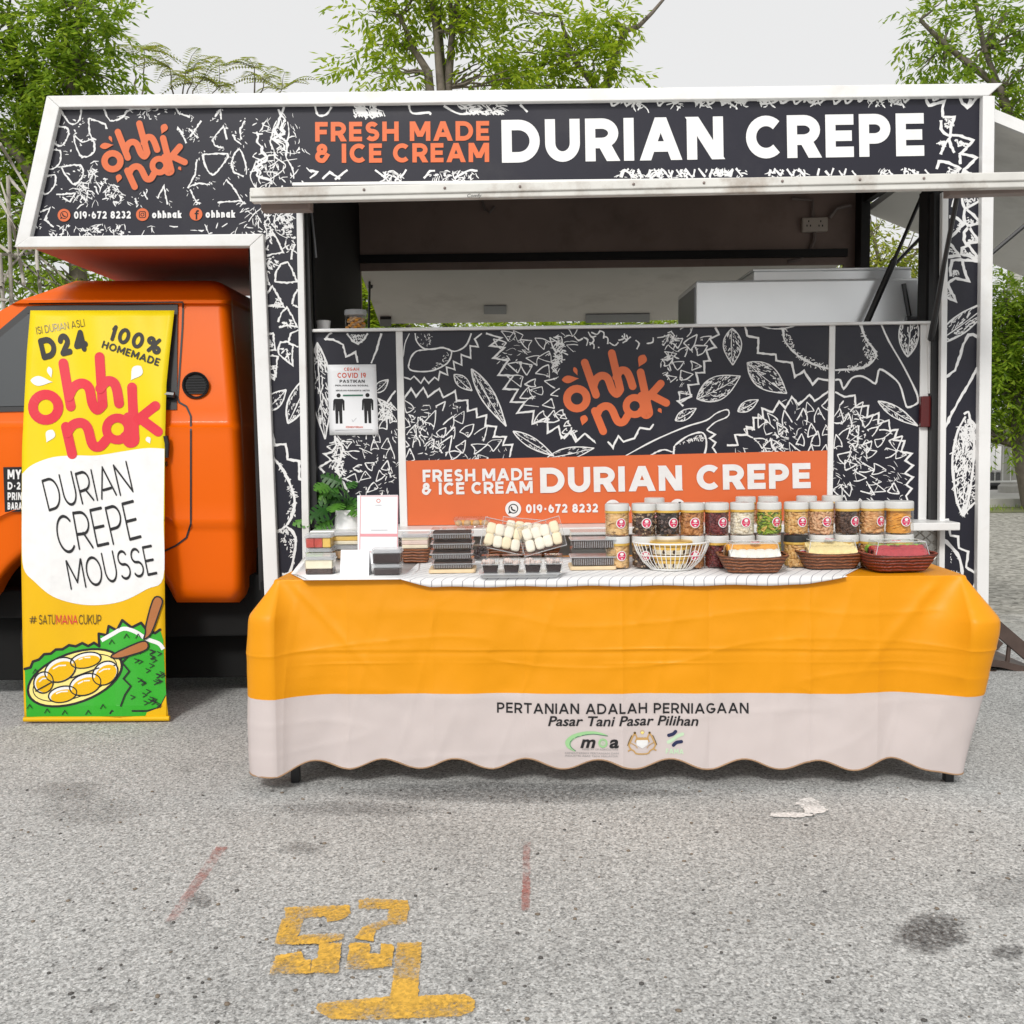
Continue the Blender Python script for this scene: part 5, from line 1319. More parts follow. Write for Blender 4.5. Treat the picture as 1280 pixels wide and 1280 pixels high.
# ================================================================== folding table and its cloth
ZT = 0.765
A3, B3 = G(345, 726, ZT), G(1205, 720.5, ZT)
e1 = (B3-A3).normalized(); Lf = (B3-A3).length; e2 = Vector((-e1.y, e1.x, 0)); DP = 0.70
def TP(u, v, z=ZT): return A3+e1*u+e2*v+Vector((0, 0, z-ZT))
tb = thing('folding_table', 'long folding table with black steel legs under the orange cloth', 'table', TP(Lf/2, DP/2, 0))
b = MB(); b.prism([TP(.01,.01,ZT-.03), TP(Lf-.01,.01,ZT-.03), TP(Lf-.01,DP-.01,ZT-.03), TP(.01,DP-.01,ZT-.03)], (0,0,.026)); b.build('tabletop', M['rim'], tb)
fl, fr = G(370, 977, 0), G(1185, 976, 0)
mids = [TP(Lf*.5, .05, 0)]
for p in (fl, fr):
    b = MB(); b.box((p.x-.016, p.y-.016, 0), (p.x+.016, p.y+.016, ZT-.03)); b.build('leg', M['black_gloss'], tb, bevel=.003)
    q = p+e2*(DP-.12); b = MB(); b.box((q.x-.016, q.y-.016, 0), (q.x+.016, q.y+.016, ZT-.03)); b.build('leg', M['black_gloss'], tb, bevel=.003)
    b = MB(); b.tube([p+Vector((0,.016,.12)), q+Vector((0,-.016,.12))], .012, 8); b.build('cross_bar', M['black_gloss'], tb)

RC = .014
def path(p):
    """outline of the table top walked from back left round the front to back right"""
    a1 = DP-RC; arc = RC*pi/2; f = Lf-2*RC
    if p < a1: return TP(0, DP-p), -e1
    p -= a1
    if p < arc:
        t = p/RC; c = TP(RC, RC); n = -e1*cos(t)-e2*sin(t); return c+n*RC, n
    p -= arc
    if p < f: return TP(RC+p, 0), -e2
    p -= f
    if p < arc:
        t = p/RC; c = TP(Lf-RC, RC); n = -e2*cos(t)+e1*sin(t); return c+n*RC, n
    p -= arc
    return TP(Lf, RC+p), e1
PT = 2*(DP-RC)+RC*pi+Lf-2*RC; PL = DP-RC+RC*pi/4; PR = PT-PL
from mathutils import noise as mnoise
YF = TP(Lf/2, 0).y-.03
def zpix(px, py): return W(px, py, TP(Lf*(px-345)/860., 0).y-.03).z
VSEAM = ZT-zpix(700, 869); VHEM = ZT-zpix(700, 957)
VC1, VC2 = ZT-zpix(640, 814), ZT-zpix(640, 831)
def pOfPx(px):            # path parameter on the front where the photograph shows column px
    q = W(px, 820, YF); return PL+ (RC*pi/4-RC) + (q-A3).dot(e1)
CRE = [(pOfPx(1010), .0055, .010), (pOfPx(778), .0036, .012), (pOfPx(539), .0030, .02), (pOfPx(886), -.0030, .015), (pOfPx(430), .0028, .015), (pOfPx(655), -.0026, .02), (pOfPx(1095), .003, .02)]
def cloth(p, v, h=0.0):
    q, n = path(p)
    o = .003+.018*min(1, v/.25)
    wl_ = .016+.075*min(1, v/.35)
    gl = exp(-abs((p-PL)/wl_)**1.15); grr = exp(-abs((p-PR)/(wl_*1.15))**1.15)
    rise = lambda q: q if q < .9 else (.9+.1*(1-exp(-(q-.9)/.1)))
    o += gl*.105*rise(v/.13)
    o += grr*.118*rise(v/.15)*max(-.12, 1-1.9*max(0, v-.15))
    k = min(1, v/.5)
    ff = 1-gl-grr
    o += ff*k*(.005*sin(p*7.4+.6)+.004*sin(p*13.7+2)+.003*sin(p*23+1.3))
    o -= k*.014*exp(-((p-PL-.19)/.07)**2) + k*.020*exp(-((p-PR+.22)/.07)**2)
    for pc, am, wd in CRE: o += am*exp(-abs(p-pc)/wd)*min(1, v/.06)
    side = (1.0 if PL < p < PR else .3)*max(.1, 1-gl*1.2-grr*1.2)
    o += side*(.0026*exp(-((v-VC1-.0015*sin(p*5))/.005)**2)*max(0, .5+.9*mnoise.noise(Vector((p*2.2, 5, 0)))) + .0022*exp(-((v-VC2-.002*sin(p*4))/.005)**2)*max(0, .35+1.1*mnoise.noise(Vector((p*2.6, 9, 0)))))
    rg = 1-abs(mnoise.noise(Vector((p*1.1+2+v*.8, v*7.5, 7.7))))*1.8; o += .0022*max(0, rg)**9*min(1, v/.06)
    rg = 1-abs(mnoise.noise(Vector((p*6.3+1+v*1.5, v*.9, 2.2))))*1.8; o += .0024*max(0, rg)**8*min(1, v/.06)
    o -= side*.0015*exp(-((v-VC1-.012)/.009)**2)
    o += .0075*mnoise.noise(Vector((p*5, v*4, 3.1)))*min(1, v/.08)+.0028*mnoise.noise(Vector((p*17, v*13, 1.7)))*min(1, v/.08)
    dg = p-PL-v*.9; o += .006*exp(-((dg-.05)/.02)**2)*min(1, v/.05)*max(0, 1-v/.4); dg = PR-p-v*.8; o += .007*exp(-((dg-.08)/.025)**2)*min(1, v/.05)*max(0, 1-v/.45)
    z = ZT+.004-v if v > .012 else ZT+.004-v*v/.024
    return Vector((q.x+n.x*(o+h), q.y+n.y*(o+h), z))
def hem(p):
    s = .019*cos((p-pOfPx(520))*2*pi/.262)
    ex = .055*exp(-((p-PR)/.07)**2)+.006*exp(-((p-PL)/.1)**2)
    return VHEM+s*(1 if True else 0)+ex
vs_ = sorted(set([i*.014 for i in range(0, 60)]+[i*.0093 for i in range(1, 60)]+[.004,.008]+[VC1+d for d in (-.012,-.008,-.004,0,.004,.008,.012,.016)]+[VC2+d for d in (-.009,-.005,0,.005,.009)]))
vs_ = [v for v in vs_ if v < VSEAM-.002]+[VSEAM]
NP = 460
ps = sorted(set([PT*i/NP for i in range(NP+1)]+[pc+d for pc, _, _ in CRE for d in (-.004,0,.004)]+[pc+d*.003 for pc in (PL, PR) for d in range(-16, 17)]))
tc_ = thing('tablecloth', 'orange and beige cloth with printed lettering draped over the long table', 'tablecloth', TP(Lf/2, DP/2, .05))
def pu(nm, col, r=.46):
    m = mat(nm, col, r, .03, 3, bump=.10, bscale=16, spec=.25); return m
M['cloth_or'] = pu('orange_coated_cloth', (0.73, 0.285, 0.002)); M['cloth_be'] = pu('beige_coated_cloth', (0.56, 0.495, 0.48), .5); M['hem'] = mat('brown_piping', (.33,.2,.11), .6)
b = MB(); b.grid([[cloth(p, v) for p in ps] for v in vs_])
rim = [cloth(p, 0) for p in ps]
inner = [TP(max(.03, min(Lf-.03, (q-A3).dot(e1))), max(.03, min(DP, (q-A3).dot(e2))), ZT+.004) for q in rim]
b.grid([inner, rim]); b.add([TP(.03,.03,ZT+.004), TP(Lf-.03,.03,ZT+.004), TP(Lf-.03,DP,ZT+.004), TP(.03,DP,ZT+.004)], [(0,1,2,3)])
ct = b.build('orange_part', M['cloth_or'], tc_, smooth=60)
b = MB(); NV = 26
b.grid([[cloth(p, VSEAM+(hem(p)-VSEAM)*i/NV) for p in ps] for i in range(NV+1)]); cb = b.build('beige_part', M['cloth_be'], tc_, smooth=60)
b = MB(); b.tube([cloth(p, hem(p)) for p in ps[::2]], .0032, 6); b.build('hem_piping', M['hem'], tc_, smooth=60)
def cl_px(x, y, h):
    Yf = TP(Lf*(x-345)/860., 0).y-.026; q = W(x, y, Yf); p = PL+(RC*pi/4-RC)+(q-A3).dot(e1)
    return cloth(p, ZT+.004-q.z, h)
M['moa_green'] = mat('moa_green_print', (.30,.55,.26), .5); M['navy_ink'] = mat('navy_print', (.012,.018,.07), .5); M['mint'] = mat('mint_print', (.50,.66,.46), .5); M['gold_ink'] = mat('gold_print', (.50,.30,.10), .5)
M['lt_grey'] = mat('light_grey_print', (.33,.31,.31), .5)
a = Art(cl_px, seed=71, base=.0016, step=.00004)
text(a, 'PERTANIAN ADALAH PERNIAGAAN', 621, 892, 13.0, fit=315, wt=.175, mi=0, space=.5, track=.17)
fonttext(a, 'Pasar Tani Pasar Pilihan', 685, 907, 12.0, fit=188, bold=.016, shear=.22, mi=0)
zm = lambda p: Z(690, 900, 6.737, p)
sw = [(470,128),(420,105),(340,92),(250,100),(170,125),(120,165),(112,200),(135,235),(190,262)]; sw2 = [(200,258),(165,225),(158,190),(190,155),(260,130),(350,118),(420,120),(470,128)]
fillg(a, zm(smoothpts(sw, 4)+smoothpts(sw2, 4)), 1); a.line(zm(smoothpts([(200,258),(160,225),(152,190),(185,152),(260,127),(350,115),(470,130)], 4)), .8, 2)
fonttext(a, 'm', *zm([(238,228)])[0], 14.5, fit=19, bold=.03, shear=.25, mi=0); fonttext(a, 'a', *zm([(482,228)])[0], 14.5, fit=12, bold=.03, shear=.15, mi=0)
ring(a, *zm([(428,190)])[0], 4.6, 2.4, 1); ring(a, *zm([(428,190)])[0], 1.8, .8, 3)
for yb, x0, x1, s in ((250,255,555,'MINISTRY OF AGRICULTURE'), (283,110,560,'KEMENTERIAN PERTANIAN DAN'), (306,110,555,'INDUSTRI ASAS TANI MALAYSIA')):
    (X0, Y0), (X1, _) = zm([(x0,yb),(x1,yb)]); fonttext(a, s, X0, Y0, 2.3, fit=X1-X0, mi=4)
# crest: two gold supporters, shield, ribbon
for s in (-1, 1):
    f = lambda p: zm([(760+s*x, y) for x, y in p])
    a.line(smoothpts(f([(62,112),(80,140),(96,175),(112,215),(92,250)]), 4), 1.9, 5); a.line(smoothpts(f([(88,130),(108,170),(124,215)]), 4), 1.0, 6); a.line(f([(62,112),(44,150),(60,190)]), 1.6, 5); a.dot(*f([(62,110)])[0], 1.5, 6)
    a.line(smoothpts(f([(120,262),(95,250),(70,262),(50,285),(0,290)]), 3), 1.7, 5); a.line(smoothpts(f([(104,190),(60,215),(40,240)]), 3), 1.0, 5)
a.fill(zm([(708,150),(814,150),(806,215),(762,245),(714,215)]), 7); a.fill(zm([(708,150),(814,150),(812,172),(710,172)]), 5); a.fill(zm([(738,182),(758,182),(758,222),(738,218)]), 0); a.fill(zm([(786,182),(806,182),(800,215),(784,220)]), 1)
for x in (735, 760, 785): a.line(zm([(x,148),(x,172)]), .5, 6)
a.dot(*zm([(762,112)])[0], 1.9, 8); ring(a, *zm([(762,106)])[0], 2.3, .5, 5)
# agency mark
for q, mi in (([(1042,100),(1020,122),(985,134)], 9), ([(1100,120),(1055,140),(1015,172),(982,190)], 3), ([(1024,215),(1050,192),(1090,184)], 9)): a.line(smoothpts(zm(q), 4), 4.2, mi, cap='round')
(X0, Y0), (X1, _) = zm([(960,288),(1108,288)]); text(a, 'FAMA', X0, Y0, 6.5, fit=X1-X0, wt=.22, mi=3)
a.build('printing', [M['dark_ink'], M['moa_green'], M['green_ink'], M['mint'], M['lt_grey'], M['gold_ink'], M['ban_olive'], M['white_ink'], M['ban_cream'], M['navy_ink']], cb)

# ------------------------------------------------------------------ striped runner
def stripe_mat():
    m, n, l, p = newmat('pinstriped_cotton')
    tc = n.new('ShaderNodeTexCoord'); sx = n.new('ShaderNodeSeparateXYZ'); l.new(tc.outputs['Object'], sx.inputs[0])
    def mth(op, x, y):
        q = n.new('ShaderNodeMath'); q.operation = op
        for i, v in ((0, x), (1, y)):
            if isinstance(v, (int, float)): q.inputs[i].default_value = v
            else: l.new(v, q.inputs[i])
        return q.outputs[0]
    nz = n.new('ShaderNodeTexNoise'); nz.inputs['Scale'].default_value = 4; l.new(tc.outputs['Object'], nz.inputs['Vector'])
    w_ = mth('FRACT', mth('ADD', mth('MULTIPLY', mth('SUBTRACT', sx.outputs['X'], mth('MULTIPLY', sx.outputs['Y'], .55)), 26.0), mth('MULTIPLY', nz.outputs['Fac'], .8)), 0)
    r = n.new('ShaderNodeValToRGB'); r.color_ramp.interpolation = 'CONSTANT'; r.color_ramp.elements[0].color = (.36,.36,.40,1); r.color_ramp.elements[1].position = .09; r.color_ramp.elements[1].color = (.80,.80,.80,1)
    l.new(w_, r.inputs['Fac']); l.new(r.outputs['Color'], p.inputs['Base Color']); p.inputs['Roughness'].default_value = .8
    return m
M['stripe'] = stripe_mat()
def uOf(px, py, z=ZT): q = G(px, py, z)-A3; return q.dot(e1), q.dot(e2)
def rpt(u, v):
    if v >= 0: return TP(u, v, ZT+.0075)+Vector((0, 0, .0015*mnoise.noise(Vector((u*9, v*9, 0)))))
    d = -v; return TP(u, -.034-.002*sin(u*9)-.05*min(d, .06), ZT+.006-d)
uL = uOf(505, 722)[0]; uL2 = uOf(545, 735)[0]; uR2 = uOf(1000, 735)[0]; uR = uOf(1045, 716)[0]
b = MB(); rows = []
for j, v in enumerate([.62, .5, .4, .3, .2, .1, .05, .02, 0.0]):
    uu0 = uL-.08*(v > .3)*0; rows.append([TP(uL+(uR+.55*v-uL)*i/60, v, ZT+.0075)+Vector((0,0,.0012*mnoise.noise(Vector((i*.3, v*9, 0))))) for i in range(61)])
def edge_drop(t):
    return .030*min(1, max(0, t/.07))*min(1, max(0, (1-t)/.09))+.002*sin(t*40)
for d in (.12, .3, .6, 1.0):
    rows.append([TP(uL+(uR-uL)*i/60, -.030*min(1, d*4), ZT+.0075-edge_drop(i/60)*d+(.0)) for i in range(61)])
b.grid(rows); o = b.build('table_runner', M['stripe'], smooth=50)
sd = o.modifiers.new('thickness', 'SOLIDIFY'); sd.thickness = .0012; sd.offset = 1
tag(o, 'white pinstriped cotton runner lying across the middle of the orange cloth', 'table runner')
ZS = ZT+.0095
# ================================================================== goods on the table
M['clear'] = clearmat('clear_plastic', (.97,.98,.98), .06); M['clear2'] = clearmat('clear_jar_plastic', (.99,.98,.96), .025, .05); M['clear_milky'] = clearmat('milky_plastic', (.95,.95,.95), .34, .2)
M['white_pl'] = mat('white_plastic', (.80,.80,.80), .3, .02); M['sticker_red'] = mat('sticker_magenta', (.60,.025,.10), .4, .02); M['pink_ink'] = mat('pink_print', (.70,.30,.33), .5, .02)
M['cream'] = mat('cream_filling', (.86,.78,.60), .6, .06, 40); M['brown_cake'] = mat('chocolate_cake', (.055,.024,.016), .7, .3, 60, bump=.4, bscale=120); M['wood'] = mat('pale_wood_board', (.72,.55,.34), .6, .1, 20)
M['gold'] = mat('gold_foil_lid', (.80,.52,.12), .3, .1, 20, metal=.5); M['dark_pud'] = mat('dark_chocolate_pudding', (.030,.013,.013), .35, .15, 30)
M['green_food'] = mat('green_mousse', (.28,.50,.06), .5, .08, 30); M['red_food'] = mat('red_jelly', (.55,.07,.05), .4, .1, 30); M['yel_food'] = mat('yellow_custard', (.80,.52,.10), .5, .08, 30); M['tan_food'] = mat('tan_sponge', (.60,.38,.20), .6, .12, 40, bump=.3, bscale=100)
M['pinkish'] = mat('pale_pink_cream', (.80,.62,.55), .55, .08, 40); M['sponge_y'] = mat('yellow_sponge_roll', (.82,.66,.32), .75, .08, 50, bump=.4, bscale=120); M['white_sponge'] = mat('white_sponge_roll', (.82,.80,.73), .75, .04, 50, bump=.3, bscale=120); M['red_sponge'] = mat('red_sponge_roll', (.50,.035,.045), .7, .12, 50, bump=.4, bscale=120); M['orange_top'] = mat('orange_custard_top', (.82,.36,.03), .5, .12, 30)
def weave_mat(nm, c):
    m, n, l, p = newmat(nm); tc = n.new('ShaderNodeTexCoord')
    br = n.new('ShaderNodeTexNoise'); br.inputs['Scale'].default_value = 70; l.new(tc.outputs['Object'], br.inputs['Vector'])
    w1 = n.new('ShaderNodeTexWave'); w1.bands_direction = 'Z'; w1.inputs['Scale'].default_value = 26; w1.inputs['Distortion'].default_value = 3; l.new(tc.outputs['Object'], w1.inputs['Vector'])
    mu = n.new('ShaderNodeMath'); mu.operation = 'MULTIPLY'; l.new(br.outputs['Fac'], mu.inputs[0]); l.new(w1.outputs['Fac'], mu.inputs[1])
    r = n.new('ShaderNodeValToRGB'); r.color_ramp.elements[0].position = .05; r.color_ramp.elements[0].color = tuple(x*.35 for x in c)+(1,); r.color_ramp.elements[1].position = .55; r.color_ramp.elements[1].color = tuple(min(1, x*1.5) for x in c)+(1,)
    l.new(mu.outputs[0], r.inputs['Fac']); l.new(r.outputs['Color'], p.inputs['Base Color']); p.inputs['Roughness'].default_value = .55
    bp = n.new('ShaderNodeBump'); bp.inputs['Strength'].default_value = .9; bp.inputs['Distance'].default_value = .006; l.new(mu.outputs[0], bp.inputs['Height']); l.new(bp.outputs['Normal'], p.inputs['Normal'])
    return m
M['weave'] = weave_mat('woven_rattan', (.22,.075,.028)); M['weave_r'] = weave_mat('reddish_woven_rattan', (.21,.042,.024))

def TT(px, py, z=ZS): return G(px, py, z)
def S_(px, py): return TT(px, py).y/1280*1.003                # metres per photograph pixel at that place on the table
def rbox(b, c, w, d, h, r=.01, n=4, mi=0, taper=1.0, z0=0.0, yaw=0.0, open_top=False):
    """rounded-corner box, base centre c; taper scales the base against the top"""
    def ringp(s, z):
        P = []
        for k, (sx, sy) in enumerate(((1,1),(-1,1),(-1,-1),(1,-1))):
            for i in range(n+1):
                t = radians(90*k+90*i/n); x = sx*(w/2-r)+r*cos(t); y = sy*(d/2-r)+r*sin(t); x *= s; y *= s
                P.append(Vector(c)+Vector((x*cos(yaw)-y*sin(yaw), x*sin(yaw)+y*cos(yaw), z0+z)))
        return P
    rows = [ringp(taper, 0), ringp(1.0, h)]; N = len(rows[0]); V = rows[0]+rows[1]
    F = [(i, (i+1) % N, N+(i+1) % N, N+i) for i in range(N)]+[tuple(range(N-1, -1, -1))]
    if not open_top: F.append(tuple(range(N, 2*N)))
    return b.add(V, F, mi)

# ------------------------------------------------------------------ jars of snacks, stacked in two rows
KINDS = [  # colour words, base colours, size of pieces, shape, pieces
 ('pale tan biscuit sticks', [(.78,.52,.25),(.85,.62,.34)], (.021,.006,.006)), ('mottled grey brown granola', [(.16,.09,.06),(.52,.40,.28),(.07,.04,.03)], (.007,.006,.005)),
 ('dark chocolate crumbs', [(.025,.014,.012),(.07,.04,.035),(.20,.15,.14)], (.009,.007,.006)), ('light brown nuts', [(.55,.27,.10),(.66,.36,.16)], (.011,.007,.006)),
 ('maroon berries', [(.16,.022,.025),(.24,.04,.04)], (.010,.009,.009)), ('white marshmallows', [(.86,.82,.72),(.82,.76,.62)], (.010,.008,.008)),
 ('green and yellow crackers', [(.34,.46,.06),(.68,.52,.16),(.16,.26,.04)], (.013,.009,.004)), ('golden peanuts', [(.72,.45,.18),(.80,.56,.28)], (.011,.008,.007)),
 ('pinkish tan cookies', [(.66,.40,.24),(.74,.50,.32)], (.013,.011,.006)), ('dark brown chunky biscuits', [(.10,.055,.04),(.16,.09,.06)], (.011,.009,.007)),
 ('caramel braided biscuits', [(.66,.36,.15),(.78,.50,.26)], (.015,.008,.006)), ('orange gold round cookies', [(.80,.42,.08),(.86,.54,.16)], (.022,.022,.005))]
JX = [772,805,835,865.5,896,928,960.5,994.5,1026,1057.5,1088.5,1122.5]
JH = .1235
def sticker_bits(b, r, phi, zc, rr):
    for k, (q, mi, ox) in enumerate(((1.0, 0, 0), (.84, 1, 0))):
        rad = r+.0006+.0005*k; n = 20
        V = [Vector((rad*sin(phi), -rad*cos(phi), zc))]
        for i in range(n):
            t = 2*pi*i/n; V.append(Vector((rad*sin(phi+rr*q*cos(t)/rad), -rad*cos(phi+rr*q*cos(t)/rad), zc+rr*q*sin(t))))
        b.add(V, [(0, 1+i, 1+(i+1) % n) for i in range(n)], mi)
    rad = r+.0018; n = 12
    for cx, cz, ax, az in ((0, .35, .38, .30), (0, -.55, .22, .12), (-.02, -.12, .62, .05)):
        V = [Vector((rad*sin(phi+cx*rr/rad), -rad*cos(phi+cx*rr/rad), zc+cz*rr))]
        for i in range(n):
            t = 2*pi*i/n; V.append(Vector((rad*sin(phi+(cx+ax*cos(t))*rr/rad), -rad*cos(phi+(cx+ax*cos(t))*rr/rad), zc+(cz+az*sin(t))*rr)))
        b.add(V, [(0, 1+i, 1+(i+1) % n) for i in range(n)], 0)
rj = random.Random(77)
protos = []
M['lid_w'] = mat('frosted_white_lid', (.60,.60,.585), .3, .05, 30); M['lid_b'] = mat('black_jar_lid', (.02,.02,.02), .35, .05)
for i, (words, cols, sz) in enumerate(KINDS):
    base = TT(JX[i], 709.5-(JX[i]-772)*.006); s = S_(JX[i], 709); r = (15.2 if i < 11 else 18.3)*s
    j = thing('snack_jar', 'jar of %s with white lid in the bottom row' % words, 'jar', base, 'clear jars of snacks stacked in two rows')
    o = base
    b = MB(); mats = [mat('snack_%d' % i, tuple(q**1.22*.88 for q in c), .6, .2, 60, bump=.2, bscale=90) for i, c in enumerate(cols)]
    hb = JH-.024
    b.lathe([(.001,.004),(r*.80,.004),(r*.80,hb-.012),(.001,hb-.012)], o, 16)
    sx, sy, sz_ = sz; area = 2*pi*r*hb; n = int(min(170, area/(sx*max(sy, .006))*.62))
    for k in range(n):
        ph = rj.uniform(-pi*.62, pi*.62); z = .008+(hb-.022)*((k+.5)/n)+rj.uniform(-.004, .004); rr = r*.93-sz_*.8
        tilt = rj.uniform(-.35, .35) if i in (0, 10, 11) else rj.uniform(-1.2, 1.2)
        rot = Matrix.Rotation(ph, 3, 'Z') @ Matrix.Rotation(tilt, 3, 'Y') @ Matrix.Rotation(rj.uniform(-.5, .5), 3, 'X')
        if i == 11: rot = Matrix.Rotation(ph, 3, 'Z') @ Matrix.Rotation(rj.uniform(-.25, .25), 3, 'X'); rr = r*.90-sx; z = .01+.0105*int(k*(hb-.03)/n/.0105)
        b.blob(o+Vector((rr*sin(ph), -rr*cos(ph), z)), (sx, sy, sz_), 1, rj.randrange(len(cols)), rot)
    b.build('contents', mats, j, smooth=60)
    b = MB(); b.lathe([(r*.95,0),(r*.99,.003),(r,.008),(r,hb-.008),(r*.94,hb)], o, 28); b.build('clear_body', M['clear2'], j, smooth=40)
    b = MB(); b.lathe([(.001,JH-.001),(r*.93,JH-.001),(r*.985,JH-.004),(r*1.0,JH-.008),(r*1.0,hb-.003),(r*.95,hb-.003)], o, 28); ld = b.build('lid', M['lid_b'] if i == 7 else M['lid_w'], j, smooth=30)
    b = MB(); b.lathe([(r*1.004,hb-.012),(r*1.008,hb-.010),(r*1.008,hb-.0055),(r*1.004,hb-.0035)], o, 28); b.build('gold_band', M['gold'], j, smooth=40)
    b = MB(); sticker_bits(b, r, [.25,.0,.32,.05,.42,.2,.38,.3,.2,.5,.5,.28][i], hb*.50, .0195)
    b.v = [p+o for p in b.v]; b.build('sticker', [M['white_ink'], M['sticker_red']], j, fix=False)
    protos.append(j)
    t = copy_tree(j); t.location = base+Vector((rj.uniform(-.002, .002), rj.uniform(-.002, .002), JH+.0005)); t.rotation_euler.z = rj.uniform(-.12, .12)
    t['label'] = 'jar of %s standing in the top row' % words
    for ch in t.children:
        if ch.name.startswith('lid'): ch.data = ch.data.copy(); ch.data.materials[0] = M['lid_w']
protos[7]['label'] = 'jar of golden peanuts with a black lid in the bottom row'
# a few more jars standing on the truck's ledge behind
for i, px in enumerate((818, 932, 960, 1008, 1040)):
    src = protos[(3, 8, 10, 1, 4)[i]]
    t = copy_tree(src); q = W(px, 640, YP-.09); t.location = (q.x, YP-.09, zl+.0005); t['group'] = 'jars on the truck ledge behind'
    t['label'] = 'jar on the truck ledge, its lid showing behind the ' + ('nut jar', 'marshmallow jar', 'green cracker jar', 'peanut jar', 'tan cookie jar')[i]
    for ch in t.children:
        if ch.name.startswith('lid'): ch.data = ch.data.copy(); ch.data.materials[0] = M['lid_w']

# ------------------------------------------------------------------ brownie boxes
def ribs(b, c, w, d, z0, z1, n, mi=0):
    for i in range(n):
        x = c.x-w/2+w*(i+.5)/n; b.tube([(x, c.y-d/2-.0008, z0), (x, c.y-d/2-.0008, z1)], .0009, 4, mi)
def brownie_box(c, w, d, h, label, group, gap=.35):
    t = thing('brownie_box', label, 'box', c, group)
    b = MB(); rbox(b, c, w*.90, d*.88, h*(1-gap)*.9, .006, 3, z0=.003); 
    for k in range(12): b.blob((c.x+rj.uniform(-.4,.4)*w*.85, c.y-d*.40+rj.uniform(0,.03), c.z+h*(1-gap)*.88), (.008,.008,.004))
    b.build('brownie', M['brown_cake'], t, smooth=50)
    b = MB(); rbox(b, c, w, d, h*.5, .009, 3, taper=.93); rbox(b, c, w*.99, d*.99, h*.46, .009, 3, z0=h*.52); b.build('clear_shell', M['clear'], t)
    b = MB(); rbox(b, c, w*1.03, d*1.03, .003, .01, 3, z0=h*.49); ribs(b, Vector((c.x,c.y,c.z)), w*.9, d, c.z+.004, c.z+h*.44, 22); b.build('ribbed_rim', M['clear_milky'], t)
    return t
def board(px0, px1, py, d, label):
    c = TT((px0+px1)/2, py); s = S_((px0+px1)/2, py); c = c+Vector((0, d/2, 0)); w = (px1-px0)*s
    b = MB(); rbox(b, c, w, d, .013, .012, 4); o = b.build('serving_board', M['wood'], bevel=.002)
    tag(o, label, 'board', 'wooden serving boards'); return c+Vector((0,0,.0135)), w
c, w = board(535.5, 594.5, 716.5, .14, 'pale wooden board under the taller brownie stack')
pos = ['bottom', 'second lowest', 'second highest', 'topmost']
for k in range(4):
    brownie_box(c+Vector((rj.uniform(-.004,.004), 0, k*.0375)), w*.90, .12, .0370, 'clear box of dark brownies, %s in the stack of four' % pos[k], 'brownie boxes', .30)
c, w = board(712.5, 771, 712.5, .14, 'pale wooden board under the shorter brownie stack')
for k in range(2):
    brownie_box(c+Vector((rj.uniform(-.004,.004), 0, k*.066)), w*.97, .125, .065, 'clear box of dark brownies, %s of the pair beside the jars' % ('lower', 'upper')[k], 'brownie boxes', .55)

# ------------------------------------------------------------------ cupcakes in four small boxes on a white tray
c = TT(650, 722.5); s = S_(650, 722); c = c+Vector((0, .07, 0))
b = MB(); rbox(b, c, 100*s, .14, .012, .014, 4, taper=.93); rbox(b, c, 104*s, .146, .003, .016, 4, z0=.0121); tag(b.build('serving_tray', M['clear_milky']), 'milky plastic tray under the row of four cupcake boxes', 'tray')
for k, px in enumerate((614, 639.5, 665.5, 691)):
    cc = Vector((TT(px, 716).x, c.y-.018, c.z+.0155))
    t = thing('cupcake_box', 'small clear box with a cream topped dark cupcake, %s from the left in the row' % ('first', 'second', 'third', 'fourth')[k], 'box', cc, 'cupcake boxes in a row')
    b = MB(); rbox(b, cc, 20*s, .055, .024, .008, 4, taper=.85, z0=.002); b.build('cake', M['dark_pud'], t, smooth=40)
    b = MB(); 
    for q in range(10): b.blob(cc+Vector((rj.uniform(-.023,.023), rj.uniform(-.022,.016), .034+rj.uniform(-.004,.010))), (.012,.012,.009), 1, 0)
    b.build('cream', M['pinkish'], t, smooth=60)
    b = MB(); rbox(b, cc, 23*s, .065, .030, .008, 3, taper=.9); rbox(b, cc, 22.5*s, .064, .030, .014, 4, z0=.033); b.build('clear_shell', M['clear'], t)
    b = MB(); rbox(b, cc, 24.4*s, .069, .0028, .009, 3, z0=.030); ribs(b, cc, 20*s, .0655, cc.z+.033, cc.z+.055, 9); b.build('ribbed_rim', M['clear_milky'], t)
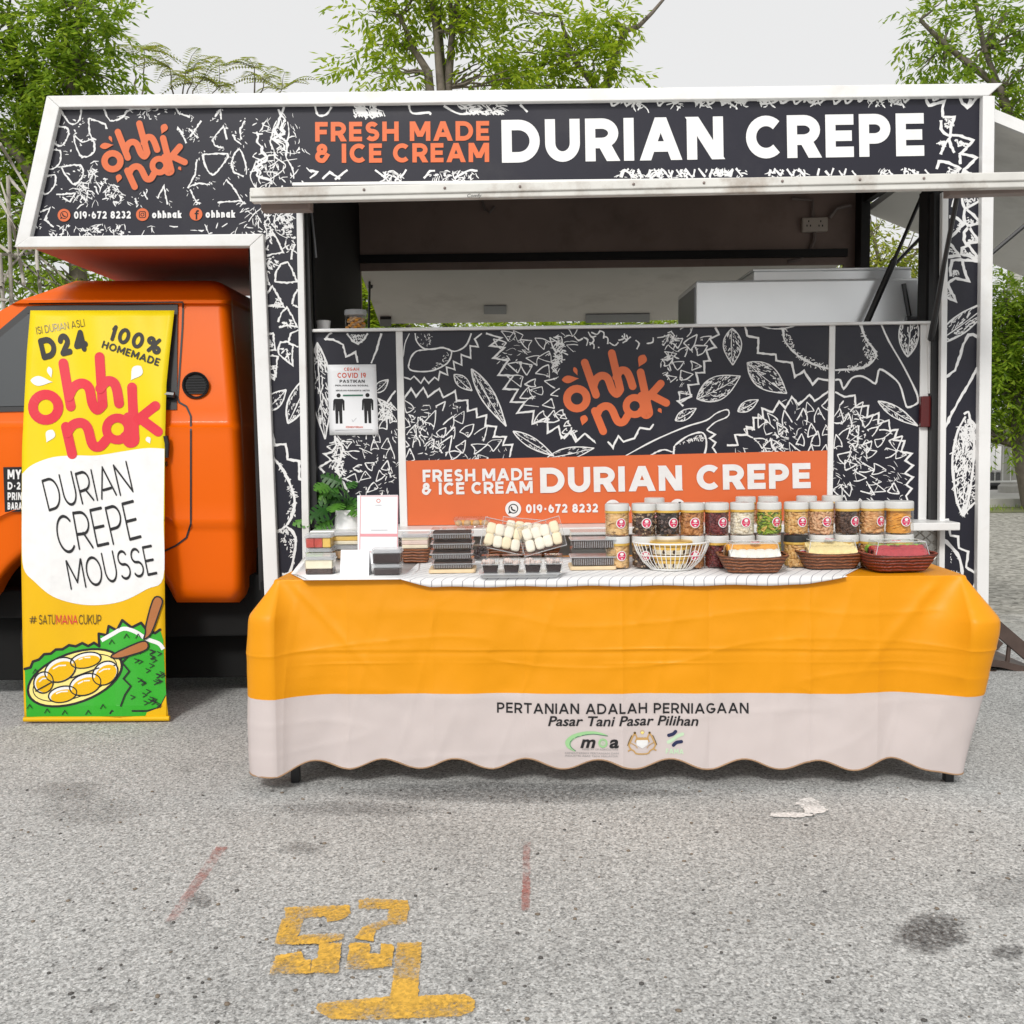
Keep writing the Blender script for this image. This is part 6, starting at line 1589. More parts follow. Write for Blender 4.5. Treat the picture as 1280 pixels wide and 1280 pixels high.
# crepe packs fanned in a flat basket
cb_ = TT(654, 697)+Vector((0, .10, 0)); s2 = S_(654, 690)
b = MB(); rbox(b, cb_, 98*s2, .13, .060, .03, 5, taper=.86, z0=0); o = b.build('flat_basket', M['weave'], bevel=.003); tag(o, 'low brown woven basket holding the fanned crepe packs behind the cupcake boxes', 'basket')
M['crepe'] = mat('pale_crepe', (.84,.80,.70), .6, .06, 30); M['crepe_y'] = mat('yellowish_crepe_filling', (.84,.74,.54), .6, .06, 30)
def crepe_pack(cx, cy, rx, lean, rz, label, Yo):
    w_, h_ = 52*s2, 36*s2
    c0 = W(cx, cy, Yo)
    t = thing('crepe_pack', label, 'food pack', c0, 'clear packs of crepes')
    R = Matrix.Translation(c0) @ Matrix.Rotation(rz, 4, 'Z') @ Matrix.Rotation(lean, 4, 'X') @ Matrix.Rotation(rx, 4, 'Y')
    b = MB()
    for k in range(4):
        x0 = (-.5+(k+.5)/4)*w_*.84
        for j in range(2):
            b.blob(R @ Vector((x0+rj.uniform(-.002,.002), -.004, (-.24+.48*j)*h_*.82+rj.uniform(-.002,.002))), (w_*.108, .013, h_*.205), 3, 1 if rj.random() < .25 else 0, R.to_3x3() @ Matrix.Rotation(rj.uniform(-.08,.08), 3, 'Y'), .55)
    b.build('crepes', [M['crepe'], M['crepe_y']], t, smooth=60)
    b = MB()
    P = [R @ Vector((x*w_, y, z*h_)) for y in (-.022, .008) for x, z in ((-.5,-.5),(.5,-.5),(.5,.5),(-.5,.5))]
    b.add(P, [(0,1,2,3),(7,6,5,4),(0,4,5,1),(1,5,6,2),(2,6,7,3),(3,7,4,0)]); b.build('clear_tray', M['clear2'], t, bevel=.004)
    b = MB(); b.tube([R @ Vector((x*w_*.5, -.02, z*h_*.5)) for x, z in ((-1,-1),(1,-1),(1,1),(-1,1),(-1,-1))], .002, 5); b.build('tray_rim', M['clear_milky'], t)
YC_ = cb_.y
crepe_pack(654, 667, radians(6), radians(-8), 0, 'white crepe pack standing at the back of the fanned three', YC_-.015)
crepe_pack(629, 671, radians(14), radians(-15), radians(8), 'white crepe pack leaning on the left of the fanned three', YC_-.055)
crepe_pack(678, 671, radians(-16), radians(-13), radians(-8), 'white crepe pack leaning on the right of the fanned three', YC_-.085)

# ------------------------------------------------------------------ wire basket with a round two-tier cake box
c = TT(846, 717)+Vector((0, .13, 0)); s = S_(846, 712); R1, R0, HB = 48*s, 26*s, .105
M['wire'] = mat('white_coated_wire', (.80,.80,.79), .35, .02)
t = thing('wire_basket', 'round white wire basket on the striped runner in front of the jars', 'basket', c)
b = MB(); 
for k in range(44):
    a_ = 2*pi*k/44
    b.tube([c+Vector((q*cos(a_), q*sin(a_)*.8, z)) for q, z in ((R0*.5,.003),(R0,.004),(R0+(R1-R0)*.45,HB*.30),(R0+(R1-R0)*.8,HB*.66),(R1,HB))], .0017, 4)
b.build('wires', M['wire'], t)
b = MB()
for q, z, rr in ((R1, HB, .003), (R0+(R1-R0)*.72, HB*.56, .0018), (R0, .004, .0028), (R0*.5,.004,.002)): b.tube([c+Vector((q*cos(2*pi*k/40), q*sin(2*pi*k/40)*.8, z)) for k in range(41)], rr, 6)
b.build('rim', M['wire'], t)
for k, lab in enumerate(('lower round gold lidded cake tub inside the wire basket', 'upper round gold lidded cake tub inside the wire basket')):
    cc = c+Vector((0, 0, .008+k*.052)); r = (22+k*3.5)*s
    t = thing('cake_tub', lab, 'tub', cc, 'round cake tubs'); 
    b = MB(); b.lathe([(.001,.001),(r*.90,.001),(r*.95,.018),(.001,.018)], cc, 28, 0); b.lathe([(.001,.0185),(r*.93,.0185),(r*.93,.030),(.001,.030)], cc, 28, 1)
    for q in range(9): b.blob(cc+Vector((r*.93*sin(q*.55-2.2), -r*.93*cos(q*.55-2.2), .012)), (.006,.003,.009), 1, 2)
    b.build('layer_cake', [M['cream'], M['yel_food'], M['brown_cake']], t, smooth=40)
    b = MB(); b.lathe([(r*.96,0),(r,.034)], cc, 28); b.build('clear_body', M['clear2'], t, smooth=40)
    b = MB(); b.lathe([(r*1.02,.033),(r*1.05,.036),(r*1.05,.045),(r*1.0,.049),(.001,.051)], cc, 28); b.build('lid', M['gold'] if k == 0 else M['gold'], t, smooth=30)
cc = c+Vector((0,0,.008+.052+.0515)); 

# ------------------------------------------------------------------ woven baskets with Swiss rolls
def roll_basket(px0, px1, pyb, d, wm, rolls, label, boxlabel, yaw=0.0):
    s = S_((px0+px1)/2, pyb); c = TT((px0+px1)/2, pyb-1.5)+Vector((0, d/2, 0)); w_ = (px1-px0)*s; h_ = .066
    t = thing('woven_basket', label, 'basket', c, 'woven baskets of cake rolls')
    def ringr(k, z, push=0):
        P = []
        for i in range(72):
            t_ = 2*pi*i/72; ex = .42; x = abs(cos(t_))**ex*(1 if cos(t_) > 0 else -1)*w_/2*k; y = abs(sin(t_))**ex*(1 if sin(t_) > 0 else -1)*d/2*k
            n_ = 1+.012*sin(i*pi)*(1 if push % 2 else -1)+(.010 if (i+push) % 2 else -.006)
            x *= n_; y *= n_; P.append(c+Vector((x*cos(yaw)-y*sin(yaw), x*sin(yaw)+y*cos(yaw), z-.010*(1-abs(x/(w_/2))**2)*(z/h_))))
        return P
    rows = [ringr(.30,.001),ringr(.68,.001)]+[ringr(.72+.28*(i/9)**.8, .003+(h_-.003)*i/9, i) for i in range(10)]+[ringr(.955,h_-.002,1),ringr(.90,h_*.55),ringr(.70,.012),ringr(.3,.010)]
    b = MB(); b.grid(rows, close=True); b.build('woven_body', wm, t)
    b = MB(); rr = ringr(.985,h_-.002); b.tube(rr+[rr[0]], .0055, 6); b.build('braided_rim', wm, t, smooth=60)
    zc = c+Vector((0,0,.016)); bw_, bd = w_*.80, d*.78
    x = thing('cake_box', boxlabel, 'cake box', zc, 'clear boxes of cake rolls')
    for k, (mt, yo, zo, r) in enumerate(rolls):
        b = MB(); cy = zc.y+yo*bd; n = 14; rows = []
        for i in range(23):
            xx = -bw_*.46+bw_*.92*i/22; f = 1+.03*mnoise.noise(Vector((xx*40, k, px0))); g_ = .90 if i % 4 == 0 else 1
            rows.append([Vector((zc.x+xx, cy+r*f*g_*cos(2*pi*q/n), zc.z+zo+r*f*g_*sin(2*pi*q/n)*.95)) for q in range(n)])
        b.grid(rows, close=True); b.add(rows[0], [tuple(range(n))]); b.add(rows[-1], [tuple(range(n))]); b.build('cake_roll', mt, x, smooth=50)
    b = MB(); rbox(b, zc, bw_, bd, .032, .02, 4, taper=.92); rbox(b, zc+Vector((0,0,.0335)), bw_*.86, bd*.84, .058, .02, 4, taper=1.14); b.build('clear_shell', M['clear'], x)
    b = MB(); rbox(b, zc, bw_*1.03, bd*1.03, .003, .022, 4, z0=.031)
    e = zc+Vector((0,0,.092)); b.tube([e+Vector((sx*bw_*.41, sy*bd*.40, 0)) for sx, sy in ((-1,-1),(1,-1),(1,1),(-1,1),(-1,-1))], .002, 5)
    for sx in (-1, 1): b.tube([e+Vector((sx*bw_*.41, -bd*.40, 0)), zc+Vector((sx*bw_*.48, -bd*.46, .034))], .0016, 5)
    b.build('box_rim', M['clear_milky'], x)
    b = MB(); q = zc+Vector((rj.uniform(-.02,.01), -bd*.20, .0935))
    for rr_, mi, dz in ((.020, 1, 0), (.0165, 0, .0006)): b.lathe([(.001,dz+.0012),(rr_,dz+.0012),(rr_,dz)], q, 20, mi, sy=.75)
    b.lathe([(.001,.0026),(.008,.0026),(.008,.001)], q+Vector((0,.003,0)), 12, 1, sy=.7); b.build('sticker', [M['sticker_red'], M['white_ink']], x)
roll_basket(903, 990, 719.5, .17, M['weave'], [(M['white_sponge'], -.22, .036, .036), (M['orange_top'], .02, .055, .034), (M['tan_food'], .28, .050, .034)], 'brown woven basket nearest the wire basket with white and orange rolls', 'clear box of white and orange cake rolls', radians(-5))
roll_basket(1002, 1086, 714.5, .17, M['weave'], [(M['sponge_y'], -.24, .036, .036), (M['sponge_y'], .02, .050, .034), (M['brown_cake'], .30, .062, .030)], 'brown woven basket in the middle of the three with yellow rolls', 'clear box of pale yellow and chocolate cake rolls', radians(3))
roll_basket(1086, 1177, 717.5, .17, M['weave_r'], [(M['red_sponge'], -.18, .034, .034), (M['red_sponge'], .05, .045, .032), (M['green_food'], .32, .050, .026)], 'reddish woven basket at the table end with red rolls', 'clear box of red cake rolls with green behind', radians(4))

# ------------------------------------------------------------------ left end of the table
P_ = [(364,717),(380,724.5),(500,723.5),(512,722),(524,712),(527,698),(380,696)]
b = MB(); pts = [G(x, y, ZT+.009) for x, y in P_]; cc_ = sum(pts, Vector())/len(pts)
lo = [cc_+(p-cc_)*.93-Vector((0,0,.0035)) for p in pts]
b.grid([lo+[lo[0]], pts+[pts[0]]]); b.add(lo, [tuple(range(len(lo)))])
o = b.build('white_platter', M['white_pl'], smooth=30); sd = o.modifiers.new('thickness', 'SOLIDIFY'); sd.thickness = .002; sd.offset = 1
tag(o, 'large flat white platter with angled corners at the left end of the table', 'platter')
ZP = ZT+.008
def food_box(px0, px1, pyb, hpx, d, layers, label, name='dessert_box', cat='box', lid=True, zb=None, yo=0.0, group=None, milky=False):
    px = (px0+px1)/2; s = S_(px, pyb); z = ZP if zb is None else zb
    c = G(px, pyb, z)+Vector((0, d/2+yo, 0)) if zb is None else Vector((G(px, pyb, ZP).x, G(px, pyb, ZP).y+d/2+yo, z))
    w_ = (px1-px0)*s; h_ = hpx*s
    t = thing(name, label, cat, c, group)
    z0 = .002; b = MB(); mats = []
    for fr, m in layers:
        ms = m if isinstance(m, list) else [m]
        for q, mm in enumerate(ms):
            if mm not in mats: mats.append(mm)
            x0 = -w_*.46+w_*.92*q/len(ms); x1 = -w_*.46+w_*.92*(q+1)/len(ms)
            b.box((c.x+x0+.0006, c.y-d*.45, c.z+z0), (c.x+x1-.0006, c.y+d*.45, c.z+z0+fr*h_-.0006), mats.index(mm))
        z0 += fr*h_
    b.build('filling', mats, t, bevel=.003)
    b = MB(); rbox(b, c, w_, d, h_*.78, .01, 4, taper=.92); b.build('clear_body', M['clear'], t)
    b = MB(); rbox(b, c, w_*1.05, d*1.05, .004, .012, 4, z0=h_*.78); rbox(b, c, w_*.97, d*.97, h_*.19, .012, 4, z0=h_*.78+.004); b.build('lid', M['clear_milky'] if lid else M['clear'], t)
    return c, h_
c1, h1_ = food_box(380, 414, 703, 16, .09, [(.66, [M['green_food'], M['green_food'], M['tan_food']])], 'clear tub of green mousse at the left edge of the platter', yo=.02, group='clear dessert tubs')
c2, h2_ = food_box(380, 414, 703, 17, .09, [(.70, [M['red_food'], M['red_food'], M['yel_food']])], 'clear tub of red and yellow jelly stacked on the green one', yo=.02, zb=c1.z+h1_+.004, group='clear dessert tubs')
c3, h3_ = food_box(412, 447, 701, 17, .09, [(.60, M['tan_food'])], 'clear tub of tan sponge next to the green tub', yo=.05, group='clear dessert tubs')
food_box(413, 447, 701, 16, .09, [(.3, M['cream']), (.35, M['yel_food'])], 'clear tub of yellow custard stacked on the tan one', yo=.05, zb=c3.z+h3_+.004, group='clear dessert tubs')
c4, h4_ = food_box(380, 417, 718.5, 24, .085, [(.28, M['brown_cake']), (.46, M['cream'])], 'cream topped dessert tub at the front left of the platter', group='clear dessert tubs')
c5, h5_ = food_box(465, 501, 719.5, 13, .09, [(.66, M['dark_pud'])], 'lower dark pudding tub at the front of the platter', group='dark pudding tubs')
food_box(464.5, 501.5, 719.5, 18, .09, [(.72, M['dark_pud'])], 'upper dark pudding tub stacked at the front of the platter', zb=c5.z+h5_+.004, group='dark pudding tubs')
c6, h6_ = food_box(453, 496, 704, 12, .08, [(.5, [M['red_food'], M['cream'], M['pinkish']])], 'flat tub of red topped cake behind the puddings', yo=.03, group='clear dessert tubs')
food_box(455, 498, 704, 13, .08, [(.3, M['pinkish']), (.3, M['red_food'])], 'flat tub of pink layered cake stacked behind the puddings', yo=.03, zb=c6.z+h6_+.004, group='clear dessert tubs')
# brown basket with pale cake box
c = TT(518, 705)+Vector((0,.08,0)); s = S_(518, 705)
b = MB(); rbox(b, c, 36*s, .11, .055, .02, 4, taper=.85); tag(b.build('small_basket', M['weave'], bevel=.003), 'small dark woven basket between the puddings and the brownie stack', 'basket')
food_box(500, 536, 705, 19, .10, [(.25, M['cream']), (.3, M['pinkish']), (.2, M['cream'])], 'clear box of pale pink cream rolls on the small woven basket', yo=.025, zb=c.z+.056, group='clear dessert tubs')
# dark truffles
c = TT(600, 702)+Vector((0,.06,0)); t = thing('truffle_tub', 'small tub of dark truffles between brownies and crepe packs', 'tub', c)
b = MB()
for k in range(11): b.blob(c+Vector((rj.uniform(-.022,.022), rj.uniform(-.02,.02), .014+.017*(k//4))), .012, 2)
b.build('truffles', M['dark_pud'], t, smooth=60)
b = MB(); rbox(b, c, .075, .075, .062, .012, 4, taper=.9); b.build('clear_body', M['clear'], t)
# long cake pack on the ledge
q = W(590, 655, YP-.10); c = Vector((q.x, YP-.10, zl+.0005)); t = thing('cake_ring_box', 'shallow clear tub of glazed buns on the truck ledge behind the brownies', 'tub', c)
b = MB()
for k in range(7): b.blob(c+Vector((-.06+.02*k, -.02+.012*(k % 2), .020)), (.018,.018,.014), 2, k % 2)
b.build('buns', [M['tan_food'], M['orange_top']], t, smooth=60); b = MB(); b.lathe([(.07,0),(.085,.034),(.088,.036),(.08,.046),(.001,.048)], c, 28, sy=.7); b.build('clear_body', M['clear'], t, smooth=40)

# blank white card and acrylic stand
q0, q1 = TT(425, 719.5, ZP), TT(461, 719.5, ZP); up = Vector((0, .035, .093))
b = MB(); b.prism([q0, q1, q1+up, q0+up], (0, .002, 0)); b.prism([q0+up, q1+up, q1+up+Vector((0,.05,-.093)), q0+up+Vector((0,.05,-.093))], (0, .002, 0)); tag(b.build('price_card', M['paper']), 'blank white folded card standing on the platter', 'card')
o0, o1 = W(447, 700, TT(472,706).y+.06), W(498, 700, TT(472,706).y+.06)
Yq = o0.y; zq = ZP
st_ = thing('display_stand', 'white acrylic sign stand with thin pink border beside the plant', 'sign stand', Vector(((o0.x+o1.x)/2, Yq, zq)))
top_ = W(470, 619, Yq+.03).z
tq = lambda x, y, h: Vector((W(x, y, Yq).x, Yq+.03*(W(x, y, Yq).z-zq)/(top_-zq)-h, W(x, y, Yq).z))
b = MB(); b.prism([Vector((o0.x, Yq, zq)), Vector((o1.x, Yq, zq)), Vector((o1.x, Yq+.03, top_)), Vector((o0.x, Yq+.03, top_))], (0, .004, 0)); b.box((o0.x, Yq-.03, zq), (o1.x, Yq+.06, zq+.003))
ss = b.build('sheet', M['paper'], st_, bevel=.001)
a = Art(tq, seed=81, base=.001)
a.line([(449.5,620.5),(496.5,620.5),(496.5,690),(449.5,690)], .9, 0, closed=True); a.fill([(449.5,667.5),(496.5,667.5),(496.5,671),(449.5,671)], 0)
ring(a, 472, 626.5, 2.2, .7, 1); a.line([(468,632),(476,632)], .6, 2); a.line([(463,663),(484,663)], .6, 2)
a.build('printing', [M['pink_ink'], M['red_ink'], M['grey_ink']], ss)

# potted monstera
c = TT(429, 690)+Vector((0, .14, 0)); c.z = ZT+.006; s = c.y/1280
pt = thing('potted_plant', 'leafy green plant with split leaves in a white pot at the left end', 'potted plant', c)
hp = c.z; top = W(429, 637, c.y).z; r = 18*s
b = MB(); b.lathe([(r*1.0,0),(r*1.06,.01),(r*.80,top-hp-.004),(r*.78,top-hp),(r*.70,top-hp),(r*.70,top-hp-.02),(.001,top-hp-.02)], c, 28); b.build('pot', M['white_pl'], pt, smooth=40)
M['plant'] = leafmat('glossy_leaf', (.020,.085,.012), (.045,.17,.018), (.10,.27,.03), .2)
def mleaf(b, base, tip, wd, nrm):
    d = (tip-base); L = d.length; d.normalize(); sd_ = d.cross(nrm).normalized(); up = sd_.cross(d)
    def P(t, sgn): 
        return base+d*L*t+sd_*sgn*wd*.5-up*(.18*L*t*t)-up*abs(sgn)*wd*.10*abs(sgn)
    prof = [(0,.0),(.06,.55),(.18,.92),(.35,1),(.55,.9),(.75,.62),(.9,.3),(1,0)]
    def pr(t):
        for (a0, b0), (a1, b1) in zip(prof, prof[1:]):
            if t <= a1: return b0+(b1-b0)*(t-a0)/(a1-a0)
        return 0
    N = 14; V = []; F = []
    for sgn in (-1, 1):
        for i in range(N):
            t0, t1 = i/N, (i+1)/N; gap = (i % 3 == 2)
            k = .42 if gap else 1.0; sweep = .10
            q = [P(t0, 0), P(t1, 0), P(min(1, t1+sweep*pr(t1)*.6), sgn*pr(t1)*k), P(min(1, t0+sweep*pr(t0)*.6), sgn*pr(t0)*k)]
            o_ = len(V); V += q; F.append((o_, o_+1, o_+2, o_+3))
    bmv = bmesh.new(); vv = [bmv.verts.new(v) for v in V]
    for f in F: bmv.faces.new([vv[i] for i in f])
    bmesh.ops.remove_doubles(bmv, verts=bmv.verts, dist=1e-5); bmesh.ops.dissolve_degenerate(bmv, edges=bmv.edges, dist=1e-6)
    bmv.verts.index_update(); b.add([v.co.copy() for v in bmv.verts], [tuple(v.index for v in f.verts) for f in bmv.faces]); bmv.free()
bl = MB(); bs_ = MB(); rp_ = random.Random(5)
ctr = c+Vector((0, 0, top-hp-.01))
for px, py, ln in ((410,610,26),(398,622,24),(386,634,26),(378,650,22),(400,640,26),(414,598,24),(440,628,22),(432,612,26),(424,618,24),(448,640,20),(392,648,22),(404,656,22),(419,632,24),(440,604,15),(410,624,26),(384,644,18),(436,636,20),(402,608,20)):
    q = W(px, py, c.y+rp_.uniform(-.10, .07)); dirv = (q-ctr); dirv.z *= .35
    if dirv.length < .01: dirv = Vector((.01, -.03, 0))
    dirv.normalize(); dirv = (dirv+Vector((rp_.uniform(-.3,.3), -.35, rp_.uniform(-.55,.05)))).normalized()
    L = ln*s*1.2; base = q-dirv*L*.5; tip = q+dirv*L*.5
    mleaf(bl, base, tip, L*.85, Vector((rp_.uniform(-.4,.4), -.75, .65)).normalized())
    bs_.tube([ctr, (ctr+base)/2+Vector((0, 0, .02)), base], .0022, 5)
bl.build('leaves', M['plant'], pt, fix=False); bs_.build('stems', M['plant'], pt)

# jar standing on the counter top rail, and kitchen things behind it
zc = W(445, 413, YP+.12).z; b = MB(); b.box((W(389,413,YP).x, YP+.03, zc-.02), (W(1165,402,YP).x, YP+.40, zc)); b.build('counter_worktop', M['steel'], truck)
c = Vector((W(445, 413, YP+.10).x, YP+.10, zc+.0005)); s = c.y/1280
t = thing('snack_jar', 'clear jar of orange snacks alone on the counter top inside the truck', 'jar', c); r = 13.5*s
b = MB()
for k in range(60): b.blob(c+Vector((r*.8*sqrt(rj.random())*cos(k*2.4), r*.8*sqrt(rj.random())*sin(k*2.4), .008+.0008*k)), (.011,.008,.006), 1, k % 2, Matrix.Rotation(rj.uniform(0,3), 3, 'X'))
b.build('contents', [M['orange_top'], M['tan_food']], t, smooth=60)
b = MB(); b.lathe([(r*.96,0),(r,.004),(r,.066),(r*.93,.070)], c, 28); b.build('clear_body', M['clear2'], t, smooth=40)
b = MB(); b.lathe([(r,.066),(r*1.02,.068),(r*1.02,.088),(r*.98,.091),(.001,.092)], c, 28); b.build('lid', M['clear_milky'], t, smooth=30)
# steel unit inside at the tail end
Ys_ = YP+.30
su = thing('steel_cabinet', 'brushed steel cabinet inside the truck near its tail end', 'cabinet', W(1010, 402, Ys_))
def world_rect(x0, y0, x1, y1, Y): p, q = W(x0, y1, Y), W(x1, y0, Y); return (min(p.x,q.x), min(p.z,q.z)), (max(p.x,q.x), max(p.z,q.z))
(ax, az), (bx, bz) = world_rect(870, 347, 1150, 404, Ys_)
b = MB(); b.box((ax, Ys_, zc+.001), (bx, Ys_+.55, bz)); b.build('cabinet_body', M['steel'], su, bevel=.012)
(cx_, cz_), (dx_, dz_) = world_rect(942, 334, 1152, 349, Ys_+.1)
b = MB(); b.box((cx_, Ys_+.1, bz+.001), (bx-.005, Ys_+.5, bz+.055)); b.box((cx_-.006, Ys_+.095, bz+.0555), (bx-.002, Ys_+.505, bz+.068)); b.build('upper_lid', M['steel'], su, bevel=.004)
b = MB(); b.box((ax-.004, Ys_+.02, zc+.001), (ax-.001, Ys_+.5, bz-.03)); b.build('side_panel', M['grey_alu'], su)
b = MB(); x_ = W(1137,360,Ys_-.01).x; b.tube([(x_-.03, Ys_-.012, bz-.03), (x_, Ys_-.012, zc+.05)], .012, 8); b.tube([(x_-.02, Ys_-.02, zc+.03), (x_+.04, Ys_-.02, zc+.03)], .02, 8); b.build('stay_bar', M['black_gloss'], su)
c = Vector((W(404, 404, YP+.16).x, YP+.16, zc+.0005)); b = MB(); b.lathe([(.03,0),(.036,.05),(.03,.052),(.001,.052)], c, 20); tag(b.build('white_cup', M['white_pl'], smooth=40), 'small white tub on the dark left end of the counter top', 'tub')
# ================================================================== trees and the far side of the lot
M['bark'] = mat('grey_bark', (.16,.135,.11), .9, .25, 12, bump=.5, bscale=40)
M['pale_twig'] = mat('bleached_branches', (.42,.39,.34), .9, .15, 12)
M['leaf_a'] = leafmat('fresh_leaves', (.22,.34,.02), (.36,.49,.03), (.50,.58,.045), .62)
M['leaf_b'] = leafmat('mid_green_leaves', (.16,.275,.024), (.27,.41,.032), (.42,.53,.05), .62)
M['leaf_c'] = leafmat('yellowish_leaves', (.18,.25,.02), (.32,.38,.04), (.45,.44,.06), .5)
M['leaf_d'] = leafmat('deep_green_leaves', (.014,.045,.010), (.03,.085,.014), (.07,.15,.02), .30)

def leaf_quads(b, p, d, nrm, L, wd, mi=0):
    s = d.cross(nrm)
    if s.length < 1e-4: s = d.cross(Vector((1, 0, 0)))
    s.normalize()
    b.v += [p, p+d*L*.45+s*wd*.5, p+d*L, p+d*L*.45-s*wd*.5]
    n = len(b.v)-4; b.f.append((n, n+1, n+2, n+3)); b.m.append(mi)
def rnd_dir(g):
    while True:
        v = Vector((g.uniform(-1,1), g.uniform(-1,1), g.uniform(-1,1)))
        if .05 < v.length < 1: return v.normalized()
def sprig(b, g, p, d, ln, nl, L, wd, droop=.5, mi=0):
    """a twig with paired leaflets"""
    d = (d+Vector((0,0,-droop*.4))).normalized(); side = d.cross(Vector((0,0,1)))
    if side.length < .1: side = Vector((1,0,0))
    side.normalize()
    for k in range(nl):
        t = (k+.6)/nl; q = p+d*ln*t+Vector((0,0,-droop*.35*ln*t*t))
        for sg in (-1, 1):
            dd = (d*.55+side*sg*.75+Vector((0,0,-droop*.5))+rnd_dir(g)*.35).normalized()
            leaf_quads(b, q, dd, (Vector((0,0,1))+rnd_dir(g)*.6).normalized(), L*g.uniform(.7,1.2), wd, mi)
    leaf_quads(b, p+d*ln, (d+rnd_dir(g)*.2).normalized(), Vector((0,0,1)), L, wd, mi)
def limb(b, g, p0, p1, r0, r1, wob=.12, n=7):
    pts = []; L = (p1-p0).length
    for i in range(n+1):
        t = i/n; q = p0.lerp(p1, t)+rnd_dir(g)*wob*L*.25*sin(pi*t)
        pts.append(q)
    b.tube(pts, [r0+(r1-r0)*i/n for i in range(n+1)], 7)
    return pts
DENS = .29
def tree(name, label, D, base, blobs, clump_r, clumps, sprigs, L, wd, m, bark, seed, group=None, nl=4, ln=.28, trunk_r=.10, stems=None, droop=.6, depth=.7, twigs=0, dens=1.0):
    """blobs: patches of crown (px, py, rx, ry) as measured at distance D; each gets clumps of leafy sprigs"""
    g = random.Random(seed); root = thing(name, label, 'tree', base, group)
    lv, tk = MB(), MB()
    base = Vector(base); cs = []
    for bx, by, rx, ry in blobs:
        k = D/1280; n = max(2, int(clumps*rx*ry/900*DENS*dens))
        for i in range(n):
            while True:
                u = Vector((g.uniform(-1,1), g.uniform(-1,1), g.uniform(-1,1)))
                if u.length < 1: break
            c = W(bx+u.x*rx, by+u.z*ry, D)+Vector((0, u.y*max(rx, ry)*k*depth, 0)); cs.append((c, W(bx, by, D)))
    for c, mid in cs:
        R = clump_r*g.uniform(.6, 1.25); out = (c-mid); out = out.normalized() if out.length > .01 else rnd_dir(g)
        for j in range(int(sprigs*g.uniform(.6, 1.3))):
            u = rnd_dir(g)*R*g.random()**.5; d = (u.normalized()*.7+out*.5+rnd_dir(g)*.4).normalized()
            sprig(lv, g, c+Vector((u.x, u.y, u.z*.75)), d, ln*g.uniform(.6, 1.2), nl, L, wd, droop)
    # trunk, then limbs reaching into the clumps
    for st in (stems or []):
        pts = [base]+[W(x, y, D+dy) for x, y, dy in st]
        n = len(pts); tk.tube(pts, [trunk_r*(1-.72*i/(n-1)) for i in range(n)], 9)
        ends = pts[1:]
    joints = [W(x, y, D+dy) for st in (stems or []) for x, y, dy in st] or [base+Vector((0,0,2))]
    for c, mid in cs:
        j = min(joints, key=lambda q: (q-c).length+max(0, q.z-c.z)*.8)
        if (j-c).length < 6 and g.random() < .75: limb(tk, g, j, c, min(.022, trunk_r*.22), .005)
    for _ in range(twigs):
        c, _m = g.choice(cs); limb(tk, g, c, c+rnd_dir(g)*.5, .008, .003, n=4)
    tk.build('trunk', bark, root, smooth=60); lv.build('crown', m, root, fix=False)
    return root

gt = 'trees beyond the truck'
# centre tree with several upright stems
tree('street_tree', 'light green tree with several thin upright stems behind the middle of the truck roof', 13.0, (W(560,110,13.0).x, 13.0, 0),
     [(505,8,52,34),(470,55,20,26),(470,92,26,20),(520,80,18,26),(555,20,45,30),(600,60,38,36),(625,90,42,24),(590,15,30,30),(445,8,22,26),(560,-40,90,40)],
     .32, 15, 12, .125, .042, M['leaf_a'], M['bark'], 11, gt, trunk_r=.085, stems=[[(556,300,0),(551,110,0),(545,40,0),(535,-40,.1)],[(556,300,0),(560,110,.1),(566,30,.1),(585,-60,.2)],[(556,300,0),(535,90,.0),(518,62,0),(500,20,0)],[(556,300,0),(553,100,.2),(548,20,.2),(520,-60,.3)]])
tree('street_tree', 'fuller light green tree with a bent bare right branch behind the truck roof sign', 13.6, (W(735,110,13.6).x, 13.6, 0),
     [(660,70,42,38),(700,45,44,38),(735,65,42,42),(720,95,50,22),(680,95,40,24),(770,40,30,26),(775,85,24,26),(655,20,18,14),(745,25,34,18),(785,8,34,20)],
     .30, 13, 12, .125, .042, M['leaf_a'], M['bark'], 12, gt, trunk_r=.065, stems=[[(752,300,0),(745,112,0),(715,70,0),(700,20,0)],[(752,300,0),(758,104,.1),(772,60,.1),(783,38,.1),(798,33,.1),(815,16,.1),(832,-4,.1)]])
# big tree at the left
tree('street_tree', 'large leafy tree with twiggy lower branches at the left behind the cab', 11.0, (W(96,400,11.0).x, 11.0, 0),
     [(30,30,60,50),(100,30,52,42),(130,75,28,34),(60,90,60,44),(20,130,50,46),(95,100,40,24),(10,200,44,44),(48,190,36,40),(10,270,40,40),(50,260,36,36),(70,330,44,30),(20,330,40,30),(90,345,40,22),(130,20,30,30),(-40,120,50,90)],
     .30, 10, 12, .10, .034, M['leaf_b'], M['bark'], 13, gt, trunk_r=.10, nl=5, dens=1.9, stems=[[(100,360,0),(96,300,0),(80,180,0),(92,80,0),(100,0,0)],[(96,300,0),(60,200,.2),(30,120,.2),(10,20,.2)],[(96,320,0),(60,250,-.2),(20,190,-.2),(-40,120,-.2)]])
tw = thing('bare_shrub', 'tangle of pale leafless branches beside the orange cab', 'shrub', (W(40,420,9.4).x, 9.4, 0))
b = MB(); g = random.Random(8); b0 = Vector((W(20,420,9.4).x, 9.4, 0))
